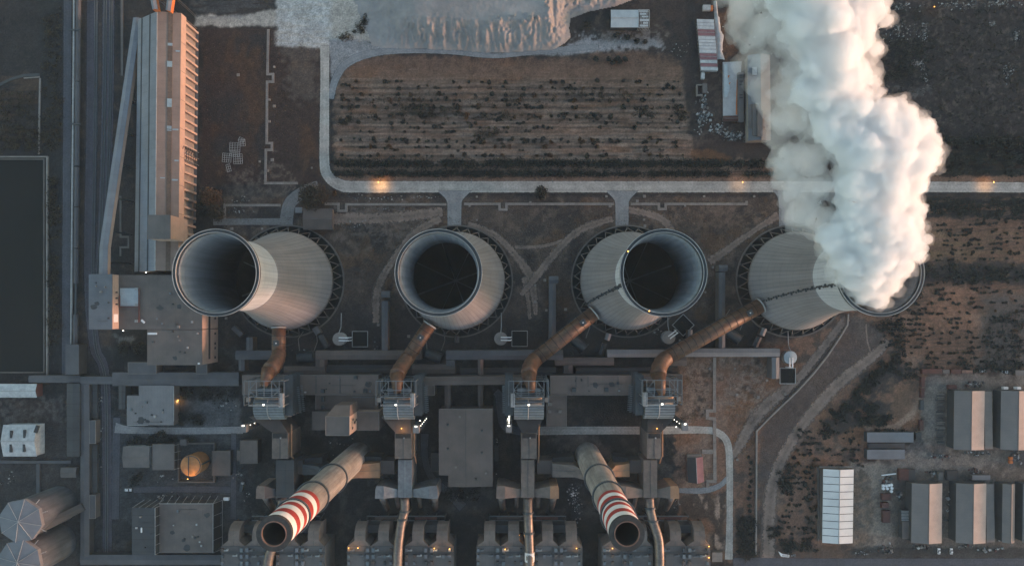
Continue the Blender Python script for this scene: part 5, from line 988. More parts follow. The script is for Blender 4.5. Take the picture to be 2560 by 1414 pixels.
p2, q2 = W(331, 1268, z + 4), W(388, 1385, z + 4); t.part('wing', MB().box(p2[0], q2[1], q2[0], p2[1], 0, z + 4), M['wall_dark']); t.part('wing_roof', MB().box(p2[0] - .1, q2[1] - .1, q2[0] + .1, p2[1] + .1, z + 4, z + 4.4), M['gallery_dark'])
mb = MB()
for j in range(8):
    x_ = p[0] + (q[0] - p[0]) * j / 7; mb.bar((x_, p[1] + .1, z), (x_ + .9, p[1] + 4.2, 6), .16)
mb.bar((p[0], p[1] + .1, z + .2), (q[0], p[1] + .1, z + .2), .22).bar((q[0], p[1], z + .2), (q[0], q[1], z + .2), .22)
for j in range(5):
    y_ = p[1] + (q[1] - p[1]) * j / 4; mb.bar((q[0], y_, z), (q[0] + 3.4, y_ + .3, 4), .16)
mb.bar((q[0] + 3.4, p[1] + .3, 4), (q[0] + 3.4, q[1] + .3, 4), .15); t.part('eaves_frame', mb, M['pale']); mb = MB()
for j in range(6):
    y_ = p2[1] + (q2[1] - p2[1]) * j / 5; mb.bar((q2[0] + .2, y_, z + 4.4), (q2[0] + 2.2, y_ + .4, 9), .16)
mb.bar((q2[0] + .2, p2[1], z + 4.5), (q2[0] + .2, q2[1], z + 4.5), .22)
for j in range(4): mb.bar((p2[0] + j * 5, p2[1], z + 4.4), (p2[0] + j * 5 + 5, p2[1] + 4, 9), .16)
t.part('wing_frame', mb, M['pale']); clutter(t, (402, 1262, 528, 1376), 12.02, 9, 6, 4); clutter(t, (334, 1272, 385, 1380), 16.42, 4, 7, 1); t.part('roof_hatch', MB().obox(W(355, 1323, 16)[:2], .9, 3.6, 16.4, 17), M['white'])
# silos
for i, (c, lab) in enumerate((((47, 1303), 'octagonal topped silo at the left edge, the upper and wholly visible one'), ((44, 1405), 'octagonal topped silo cut by the lower left corner'))):
    z = 41; p = W(*c, z); t = Thing('silo', lab, 'silo', p[:2], 'pair of silos'); t.part('silo_body', MB().lathe([(14.2, 0), (14.2, 36)], 48, p[:2]), M['silo'], smooth=True); r_ = 15.9
    t.part('silo_roof', MB().lathe([(.01, z + .5), (r_, z - 1.3), (r_, z - 4.2), (14, z - 5)], 8, p[:2], a0=R(33)), M['roof_slate'])
    mb = MB()
    for j in range(8):
        a = R(33 + 45 * j); mb.bar((p[0], p[1], z + .7), (p[0] + r_ * math.cos(a), p[1] + r_ * math.sin(a), z - 1.1), .16)
    t.part('roof_rib', mb, M['pale'])
    for a in (20, 50, -25): t.part('bracket', MB().bar((p[0] + 15.5 * math.cos(R(a)), p[1] + 15.5 * math.sin(R(a)), z - 3), (p[0] + 19.5 * math.cos(R(a)), p[1] + 19.5 * math.sin(R(a)), z - 3), .25), M['pale'])
covered('silo_conveyor', 'dark conveyor bridge between the two silos', [(95, 1322), (207, 1266)], [34, 8], 22, 'gallery_dark', None, 'wall_dark', 3, 'conveyor', legs=True)
# vehicles
def vehicle(name, label, cat, px, py, ang, ln, wd, mat, cab=True, box=None):
    p = W(px, py, 1); t = Thing(name, label, cat, p[:2]); a = R(ang); ca, sa = math.cos(a), math.sin(a); T = lambda u, v: (p[0] + ca * u - sa * v, p[1] + sa * u + ca * v)
    def slab(u0, u1, w_, z0, z1, tp=0): return MB().prism([T(u0, -w_ / 2), T(u1, -w_ / 2), T(u1, w_ / 2), T(u0, w_ / 2)], z0, z1) if not tp else MB().add([(*T(u, v), zz) for zz, e in ((z0, 0), (z1, tp)) for u, v in ((u0 + e, -w_ / 2 + e * .4), (u1 - e, -w_ / 2 + e * .4), (u1 - e, w_ / 2 - e * .4), (u0 + e, w_ / 2 - e * .4))], [(0, 1, 2, 3), (4, 5, 6, 7), (0, 1, 5, 4), (1, 2, 6, 5), (2, 3, 7, 6), (3, 0, 4, 7)])
    h = ln / 2
    if box: t.part('cargo_box', slab(-h, h * .45, wd, .7, 3.0), M[box]); t.part('cab', slab(h * .5, h, wd * .95, .6, 2.5, .2), M[mat])
    else:
        t.part('body', slab(-h, h, wd, .3, .95), M[mat]); c_ = t.part('cabin', slab(-h * .72, h * .38, wd * .94, .95, 1.5, .45), M['black']); t.part('roof', slab(-h * .45, h * .08, wd * .78, 1.5, 1.56), M[mat], c_)
    for u in (-h * .62, h * .62):
        for v in (-wd / 2, wd / 2): c = T(u, v); t.part('wheel', MB().tube([(c[0] + sa * .12, c[1] - ca * .12, .34), (c[0] - sa * .12, c[1] + ca * .12, .34)], .34, 10), M['black'])
vehicle('parked_car', 'white car on the dim yard road right of the rails', 'car', 320, 1224, 0, 5.0, 2.0, 'white'); vehicle('delivery_van', 'small white van above the dark framed hall', 'van', 567, 1245, 180, 4.6, 2.1, 'white', box='white')
vehicle('flatbed_truck', 'dark truck parked right of the lower left lane', 'truck', 606, 1215, 80, 7, 2.4, 'pale', box='steel_dark')

# rails on the two ballast beds
for lab, pts in (('railway track nearest the hooded conveyor', [(240, -60), (238, 300), (232, 680), (238, 860), (263, 950), (266, 1200), (266, 1400)]), ('middle railway track left of the long hall', [(264, -60), (260, 300), (252, 560), (244, 690)]), ('railway track nearest the inclined conveyor', [(278, -60), (274, 300), (264, 560), (252, 690)])):
    Q = [W(x, y, .42) for x, y in [tuple(q) for q in spline(pts, 10)]]; t = Thing('rail_track', lab, 'railway track', Q[0][:2], 'railway tracks at the left')
    for s in (-.9, .9): t.part('rail', MB().tube([(x + s, y, z) for x, y, z in Q], .16, 4), M['steel'])
    t.part('sleeper_bed', MB().prism([(x - 1.3, y) for x, y, z in Q] + [(x + 1.3, y) for x, y, z in Q[::-1]], .0, .16), M['gallery_dark'])
# ---------------------------------------------------------------- spoil bank at the top
bx0, bx1, by0, by1 = 880, 1680, -160, 140
ux = np.arange(bx0, bx1 + 2, 2.0); uy = np.arange(by0, by1 + 2, 2.0); UXg, UYg = np.meshgrid(ux, uy)
toe = [(915, 118), (985, 122), (1060, 124), (1150, 128), (1240, 134), (1310, 130), (1385, 126), (1410, 112), (1428, 96), (1424, 70), (1428, 48), (1470, 32), (1540, 18), (1600, -4), (1640, -40), (1680, -400), (700, -400), (700, 300)]
toe_ = toe[:-3]
d = np.full(UXg.shape, 1e9)
for (x0_, y0_), (x1_, y1_) in zip(toe_[:-1], toe_[1:]):
    ex, ey = x1_ - x0_, y1_ - y0_; t_ = np.clip(((UXg - x0_) * ex + (UYg - y0_) * ey) / (ex * ex + ey * ey), 0, 1); d = np.minimum(d, np.hypot(UXg - x0_ - t_ * ex, UYg - y0_ - t_ * ey))
d = np.where(sdp([(860, 112)] + toe_ + [(1680, -400), (700, -400)], UXg, UYg) > 0, d, -d); ang = np.arctan2(UYg - 10, UXg - 1200)
wv = (fbm(34, seed=221, x=UXg, y=UYg, o=4) - .5) * 60; tri = lambda v, p: np.abs((v / p) % 1 - .5) * 2
g1 = .5 * tri(UXg + wv, 37) + .3 * tri(UXg * 1.0 - wv * .7, 17.3) + .35 * fbm(18, 60, seed=201, o=5, x=UXg, y=UYg); g2 = .5 * tri(UYg + UXg * .6 + wv, 33) + .3 * tri(UYg - wv, 15) + .35 * fbm(60, 18, seed=205, o=5, x=UXg, y=UYg); wx = sst(1370, 1440, UXg)
gul = g1 * (1 - wx) + g2 * wx
wid = 62 + 12 * (fbm(40, seed=207, x=UXg, y=UYg) - .5)
s_ = np.clip(d / wid, 0, 1)
Hh = 13 * s_ + (gul - .5) * 4.2 * np.clip(d / 16, 0, 1) * np.clip((wid + 6 - d) / 20, 0, 1)
Hh += 3.4 * np.exp(-((d - wid - 3) / 9) ** 2) * sst(.42, .6, fbm(16, seed=211, x=UXg, y=UYg)) * sst(1200, 1290, UXg) * (UXg < 1400)
md = np.hypot((UXg - 1140) / 60, (UYg + 6) / 26); Hh += np.where(d > 0, 7 * np.clip(1 - md, 0, 1) * (.7 + .6 * fbm(10, seed=213, x=UXg, y=UYg)), 0)
Hh += (fbm(8, seed=215, x=UXg, y=UYg) - .5) * .5 * (d > 0); Hh *= sst(900, 1060, UXg + (UYg - 60) * -.35 + (fbm(30, seed=217, x=UXg, y=UYg) - .5) * 30); Hh = np.where((d > 0) & (Hh > .02), np.maximum(Hh, .06), -1.5)
vs = np.stack([(UXg - NX) * S, -(UYg - NY) * S, Hh], -1).reshape(-1, 3); ny2, nx2 = UXg.shape; ii = np.arange(nx2 * ny2).reshape(ny2, nx2)
q = np.stack([ii[:-1, :-1], ii[:-1, 1:], ii[1:, 1:], ii[1:, :-1]], -1).reshape(-1, 4); keep = (Hh.reshape(-1)[q] > -1).all(1); q = q[keep]
me = bpy.data.meshes.new('spoil_bank'); me.from_pydata(vs.tolist(), [], [tuple(r[::-1]) for r in q.tolist()]); me.materials.append(mk('ash_spoil', (138, 134, 134), (122, 120, 121), .12, bump=.6, grime=.25))
me.polygons.foreach_set('use_smooth', [True] * len(me.polygons)); o = link(bpy.data.objects.new('spoil_bank', me)); o['kind'] = 'structure'
# ---------------------------------------------------------------- sheds in the north
t = gable('metal_shed', 'pale galvanised shed by the spoil bank with a half stripped right end', 'shed', (1527, 25, 1596, 69), 6, 1.3, 'x', 'roof_steel', 'wall_dark'); mb = MB()
p, q = W(1596, 25, 6), W(1623, 69, 6)
for j in range(8):
    x_ = p[0] + (q[0] - p[0]) * j / 7; mb.bar((x_, p[1], 6), (x_, (p[1] + q[1]) / 2, 7.3), .22).bar((x_, q[1], 6), (x_, (p[1] + q[1]) / 2, 7.3), .22).bar((x_, p[1], 0), (x_, p[1], 6), .18).bar((x_, q[1], 0), (x_, q[1], 6), .18)
for yy in (p[1], q[1]): mb.bar((p[0], yy, 6), (q[0], yy, 6), .22)
t.part('bare_frame', mb, M['pale']); mb = MB()
for j, (u, v, w2, h2) in enumerate(((.05, .05, .8, .08), (.1, .2, .6, .12), (.3, .38, .6, .1), (.1, .56, .85, .12), (.4, .72, .5, .1), (.1, .86, .8, .1))):
    a = lerp(p, q, 0); x0 = p[0] + (q[0] - p[0]) * u; x1 = p[0] + (q[0] - p[0]) * (u + w2); y0 = p[1] + (q[1] - p[1]) * v; y1 = p[1] + (q[1] - p[1]) * (v + h2); zz = lambda y: 7.45 - 1.3 * abs(y - (p[1] + q[1]) / 2) / (abs(q[1] - p[1]) / 2); mb.add([(x0, y0, zz(y0)), (x1, y0, zz(y0)), (x1, y1, zz(y1)), (x0, y1, zz(y1))], [(0, 1, 2, 3)])
t.part('loose_sheet', mb, M['roof_steel'])
edges = [180, 215, 245, 275, 305, 338, 370, 400, 430, 460, 497, 530, 560, 590, 625, 657]; kinds = 'wwwppwwwwwppwpw'
for i, k in enumerate(kinds):
    y0, y1 = edges[i] / 3.72, edges[i + 1] / 3.72; ym = (y0 + y1) / 2; xo = 1742 + (ym - 48) * .082; p, q = W(xo, y0 + .25, 3), W(xo + 42.5, y1 - .25, 3); c = ((p[0] + q[0]) / 2, (p[1] + q[1]) / 2)
    nm = {'w': 'white roofed container in the striped row beside the dark track', 'p': 'faded pink container in the striped row beside the dark track'}[k]
    t = Thing('container', nm, 'container', c, 'white containers of the striped row' if k == 'w' else 'pink containers of the striped row'); dx, dy = q[0] - p[0], abs(q[1] - p[1]); a = R(-1.5)
    t.part('body', MB().obox(c, dx, dy, .1, 3, a), M['house_white' if k == 'w' else 'roof_pink']); t.part('roof_rail', MB().obox((c[0], c[1] - dy / 2 + .15), dx, .2, 3, 3.1, a), M['pale']); t.part('end_door', MB().obox((c[0] - dx / 2 - .05, c[1]), .1, dy - .3, .2, 2.8, a), M['wall'])
vehicle('old_truck', 'dark truck with an orange cab roof above the striped container row', 'truck', 1769, 22, 0, 8, 4.2, 'orange', box='pale')
vehicle('broken_van', 'small white van wreck just below the striped container row', 'van', 1756, 190, 88, 5.5, 2.6, 'pale', box='house_white')
t = Thing('ruined_hut', 'roofless pale hut with a grey roofed half, beside scrap heaps', 'hut', W(1756, 224)[:2]); t.part('roof', MB().pbox(1757, 209, 1768, 232, 3), M['roof_mid']); mb = MB()
for r_ in ((1742, 211, 1744, 240), (1744.2, 211, 1756.5, 213), (1744.2, 236, 1756.5, 239)): mb.pbox(*r_, 2.5)
t.part('low_wall', mb, M['concrete'])
rr_ = random.Random(9); mb = MB(); n_ = 40; vs = []
for i in range(n_ + 1):
    y = 4 + i * 3.65; xl = 1784 + i * .18 + rr_.uniform(-.6, .6); xr = 1792 + i * .35 + 3 * math.sin(i * .35) * (i > 20) + (9 if 22 < i < 34 else 4) * (i > 10) * .7; xr = min(xr, 1815)
    for f_, hz in ((0, .05), (.3, 1.3), (.6, 1.5 + rr_.uniform(-.3, .3)), (1, .05)): vs.append(W(xl + (xr - xl) * f_, y)[:2] + (hz,))
solo('stockpile', MB().add(vs, [(4 * i + j, 4 * i + j + 1, 4 * i + j + 5, 4 * i + j + 4) for i in range(n_) for j in range(3)]), M['pale'], 'long grey sheeted stockpile right of the striped container row', 'stockpile', smooth=True)
t = Thing('loading_platform', 'white concrete platform with rusty stains and a torn roof strip', 'platform', W(1829, 225)[:2]); t.part('slab', MB().prism([W(1806, 157)[:2], W(1853, 155)[:2], W(1845, 290)[:2], W(1807, 291)[:2]], 0, 1.0), mk('stained_white_concrete', (158, 158, 160), (146, 145, 147), .35, grime=.2)); t.part('torn_roof', MB().prism([W(1807, 165)[:2], W(1815, 164)[:2], W(1816, 200)[:2], W(1821, 225)[:2], W(1814, 246)[:2], W(1807, 248)[:2]], 3, 3.4), M['roof_steel']); t.part('roof_post', MB().bar((*W(1809, 180)[:2], 1), (*W(1809, 180)[:2], 3), .2).bar((*W(1811, 240)[:2], 1), (*W(1811, 240)[:2], 3), .2), M['steel'])
t.part('rust_stain', MB().prism([W(1816, 190)[:2], W(1824, 190)[:2], W(1818, 198)[:2]], 1.0, 1.004).prism([W(1818, 210)[:2], W(1826, 207)[:2], W(1820, 216)[:2]], 1.0, 1.004).prism([W(1841, 200)[:2], W(1846, 200)[:2], W(1843, 288)[:2], W(1838, 288)[:2]], 1.0, 1.004), M['orange'])
gable('tiled_lean_to', 'small red tiled roof at the lower end of the white platform', 'shed', (1808, 290, 1845, 303), 3, .8, 'x', 'container', 'wall')
t = Thing('freight_wagon', 'long grey covered wagon with dark hatches beside the long shed', 'wagon', W(1852, 242)[:2]); t.part('body', MB().pbox(1846, 181, 1859, 305, 3.6, .8), M['roof_mid'])
for y in (187, 192, 202, 211, 236, 243): t.part('hatch', MB().pbox(1849, y, 1857, y + 2.4, 4.0, 3.6), M['wall_dark'])
for y in (186, 200, 240, 290, 300): t.part('wheel_set', MB().bar(W(1847, y, .5), W(1858, y, .5), .45, 8), M['black'])
t = gable('long_shed', 'long grey shed half hidden under the left side of the steam', 'shed', (1870, 138, 1926, 352), 8, 3, 'y', 'roof_slate', 'concrete', skew=R(.6), roof2='roof_mid')
for px, py, a, b_ in ((1886, 178, 3.5, 6), (1892, 265, 2, 4)): t.part('roof_sheet', MB().obox(W(px, py, 10)[:2], a, b_, 10.2, 10.6), M['pale'])
for px, py, a, b_ in ((1879, 290, 3.6, 18), (1888, 300, 4.4, 24), (1898, 310, 4, 20)): t.part('newer_sheet', MB().obox(W(px, py, 10)[:2], a, b_, 8.6 + (px - 1875) * .1, 9.9 + (px - 1879) * .1), M['roof_mid'])
# ---------------------------------------------------------------- storage yard barns
t = gable('white_store', 'bright white ribbed store with dark joints across its roof', 'warehouse', (2057, 1172, 2133, 1356), 8, 2, 'y', 'roof_white', 'wall', skew=R(-.8))
for j in range(1, 10):
    v = -t.hy + 2 * t.hy * j / 10
    for s in (-1, 1): t.part('roof_joint', MB().add([t.T(u * s, v + e, 10.06 - 2 * u / t.hx) for u, e in ((.35, -.22), (t.hx, -.22), (t.hx, .22), (.35, .22))], [(0, 1, 2, 3)]), M['wall_dark'])
t.part('low_side_wall', MB().pbox(2045, 1168, 2048, 1352, 2), M['wall']); t.part('back_frame', MB().bar(W(2048, 1166, 2), W(2130, 1166, 2), .3), M['pale'])
B1 = 'pitched barns of the storage yard'
def barn(lab, r_, lean=None, **k):
    t = gable('warehouse_barn', lab, 'barn', r_, 9, 2.4, 'y', 'roof_barn', 'wall_dark', B1, skew=R(-.7), roof2='cladding' if k.get('warm', 1) else None)  # east slope gets a paler warm sheet, painting in the low sun
    if lean:
        x0, x1 = W(r_[2], 0, 8.6)[0] + .1, W(lean, 0, 7.4)[0]; y0, y1 = W(0, r_[1] + 2, 8)[1], W(0, r_[3] - 2, 8)[1]; t.part('lean_to', MB().add([(x0 - .3, y0, 8.7), (x1 - .4, y0, 7.6), (x1 + .6, y1, 7.6), (x0 + .5, y1, 8.7)], [(0, 1, 2, 3)]), M['roof_mid'])
        for j in range(8): yy = y0 + (y1 - y0) * (j + .5) / 8; t.part('post', MB().bar((x1 - .3, yy, 0), (x1 - .3, yy, 7.5), .2), M['steel_dark'])
    return t
barn('upper barn with stacked racks along its left side and a lean-to', (2385, 976, 2461, 1123), 2480); barn('upper barn cut by the right edge, white vans parked above it', (2502, 976, 2578, 1123)); barn('lower left barn with tarpaulins at its left wall', (2279, 1207, 2355, 1356)); barn('lower middle barn with a lean-to on its right', (2390, 1207, 2465, 1356), 2485); barn('narrow plain grey barn at the lower right', (2506, 1208, 2537, 1355), warm=0); barn('lower barn barely inside the right edge', (2557, 1208, 2600, 1355))
for lab, r_ in (('upper of two low narrow sheds, unbroken roof', (2168, 1080, 2284, 1105)), ('lower of two low narrow sheds, ragged right end', (2168, 1123, 2262, 1147))): flat('narrow_shed', lab, 'shed', [r_], 5, 'roof_slate', 'wall_dark', par=0)
t = flat('narrow_yard', 'dark sheet roof lying between the two narrow sheds', 'shed', [(2172, 1107, 2262, 1120)], 2.5, 'gallery_dark', 'wall_dark', par=0)
flat('side_shed', 'small flat grey shed against the lower left barn', 'shed', [(2256, 1302, 2274, 1346)], 5, 'roof_dark', 'wall_dark', par=0); t = flat('ribbed_shed', 'ribbed pale shed above the small flat grey one', 'shed', [(2255, 1275, 2273, 1301)], 4.5, 'gallery_dark', 'wall_dark', par=0)
for j in range(7): t.part('roof_rib', MB().pbox(2254, 1276 + j * 3.7, 2273, 1277.5 + j * 3.7, 4.9, 4.5), M['pale'])
flat('site_cabin', 'long grey site cabin above the lower middle barn', 'cabin', [(2431, 1187, 2476, 1199)], 4, 'gallery_pale', 'wall', par=0); flat('site_cabin', 'dark site cabin near the upper right corner of the yard', 'cabin', [(2539, 925, 2575, 938)], 4, 'roof_mid', 'wall_dark', par=0)
t = Thing('red_shed', 'small shed with one red and one dark roof slope in the brown ground', 'shed', W(1738, 1172, 5)[:2]); T = [W(*v) for v in ((1717, 1143, 5), (1740, 1143, 6.6), (1757, 1141, 5), (1720, 1205, 5), (1743, 1208, 6.6), (1760, 1203, 5))]
t.part('dark_slope', MB().add([T[0], T[1], T[4], T[3]], [(0, 1, 2, 3)]), M['wall_dark']); t.part('red_slope', MB().add([T[1], T[2], T[5], T[4]], [(0, 1, 2, 3)]), M['roof_pink']); t.part('wall', MB().prism([(v[0], v[1]) for v in (T[0], T[2], T[5], T[3])], 0, 4.9), M['concrete']); t.part('porch', MB().prism([W(1715, 1134)[:2], W(1750, 1133)[:2], W(1752, 1139)[:2], W(1715, 1142)[:2]], 0, 3), M['concrete']); t.part('ridge_cap', MB().bar(T[1], T[4], .25), M['pale'])
gable('corrugated_shed', 'grey brown corrugated shed near the round tree and the first tower', 'shed', (758, 521, 832, 574), 5, 1.0, 'x', 'gallery_warm', 'wall'); flat('block_hut', 'small flat slab roof at the end of the curved lane', 'hut', [(738, 518, 756, 532)], 3, 'gallery_pale', par=0); flat('block_hut', 'low flat roof cut by the bottom edge beside the filter houses', 'hut', [(1780, 1380, 1806, 1403)], 5, 'concrete', par=0)
# containers, racks and yard clutter
for x0, y0, x1, y1, m_, lab in ((2304, 942, 2312, 966, 'container', 'rusty red container, topmost of the file along the yard road'), (2303, 970, 2311, 993, 'container', 'dark rusty container second from the top of the file'), (2302, 1000, 2310, 1024, 'gallery_dark', 'dark grey container third from the top of the file'), (2301, 1050, 2309, 1076, 'container', 'rusty container at the lower end of the file by the narrow sheds'), (2290, 1080, 2304, 1098, 'wall_dark', 'dark container right of the upper narrow shed'),
        (2306, 922, 2356, 934, 'container', 'long rusty container at the left of the top row'), (2358, 924, 2374, 933, 'wall', 'short grey container in the top row'), (2378, 923, 2403, 934, 'container', 'rusty container in the middle of the top row'), (2405, 925, 2432, 933, 'rustrim', 'pale brown container in the top row'), (2372, 962, 2392, 972, 'container', 'rusty container above the upper barn'),
        (2248, 1172, 2272, 1200, 'container', 'dark red container stack above the lower left barn'), (2272, 1172, 2288, 1200, 'wall_dark', 'black container beside the dark red stack'), (2346, 1180, 2358, 1200, 'container_grey', 'grey container above the lower left barn ridge'), (2368, 1176, 2396, 1200, 'wall_dark', 'black container block above the lower middle barn'), (2206, 1234, 2228, 1250, 'container', 'dark red container below the white drums'), (2205, 1256, 2222, 1270, 'container', 'small dark red container second below the white drums'), (2208, 1276, 2226, 1306, 'container', 'tall dark red container third below the white drums')):
    z = 2.8; p, q = W(x0, y0, z), W(x1, y1, z); c = ((p[0] + q[0]) / 2, (p[1] + q[1]) / 2); t = Thing('storage_container', lab, 'container', c, 'containers in the storage yard'); dx, dy = q[0] - p[0], abs(q[1] - p[1])
    t.part('body', MB().obox(c, dx, dy, .1, z), M[m_]); t.part('roof_edge', MB().obox((c[0], c[1] - dy / 2 + .1), dx + .1, .25, z - .3, z + .12), M['wall_dark']); t.part('door', MB().obox((c[0], c[1] - dy / 2 - .05), dx - .4, .1, .2, z - .4), M['wall_dark'])
for i, (x, y) in enumerate(((2511, 969), (2541, 969))): vehicle('white_van', ('left' if i == 0 else 'right') + ' of two white vans parked above the upper right barn', 'van', x, y, 180 * i, 4.2, 2.0, 'white', box='white')
for i, (x, y) in enumerate(((2456, 927), (2513, 929), (2348, 1377), (2379, 1377))): vehicle('parked_car', ['small pale car in the top row of containers', 'white car at the right of the top row', 'pale car below the lower left barn', 'white car between the lower barns, near the edge road'][i], 'car', x, y, 0 if i < 2 else 90, 4.4, 1.9, 'white')
for i, y in enumerate((1144, 1153)): p = W(2524, y); solo('orange_crate', MB().obox(p[:2], 2.6, 2.2, 0, 1.6).obox(p[:2], 2.8, .3, 1.6, 1.75).obox(p[:2], .3, 2.4, 1.6, 1.76), M['orange'], ['upper', 'lower'][i] + ' of two orange crates below the upper right barn', 'crate', 'orange crates')
for i, (x, y) in enumerate(((2206, 1212), (2206, 1219), (2213, 1212), (2216, 1219), (2220, 1211), (2226, 1210), (2227, 1218), (2226, 1226))): p = W(x, y); solo('white_drum', MB().lathe([(.01, 2.1), (.55, 2.1), (1.15, 1.7), (1.15, .05), (.01, .05)], 16, p[:2]), M['white'], 'round white drum in the cluster left of the lower left barn', 'drum', 'white drums', smooth=True)
solo('white_beam', MB().bar(W(2204, 1187, 1), W(2240, 1183, 1), .55), M['white'], 'long white beam above the cluster of round drums', 'beam')
rk = MB(); rr_ = random.Random(12)
t = Thing('pipe_rack', 'rows of stacked bars along the left wall of the upper barn', 'rack', W(2352, 1050)[:2])
for j in range(34):
    y = 985 + j * 3.7; x0 = 2338 + rr_.uniform(0, 8); x1 = 2358 + rr_.uniform(-2, 5); t.part('bar_bundle', MB().bar(W(x0, y, .6), W(x1, y, .6), rr_.uniform(.25, .5)), M[rr_.choice(['wall', 'concrete', 'gallery_dark', 'container_grey'])])
t = Thing('frame_pile', 'loose pile of pale lattice frames lying in the field by the long hall', 'scaffold pile', W(585, 385)[:2]); rr_ = random.Random(3)
for cx, cy_, nx3, ny3, w3, h3, a in ((588, 368, 4, 5, 26, 22, -2), (606, 358, 3, 3, 16, 16, 4), (568, 395, 4, 4, 22, 22, -4), (596, 398, 4, 4, 22, 24, 3), (588, 385, 5, 3, 24, 14, -6), (604, 350, 2, 3, 14, 10, -25), (572, 420, 2, 3, 10, 18, 14)):
    c = W(cx, cy_); mb = MB(); ca, sa = math.cos(R(a)), math.sin(R(a)); zb = .4 + rr_.random() * .8
    T = lambda u, v: (c[0] + (ca * u - sa * v) * S, c[1] + (sa * u + ca * v) * S, zb)
    for j in range(nx3 + 1): u = -w3 / 2 + w3 * j / nx3; mb.bar(T(u, -h3 / 2), T(u, h3 / 2), .17)
    for j in range(ny3 + 1): v = -h3 / 2 + h3 * j / ny3; mb.bar(T(-w3 / 2, v), T(w3 / 2, v), .17)
    t.part('lattice_frame', mb, M['pale'])
# low cable trenches with slab covers
CT = 'slab covered cable trenches'
for lab, pts, w_, mt_ in (('cable trench with square jogs down the field by the long hall', [(671, 74), (669, 186), (683, 186), (683, 205), (668, 205), (667, 358), (680, 358), (680, 375), (665, 375), (664, 458), (745, 458)], 6, 'slab'),
        ('cable trench left of the curved lane', [(562, 548), (562, 513), (702, 513)], 6, 'slab'), ('cable trench right of the round tree', [(812, 510), (846, 510), (846, 527), (866, 527), (866, 511), (1116, 511)], 6, 'slab'), ('cable trench between the second and third lane stubs', [(1160, 510), (1249, 510), (1249, 524), (1266, 524), (1266, 510), (1534, 510)], 6, 'slab'), ('cable trench between the third stub and the steam', [(1577, 510), (1647, 510), (1647, 523), (1664, 523), (1664, 510), (1866, 510), (1866, 502)], 6, 'slab'),
        ('cable trench running south beside the red shed', [(1786, 893), (1786, 1026), (1768, 1026), (1768, 1044), (1786, 1046), (1787, 1202), (1769, 1202), (1769, 1218)], 8, 'slab'), ('short slab strip left of the red shed trench', [(1755, 1128), (1782, 1128)], 11, 'slab'), ('pale trench left of the long hall top', [(305, -40), (306, 190)], 6, 'wall'), ('jogged trench between the inclined conveyor and the hall', [(302, 490), (302, 592), (322, 592), (322, 618), (302, 618), (302, 640)], 5, 'wall')):
    channel('cable_trench', lab, pts, w_, .45, mt_, 'cable trench', CT)
channel('boundary_wall', 'thin pale boundary wall bending from the last tower to the lower road', [(2118, 785), (2116, 812), (2098, 842), (2066, 890), (2030, 935), (1990, 978), (1925, 1040), (1890, 1076), (1888, 1382)], 3.6, 2.0, 'concrete', 'wall')
t = Thing('handrail', 'fine pipe bracket line on the bunker roof, held by two posts', 'rail', W(870, 980)[:2]); t.part('post', MB().bar((*W(881, 992)[:2], 0), W(881, 992, 24), .25).bar((*W(935, 992)[:2], 0), W(935, 992, 24), .25), M['steel']); t.part('top_rail', MB().bar(W(881, 992, 24), W(935, 992, 24), .25), M['steel'])
# valve chambers and other small covers
rr_ = random.Random(21)
for i, (x, y) in enumerate([(1192, 492), (1326, 506), (1516, 491), (1611, 491), (1593, 503), (1760, 491), (1885, 491), (1192, 550), (1610, 549), (1612, 565), (1362, 700), (1338, 713), (1338, 754), (1366, 775), (1414, 773), (1713, 900), (1774, 921), (1837, 921), (1842, 986), (1895, 992), (1917, 950), (1962, 984), (1843, 1148), (1740, 752), (1764, 688), (1763, 730), (686, 168), (686, 266), (681, 400), (780, 420), (670, 427), (650, 404), (596, 188), (674, 250), (674, 304), (580, 572), (656, 572), (1174, 515), (1525, 515), (1712, 515), (1782, 668), (1700, 850), (946, 812), (1022, 840), (640, 850), (566, 795)]):
    p = W(x, y); s_ = rr_.uniform(1.3, 2.2); solo('valve_chamber', MB().obox(p[:2], s_, s_, 0, .8).obox(p[:2], s_ * .5, s_ * .5, .8, .95), M[rr_.choice(['concrete', 'slab', 'concrete'])], 'small square concrete valve chamber on open ground', 'valve chamber', 'concrete valve chambers')
# heaps of scrap and rubble: nobody could count the pieces
def heap(name, label, spots, n_, sz, mats, seed, cat='rubble'):
    r_ = random.Random(seed); mb = MB()
    for (x, y, rx, ry) in spots:
        for k in range(int(n_)):
            u, v = r_.gauss(0, .45), r_.gauss(0, .45); p = W(x + u * rx, y + v * ry); a = r_.random() * 3; s_ = r_.uniform(*sz); mb.obox(p[:2], s_, s_ * r_.uniform(.3, 1), 0, r_.uniform(.1, .9) * s_, a)
    me = mb.mesh(name, [M[k] for k in mats], (0, 0, 0)); me.polygons.foreach_set('material_index', np.repeat(np.array([r_.randrange(len(mats)) for _ in range(len(me.polygons) // 6)]), 6)); o = link(bpy.data.objects.new(name, me)); return tag(o, label, cat, None, 'stuff')
SM = ['rubbish', 'pale', 'wall_dark', 'concrete', 'steel_dark', 'wall']
heap('scrap_rubble', 'scrap scattered from the ruined hut down to the long shed', [(1758, 255, 14, 26), (1768, 290, 20, 18), (1800, 325, 26, 16), (1825, 338, 24, 14), (1845, 345, 22, 10), (1750, 300, 10, 30)], 46, (.5, 1.9), SM, 1)
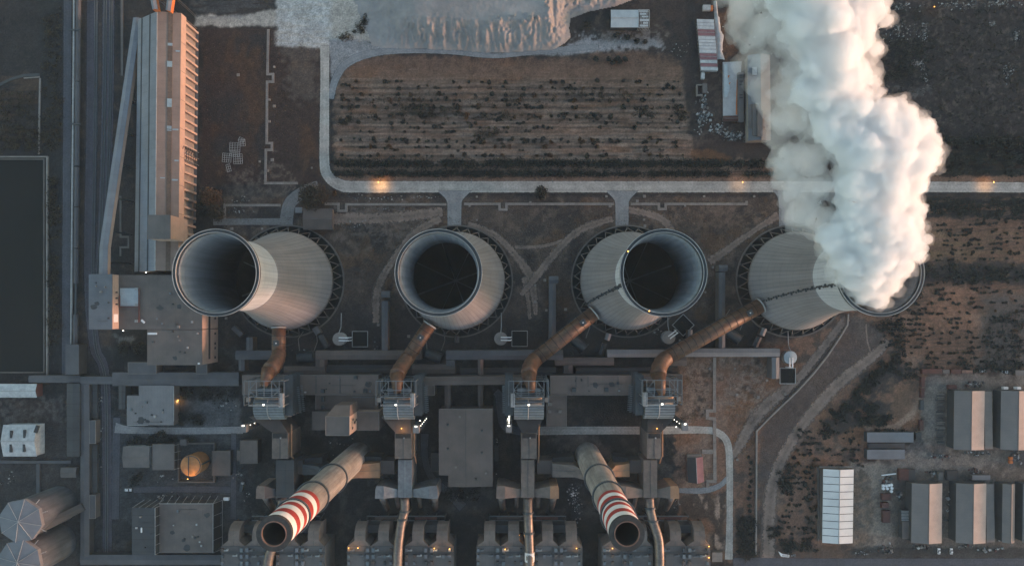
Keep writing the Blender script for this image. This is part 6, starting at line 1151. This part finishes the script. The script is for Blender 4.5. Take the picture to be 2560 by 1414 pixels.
heap('yard_rubble', 'mixed clutter between the lower yard containers and barns', [(2216, 1200, 16, 12), (2330, 1180, 12, 14), (2440, 1178, 24, 8), (2330, 1250, 6, 60), (2372, 1270, 10, 60), (2246, 1230, 10, 30), (2220, 1370, 24, 14), (2300, 1366, 30, 8), (2400, 1366, 50, 8), (2470, 1372, 40, 8), (2440, 960, 30, 8), (2440, 1132, 40, 8), (2540, 1140, 26, 16), (2496, 1300, 6, 50), (2350, 1140, 30, 8)], 22, (.5, 2.2), SM + ['container', 'black', 'gallery_dark'], 2)
heap('pipe_rubble', 'white flecked scrap heap beside the right chimney base', [(1435, 1245, 20, 36), (1442, 1270, 18, 40), (1432, 1225, 12, 16)], 70, (.35, 1.3), SM + ['white', 'black', 'black'], 3)
heap('wood_rubble', 'grey gravestone like rubble in the dark north east woods', [(2240, 85, 60, 34), (2260, 70, 60, 18), (2310, 85, 10, 30), (2310, 180, 12, 44), (2290, 160, 20, 8), (2480, 60, 8, 8), (2540, 90, 8, 20), (2520, 180, 14, 24), (2250, 18, 50, 12), (2390, 12, 60, 12), (2500, 10, 50, 10)], 60, (.4, 1.3), SM + ['rubbish', 'wall', 'wall'], 4)
heap('roadside_rubble', 'pale scraps strewn along the cable trench south of the main road', [(905, 495, 60, 8), (980, 494, 50, 7), (1050, 494, 40, 7), (950, 522, 60, 6), (610, 500, 50, 14), (600, 530, 40, 12), (880, 565, 60, 14), (2160, 1380, 30, 8), (1970, 1385, 8, 8), (1985, 1388, 6, 4), (1700, 125, 30, 20), (1560, 95, 40, 16), (1690, 1260, 12, 30)], 20, (.35, 1.2), SM, 5)
heap('plant_rubble', 'small stores and crates lying between the plant buildings', [(420, 1238, 24, 8), (400, 1240, 10, 6), (750, 880, 60, 8), (560, 1010, 30, 20), (600, 1180, 20, 60), (620, 1240, 16, 40), (420, 1195, 40, 12), (850, 1110, 50, 20), (1140, 1240, 30, 14), (1640, 830, 30, 14), (1240, 1130, 6, 60), (940, 870, 8, 30), (250, 1150, 10, 120), (250, 1000, 8, 30), (20, 1190, 30, 20)], 16, (.4, 1.7), SM + ['black', 'wall_dark'], 6)
t = Thing('wrecked_boat', 'wrecked white boat hull lying below the white store', 'boat', W(1958, 1385)[:2]); p = W(1958, 1386); t.part('hull', MB().prism([(p[0] - 4, p[1] + 3), (p[0] - 2, p[1] - .8), (p[0] + 4, p[1] - 1.4), (p[0] + 4.4, p[1] + .4), (p[0] - 1, p[1] + 1.2)], .1, 1.4), M['white']); t.part('deck', MB().prism([(p[0] - 1.6, p[1] - .3), (p[0] + 3.4, p[1] - .9), (p[0] + 3.6, p[1]), (p[0] - 1, p[1] + .6)], 1.4, 1.6), M['pale'])
# ---------------------------------------------------------------- vegetation
def leafcloud(name, mat, n_, fn, size, seed):
    r_ = np.random.default_rng(seed); c = fn(r_, n_); k = len(c); u = r_.normal(size=(k, 3)); u /= np.linalg.norm(u, axis=1)[:, None]; w_ = r_.normal(size=(k, 3)); v = np.cross(u, w_); v /= np.linalg.norm(v, axis=1)[:, None]; s_ = (r_.uniform(.6, 1.3, (k, 1)) * size)
    V = np.stack([c - u * s_ - v * s_ * .6, c + u * s_ - v * s_ * .6, c + u * s_ + v * s_ * .6, c - u * s_ + v * s_ * .6], 1).reshape(-1, 3)
    me = bpy.data.meshes.new(name); me.vertices.add(4 * k); me.vertices.foreach_set('co', V.ravel()); me.loops.add(4 * k); me.loops.foreach_set('vertex_index', np.arange(4 * k, dtype=np.int32)); me.polygons.add(k); me.polygons.foreach_set('loop_start', np.arange(k) * 4); me.polygons.foreach_set('loop_total', np.full(k, 4)); me.update(calc_edges=True); me.materials.append(mat); return me
def blob(rx, ry, rz, z0, lobes=6):
    def fn(r_, n_):
        c = r_.normal(size=(lobes, 3)); c /= np.linalg.norm(c, axis=1)[:, None]; c *= .45; c[:, 2] = abs(c[:, 2]); i = r_.integers(0, lobes, n_); d = r_.normal(size=(n_, 3)); d /= np.linalg.norm(d, axis=1)[:, None]
        p = c[i] + d * (r_.uniform(.2, .62, (n_, 1))); p[:, 0] *= rx; p[:, 1] *= ry; p[:, 2] = np.maximum(p[:, 2] * rz + z0, .1); return p
    return fn
LV = ['leaf_dark', 'leaf_olive', 'leaf_rust', 'leaf_dark']
SH = [leafcloud('shrub', M[LV[i]], 150, blob(1, 1, .8, .5, 6), .26, 30 + i) for i in range(4)]
rr_ = random.Random(77)
def shrub(px, py, r_, label, group, k=None):
    o = link(bpy.data.objects.new('shrub', SH[rr_.choice((0, 0, 3, 3, 1, 2)) if k is None else k])); p = W(px, py); o.location = (p[0], p[1], 0); o.scale = (r_, r_ * rr_.uniform(.8, 1.15), r_ * .95); o.rotation_euler.z = rr_.random() * 6.3; return tag(o, label, 'shrub', group)
def row(y, x0, x1, step, rr, lab, grp, slope=0, p_=.75, clump=.15):
    x = x0
    while x < x1:
        if rr_.random() < p_: shrub(x + rr_.uniform(-2, 2), y + (x - x0) * slope + rr_.uniform(-1.6, 1.6), rr_.uniform(*rr), lab, grp)
        x += step * rr_.uniform(.7, 1.3)
L1, G1_ = 'small round shrub planted in the long rows of the ploughed field', 'shrubs of the ploughed field'
for y, p_, rr in ((205, .35, (1.2, 2.1)), (221, .6, (1.2, 2.2)), (237, .5, (1.2, 2.2)), (251, .6, (1.3, 2.4)), (269, .6, (1.3, 2.6)), (292, .4, (1.4, 2.6)), (308, .4, (1.2, 2.2)), (319, .35, (1.2, 2.2)), (349, .6, (1.3, 2.0)), (356, .45, (1.2, 2.1)), (368, .4, (1.3, 2.4)), (389, .5, (1.2, 2.2))):
    row(y, 856, 1712, 40, (rr[0] + .15, rr[1] + .1), L1, G1_, 0, p_ * 1.2)
L2, G2_ = 'small dark shrub in the sloping rows of the eastern field', 'shrubs of the eastern field'
for i in range(15):
    y = 560 + i * 25
    if 655 < y < 705: continue
    row(y, 2320 if y < 700 else 2215 + (940 - y) * .1, 2560, 50, (1.1, 2.0), L2, G2_, -.03, .8)
L3, G3_ = 'low shrub scattered on the brown ground between boundary wall and yard', 'scattered shrubs by the boundary'
for i in range(44):
    u, v = rr_.random(), rr_.random(); x = 2000 + u * 150 - v * 70; y = 1050 + v * 320
    if 2040 < x and y > 1155: x = 1950 + u * 90
    shrub(x, y, rr_.uniform(.8, 2.2), L3, G3_)
for i in range(17): shrub(1873 + rr_.uniform(-5, 5), 1140 + i * 15, rr_.uniform(1.2, 2.4), 'shrub in the single file between the lane and the boundary wall', 'file of shrubs by the lane', 0)
for x, y in ((1487, 150), (1522, 150), (1531, 157), (1543, 147), (1549, 155), (1560, 150), (1568, 95), (1590, 104), (1540, 92), (1612, 105)): shrub(x, y, rr_.uniform(2, 3.2), 'dark bush in the clumps below the galvanised shed', 'bushes below the galvanised shed', 0)
def mass(name, label, boxes, n_, size, mat, seed, hz=(0.2, 3), cat='shrubs', kind=None):
    def fn(r_, n2):
        out = []
        for x0, y0, x1, y1, w_ in boxes:
            k = int(n_ * w_); nc = max(6, int(abs((x1 - x0) * (y1 - y0)) / (25 if cat == 'hedge' else 120))); cx = r_.uniform(x0, x1, nc); cy_ = r_.uniform(y0, y1, nc); cr = r_.uniform(.5, 1.3, nc); i = r_.integers(0, nc, k); px = cx[i] + r_.normal(size=k) * 5 * cr[i]; py = cy_[i] + r_.normal(size=k) * 4 * cr[i]; hh = hz[0] + (hz[1] - hz[0]) * r_.random(k) * cr[i]
            out.append(np.stack([(px - NX) * S, -(py - NY) * S, hh], -1))
        return np.concatenate(out)
    o = link(bpy.data.objects.new(name, leafcloud(name, M[mat], n_, fn, size, seed))); return tag(o, label, cat, None, kind)
mass('hedge', 'upper dark hedge along the main road, edge of the ploughed field', [(838, 404, 1935, 415, 1)], 22000, .5, 'leaf_dark', 1, (.3, 4), 'hedge')
mass('hedge', 'lower dark hedge nearest the main road', [(838, 431, 1420, 438, .7), (1420, 432, 1820, 438, .4), (1850, 432, 1940, 438, .08)], 15000, .45, 'leaf_dark', 2, (.3, 3.5), 'hedge')
ST = dict(kind='stuff')
mass('woodland', 'dark belt of trees above the road at the right edge', [(2310, 345, 2620, 372, .4), (2330, 385, 2620, 412, .35), (2320, 425, 2620, 436, .25), (2270, 340, 2320, 400, .1)], 15000, .6, 'leaf_dark', 3, (.5, 6), 'woods', **ST)
mass('undergrowth', 'thin brownish undergrowth of the north east ground', [(2200, 20, 2600, 340, 1), (2180, 100, 2320, 200, .4)], 9000, .4, 'leaf_dark', 4, (.1, 1.6), 'undergrowth', **ST)
mass('field_scrub', 'dark scrub patches in the eastern fields', [(2260, 498, 2600, 540, .5), (2260, 662, 2600, 700, .35), (2240, 690, 2300, 760, .12), (2230, 780, 2260, 880, .08), (2380, 905, 2560, 930, .15), (2460, 780, 2560, 900, .12), (2190, 800, 2250, 830, .05)], 12000, .45, 'leaf_dark', 5, (.2, 2.5), 'scrub', **ST)
mass('bank_scrub', 'black scrub on the bank above the narrow sheds', [(2225, 885, 2260, 905, .07), (2200, 905, 2240, 925, .08), (2180, 925, 2215, 945, .09), (2160, 945, 2195, 965, .09), (2140, 965, 2175, 985, .09), (2118, 985, 2155, 1005, .1), (2095, 1005, 2130, 1025, .08), (2075, 1025, 2110, 1045, .07), (2130, 1030, 2175, 1056, .16), (2175, 1040, 2222, 1062, .12), (2160, 1010, 2190, 1030, .08), (2050, 1060, 2085, 1085, .05), (2240, 930, 2290, 945, .05), (2160, 1074, 2300, 1079, .06), (1945, 1160, 1975, 1230, .1), (1925, 1310, 1945, 1350, .05), (1950, 1352, 2030, 1375, .1)], 13000, .45, 'leaf_dark', 6, (.2, 2.6), 'scrub', **ST)
mass('lane_scrub', 'dark scrub at the lower end of the boundary wall', [(1845, 1295, 1885, 1395, 1)], 3200, .45, 'leaf_dark', 7, (.2, 2.6), 'scrub', **ST)
mass('hall_scrub', 'dull scrub left of the rails and around the reservoir edge', [(122, 440, 150, 600, .25), (122, 640, 148, 860, .35), (0, 330, 150, 380, .3), (110, 20, 155, 380, .3), (0, 230, 95, 330, .2)], 8000, .45, 'leaf_olive', 8, (.2, 2), 'scrub', **ST)
mass('field_weeds', 'low weeds and bush clumps in the middle of the ploughed field', [(850, 255, 880, 310, .12), (1000, 262, 1160, 290, .25), (1180, 320, 1250, 345, .1), (1590, 270, 1640, 300, .08), (1690, 265, 1715, 300, .08), (900, 282, 1500, 300, .2), (1430, 225, 1600, 245, .1), (870, 235, 1400, 262, .15)], 5200, .4, 'leaf_olive', 9, (.1, 1.5), 'weeds', **ST)
mass('plant_weeds', 'dark bushes growing between the plant buildings', [(370, 1088, 420, 1112, .3), (425, 1090, 500, 1100, .15), (310, 1090, 350, 1108, .1), (455, 960, 480, 990, .15), (480, 1040, 500, 1060, .1), (500, 965, 590, 1000, .2), (330, 1190, 360, 1210, .1), (1110, 1218, 1200, 1250, .25), (1155, 1085, 1170, 1110, .05), (440, 1030, 460, 1060, .1)], 5200, .4, 'leaf_dark', 10, (.2, 2.6), 'bushes', **ST)
mass('tower_weeds', 'brown weeds round the feet of the cooling towers', [(560, 520, 1950, 600, .4), (870, 600, 1000, 760, .2), (1290, 700, 1440, 830, .2), (1700, 660, 1850, 820, .2), (1830, 900, 1990, 1060, .2), (1700, 905, 1780, 1050, .1), (510, 80, 800, 440, .3)], 5200, .3, 'leaf_rust', 11, (.05, .5), 'weeds', **ST)
def tree(px, py, rpx, h, label, mats, seed, n_=1500, tall=1.0, cat='tree'):
    p = W(px, py, h * .6); r_ = rpx * S * (H - h * .6) / H; rd = random.Random(seed); t = Thing('tree', label, cat, p[:2]); tr = MB().tube([(p[0], p[1], 0), (p[0] + .3, p[1], h * .35), (p[0], p[1] + .2, h * .7)], [.5, .35, .15], 8)
    for j in range(7):
        a = j * .9 + rd.random(); z = h * rd.uniform(.3, .55); tr.tube([(p[0] + .2, p[1], z), (p[0] + math.cos(a) * r_ * .4, p[1] + math.sin(a) * r_ * .4, z + h * .15), (p[0] + math.cos(a) * r_ * .75, p[1] + math.sin(a) * r_ * .75, z + h * .25)], [.22, .14, .05], 6)
    t.part('trunk', tr, M['bark'])
    me = leafcloud('crown', M[mats], n_, blob(r_, r_ * tall, h * .45, h * .5, 14), .48, seed); o = link(bpy.data.objects.new('crown', me)); o.parent = t.o; o.location = (0, 0, 0); return t
tree(782, 490, 40, 11, 'large round dark tree at the bend of the main road', 'leaf_olive', 1, 3200); tree(1354, 482, 19, 9, 'lone dark tree on the south side of the main road', 'leaf_dark', 2, 1400)
tree(526, 492, 30, 15, 'tall brown tinged tree between the hall and the first tower, upper crown', 'leaf_rust', 3, 2400, 1.1); tree(538, 530, 26, 13, 'shorter tree below the brown tinged one near the hall', 'leaf_olive', 4, 2000); tree(510, 520, 22, 12, 'dark tree hugging the buttressed wall of the hall', 'leaf_dark', 5, 1600)
tree(402, 1092, 18, 8, 'dark tree beside the lane above the flat houses', 'leaf_dark', 6, 1300); tree(497, 1050, 14, 7, 'small dark tree right of the workshop lane', 'leaf_dark', 7, 900); tree(835, 484, 7, 4, 'small rusty bush tree at the right of the round tree', 'leaf_rust', 8, 500); tree(310, 870, 20, 8, 'dark tree under the west tower of the L shaped block', 'leaf_dark', 9, 1200); tree(345, 868, 18, 8, 'dark tree tucked in the corner of the L shaped block', 'leaf_dark', 10, 1100)
# ---------------------------------------------------------------- lit lamps
def lamp_light(p, c, w_, r_=.3, spot=None):
    ld = bpy.data.lights.new('lamp_light', 'SPOT' if spot else 'POINT'); ld.energy = w_ * .17; ld.color = c; ld.shadow_soft_size = r_
    if spot: ld.spot_size = R(spot); ld.spot_blend = 1
    o = link(bpy.data.objects.new('lamp_light', ld)); o.location = p; return o
OR = (1, .5, .16); WH = (1, .88, .7)
for i, (x, y) in enumerate(((952, 452), (1846, 452), (2462, 452), (1380, 452), (1180, 452), (1640, 452))):
    lit = i < 3; p = W(x, y); t = Thing('street_lamp', ['lit street lamp casting an orange pool on the road near the bend', 'street lamp with a faint orange streak left of the steam', 'lit street lamp on the road at the right edge', 'unlit street lamp on the main road', 'unlit street lamp on the main road', 'unlit street lamp on the main road'][i], 'street lamp', p[:2], 'street lamps along the main road' )
    t.part('post', MB().tube([(p[0], p[1], 0), (p[0], p[1], 9)], [.16, .1], 8), M['steel']); t.part('arm', MB().bar((p[0], p[1], 9), (p[0], p[1] - 2.6, 9.4), .09), M['steel']); t.part('lamp_head', MB().obox((p[0], p[1] - 2.9), .5, 1.1, 9.25, 9.5), M['lamp_orange' if lit else 'steel'])
    if lit: lamp_light((p[0], p[1] - 3, 9), OR, (9000, 2200, 5000)[i], .3, 120).parent = None
for x, y, z, c, e in ((470, 1196, 19, OR, 4200), (446, 1000, 3, OR, 900), (309, 826, 14, WH, 2600), (366, 681, 9, WH, 500), (1463, 1180, 40, OR, 900), (1298, 1336, 27, OR, 500), (872, 1368, 33, OR, 500), (895, 1368, 33, OR, 400), (1086, 1369, 33, OR, 500), (1124, 1370, 33, OR, 500), (1441, 1369, 33, OR, 500), (1263, 1371, 33, OR, 300), (1531, 1369, 33, OR, 400), (1772, 1364, 33, OR, 500), (1772, 1392, 33, OR, 400), (1004, 1070, 33, OR, 1200), (672, 1056, 22, OR, 700), (1642, 1070, 33, OR, 500), (635, 1062, 20, OR, 900), (1050, 1050, 25, WH, 900), (1270, 1046, 25, WH, 700), (1690, 1066, 14, WH, 1200), (2335, 18, 4, OR, 400)):
    p = W(x, y, z); t = Thing('wall_lamp', 'small lit lamp above the %s' % {OR: 'warm orange patch it lights', WH: 'pale white patch it lights'}[c], 'lamp', p[:2], 'small lit lamps of the plant'); t.part('bracket', MB().bar((p[0], p[1], z - 1.2), (p[0], p[1], z + .3), .12), M['steel_dark']); t.part('lamp_head', MB().obox(p[:2], .6, .5, z + .3, z + .7), M['lamp_orange' if c is OR else 'lamp_white'])
    lamp_light((p[0] + .2, p[1] - .9, z + .1), c, e)
for x, y, z in ((1570, 628, 121.5), (1623, 777, 121.5)):
    p = W(x, y, z); t = Thing('beacon', 'tiny warm beacon on the rim of the dark mouthed stairway tower', 'beacon', p, 'rim beacons'); t.part('lamp_head', MB().lathe([(.01, z + .5), (.38, z + .4), (.38, z), (.01, z)], 10, p[:2]), M['lamp_orange']); t.part('foot', MB().obox(p[:2], .5, .5, z - .5, z), M['steel'])

# the smaller bushes of the rows, beyond the individually built ones
def rowscrub(spec, per):
    def fn(r_, n2):
        out = []
        for y, x0, x1, nc, sl in spec:
            cx = r_.uniform(x0, x1, nc); cx[1::3] = cx[0::3][:len(cx[1::3])] + r_.uniform(6, 10, len(cx[1::3])); rr = r_.uniform(.6, 1.5, nc)
            for c, r in zip(cx, rr):
                k = max(8, int(per * r)); d = r_.normal(size=(k, 3)); d /= np.linalg.norm(d, axis=1)[:, None]; d *= r * r_.uniform(.4, 1, (k, 1)); yy = y + (c - x0) * sl + r_.normal() * 1.3
                out.append(np.stack([(c - NX) * S + d[:, 0] * 1.2, -(yy - NY) * S + d[:, 1], np.abs(d[:, 2]) + .1], -1))
        return np.concatenate(out)
    return fn
tag(link(bpy.data.objects.new('row_scrub', leafcloud('row_scrub', M['leaf_dark'], 1, rowscrub([(y, 856, 1712, n_, 0) for y, n_ in ((205, 12), (213, 10), (221, 22), (237, 20), (251, 22), (262, 18), (269, 26), (285, 16), (292, 18), (300, 16), (308, 14), (319, 16), (330, 12), (349, 26), (356, 18), (368, 22), (389, 22), (376, 10))], 46), .3, 44))), 'smaller bushes and weeds along the rows of the ploughed field', 'bushes', None, 'stuff')
tag(link(bpy.data.objects.new('field_bushes', leafcloud('field_bushes', M['leaf_dark'], 1, rowscrub([(552 + i * 12.4, 2335 if i < 13 else 2225 + (i < 18) * 40, 2600, 17, -.03) for i in range(31) if not 8 < i < 12] + [(700 + i * 14, 2200, 2330, 9, -.02) for i in range(6, 13)] + [(1080 + i * 14, 2000 - i * 3, 2150 - (i > 6) * 100, 12 - (i > 6) * 5, 0) for i in range(22)], 44), .3, 45))), 'small bushes dotted over the fields and brown ground at the right', 'bushes', None, 'stuff')
mass('bank_bushes', 'dry bushes on the ash bank edge left of the spoil bank', [(905, 40, 935, 60, .4), (880, 62, 910, 80, .3), (850, 80, 880, 100, .2), (930, 30, 1010, 40, .15), (1440, 55, 1470, 80, .2)], 1500, .35, 'leaf_olive', 12, (.1, 1.4), 'bushes', **ST)
# ---------------------------------------------------------------- haze volume added to lift and cool the shadows
hz = MB().box(-9500, -9500, 9500, 9500, -1, H + 12); m = bpy.data.materials.new('shadow_lift_haze'); m.use_nodes = True; m.node_tree.nodes.remove(m.node_tree.nodes['Principled BSDF'])
pv = m.node_tree.nodes.new('ShaderNodeVolumePrincipled'); pv.inputs['Density'].default_value = HAZE; pv.inputs['Color'].default_value = (.48, .68, .87, 1); m.node_tree.links.new(pv.outputs[0], m.node_tree.nodes['Material Output'].inputs['Volume'])
o = link(bpy.data.objects.new('haze', hz.mesh('haze', m))); o['kind'] = 'stuff'
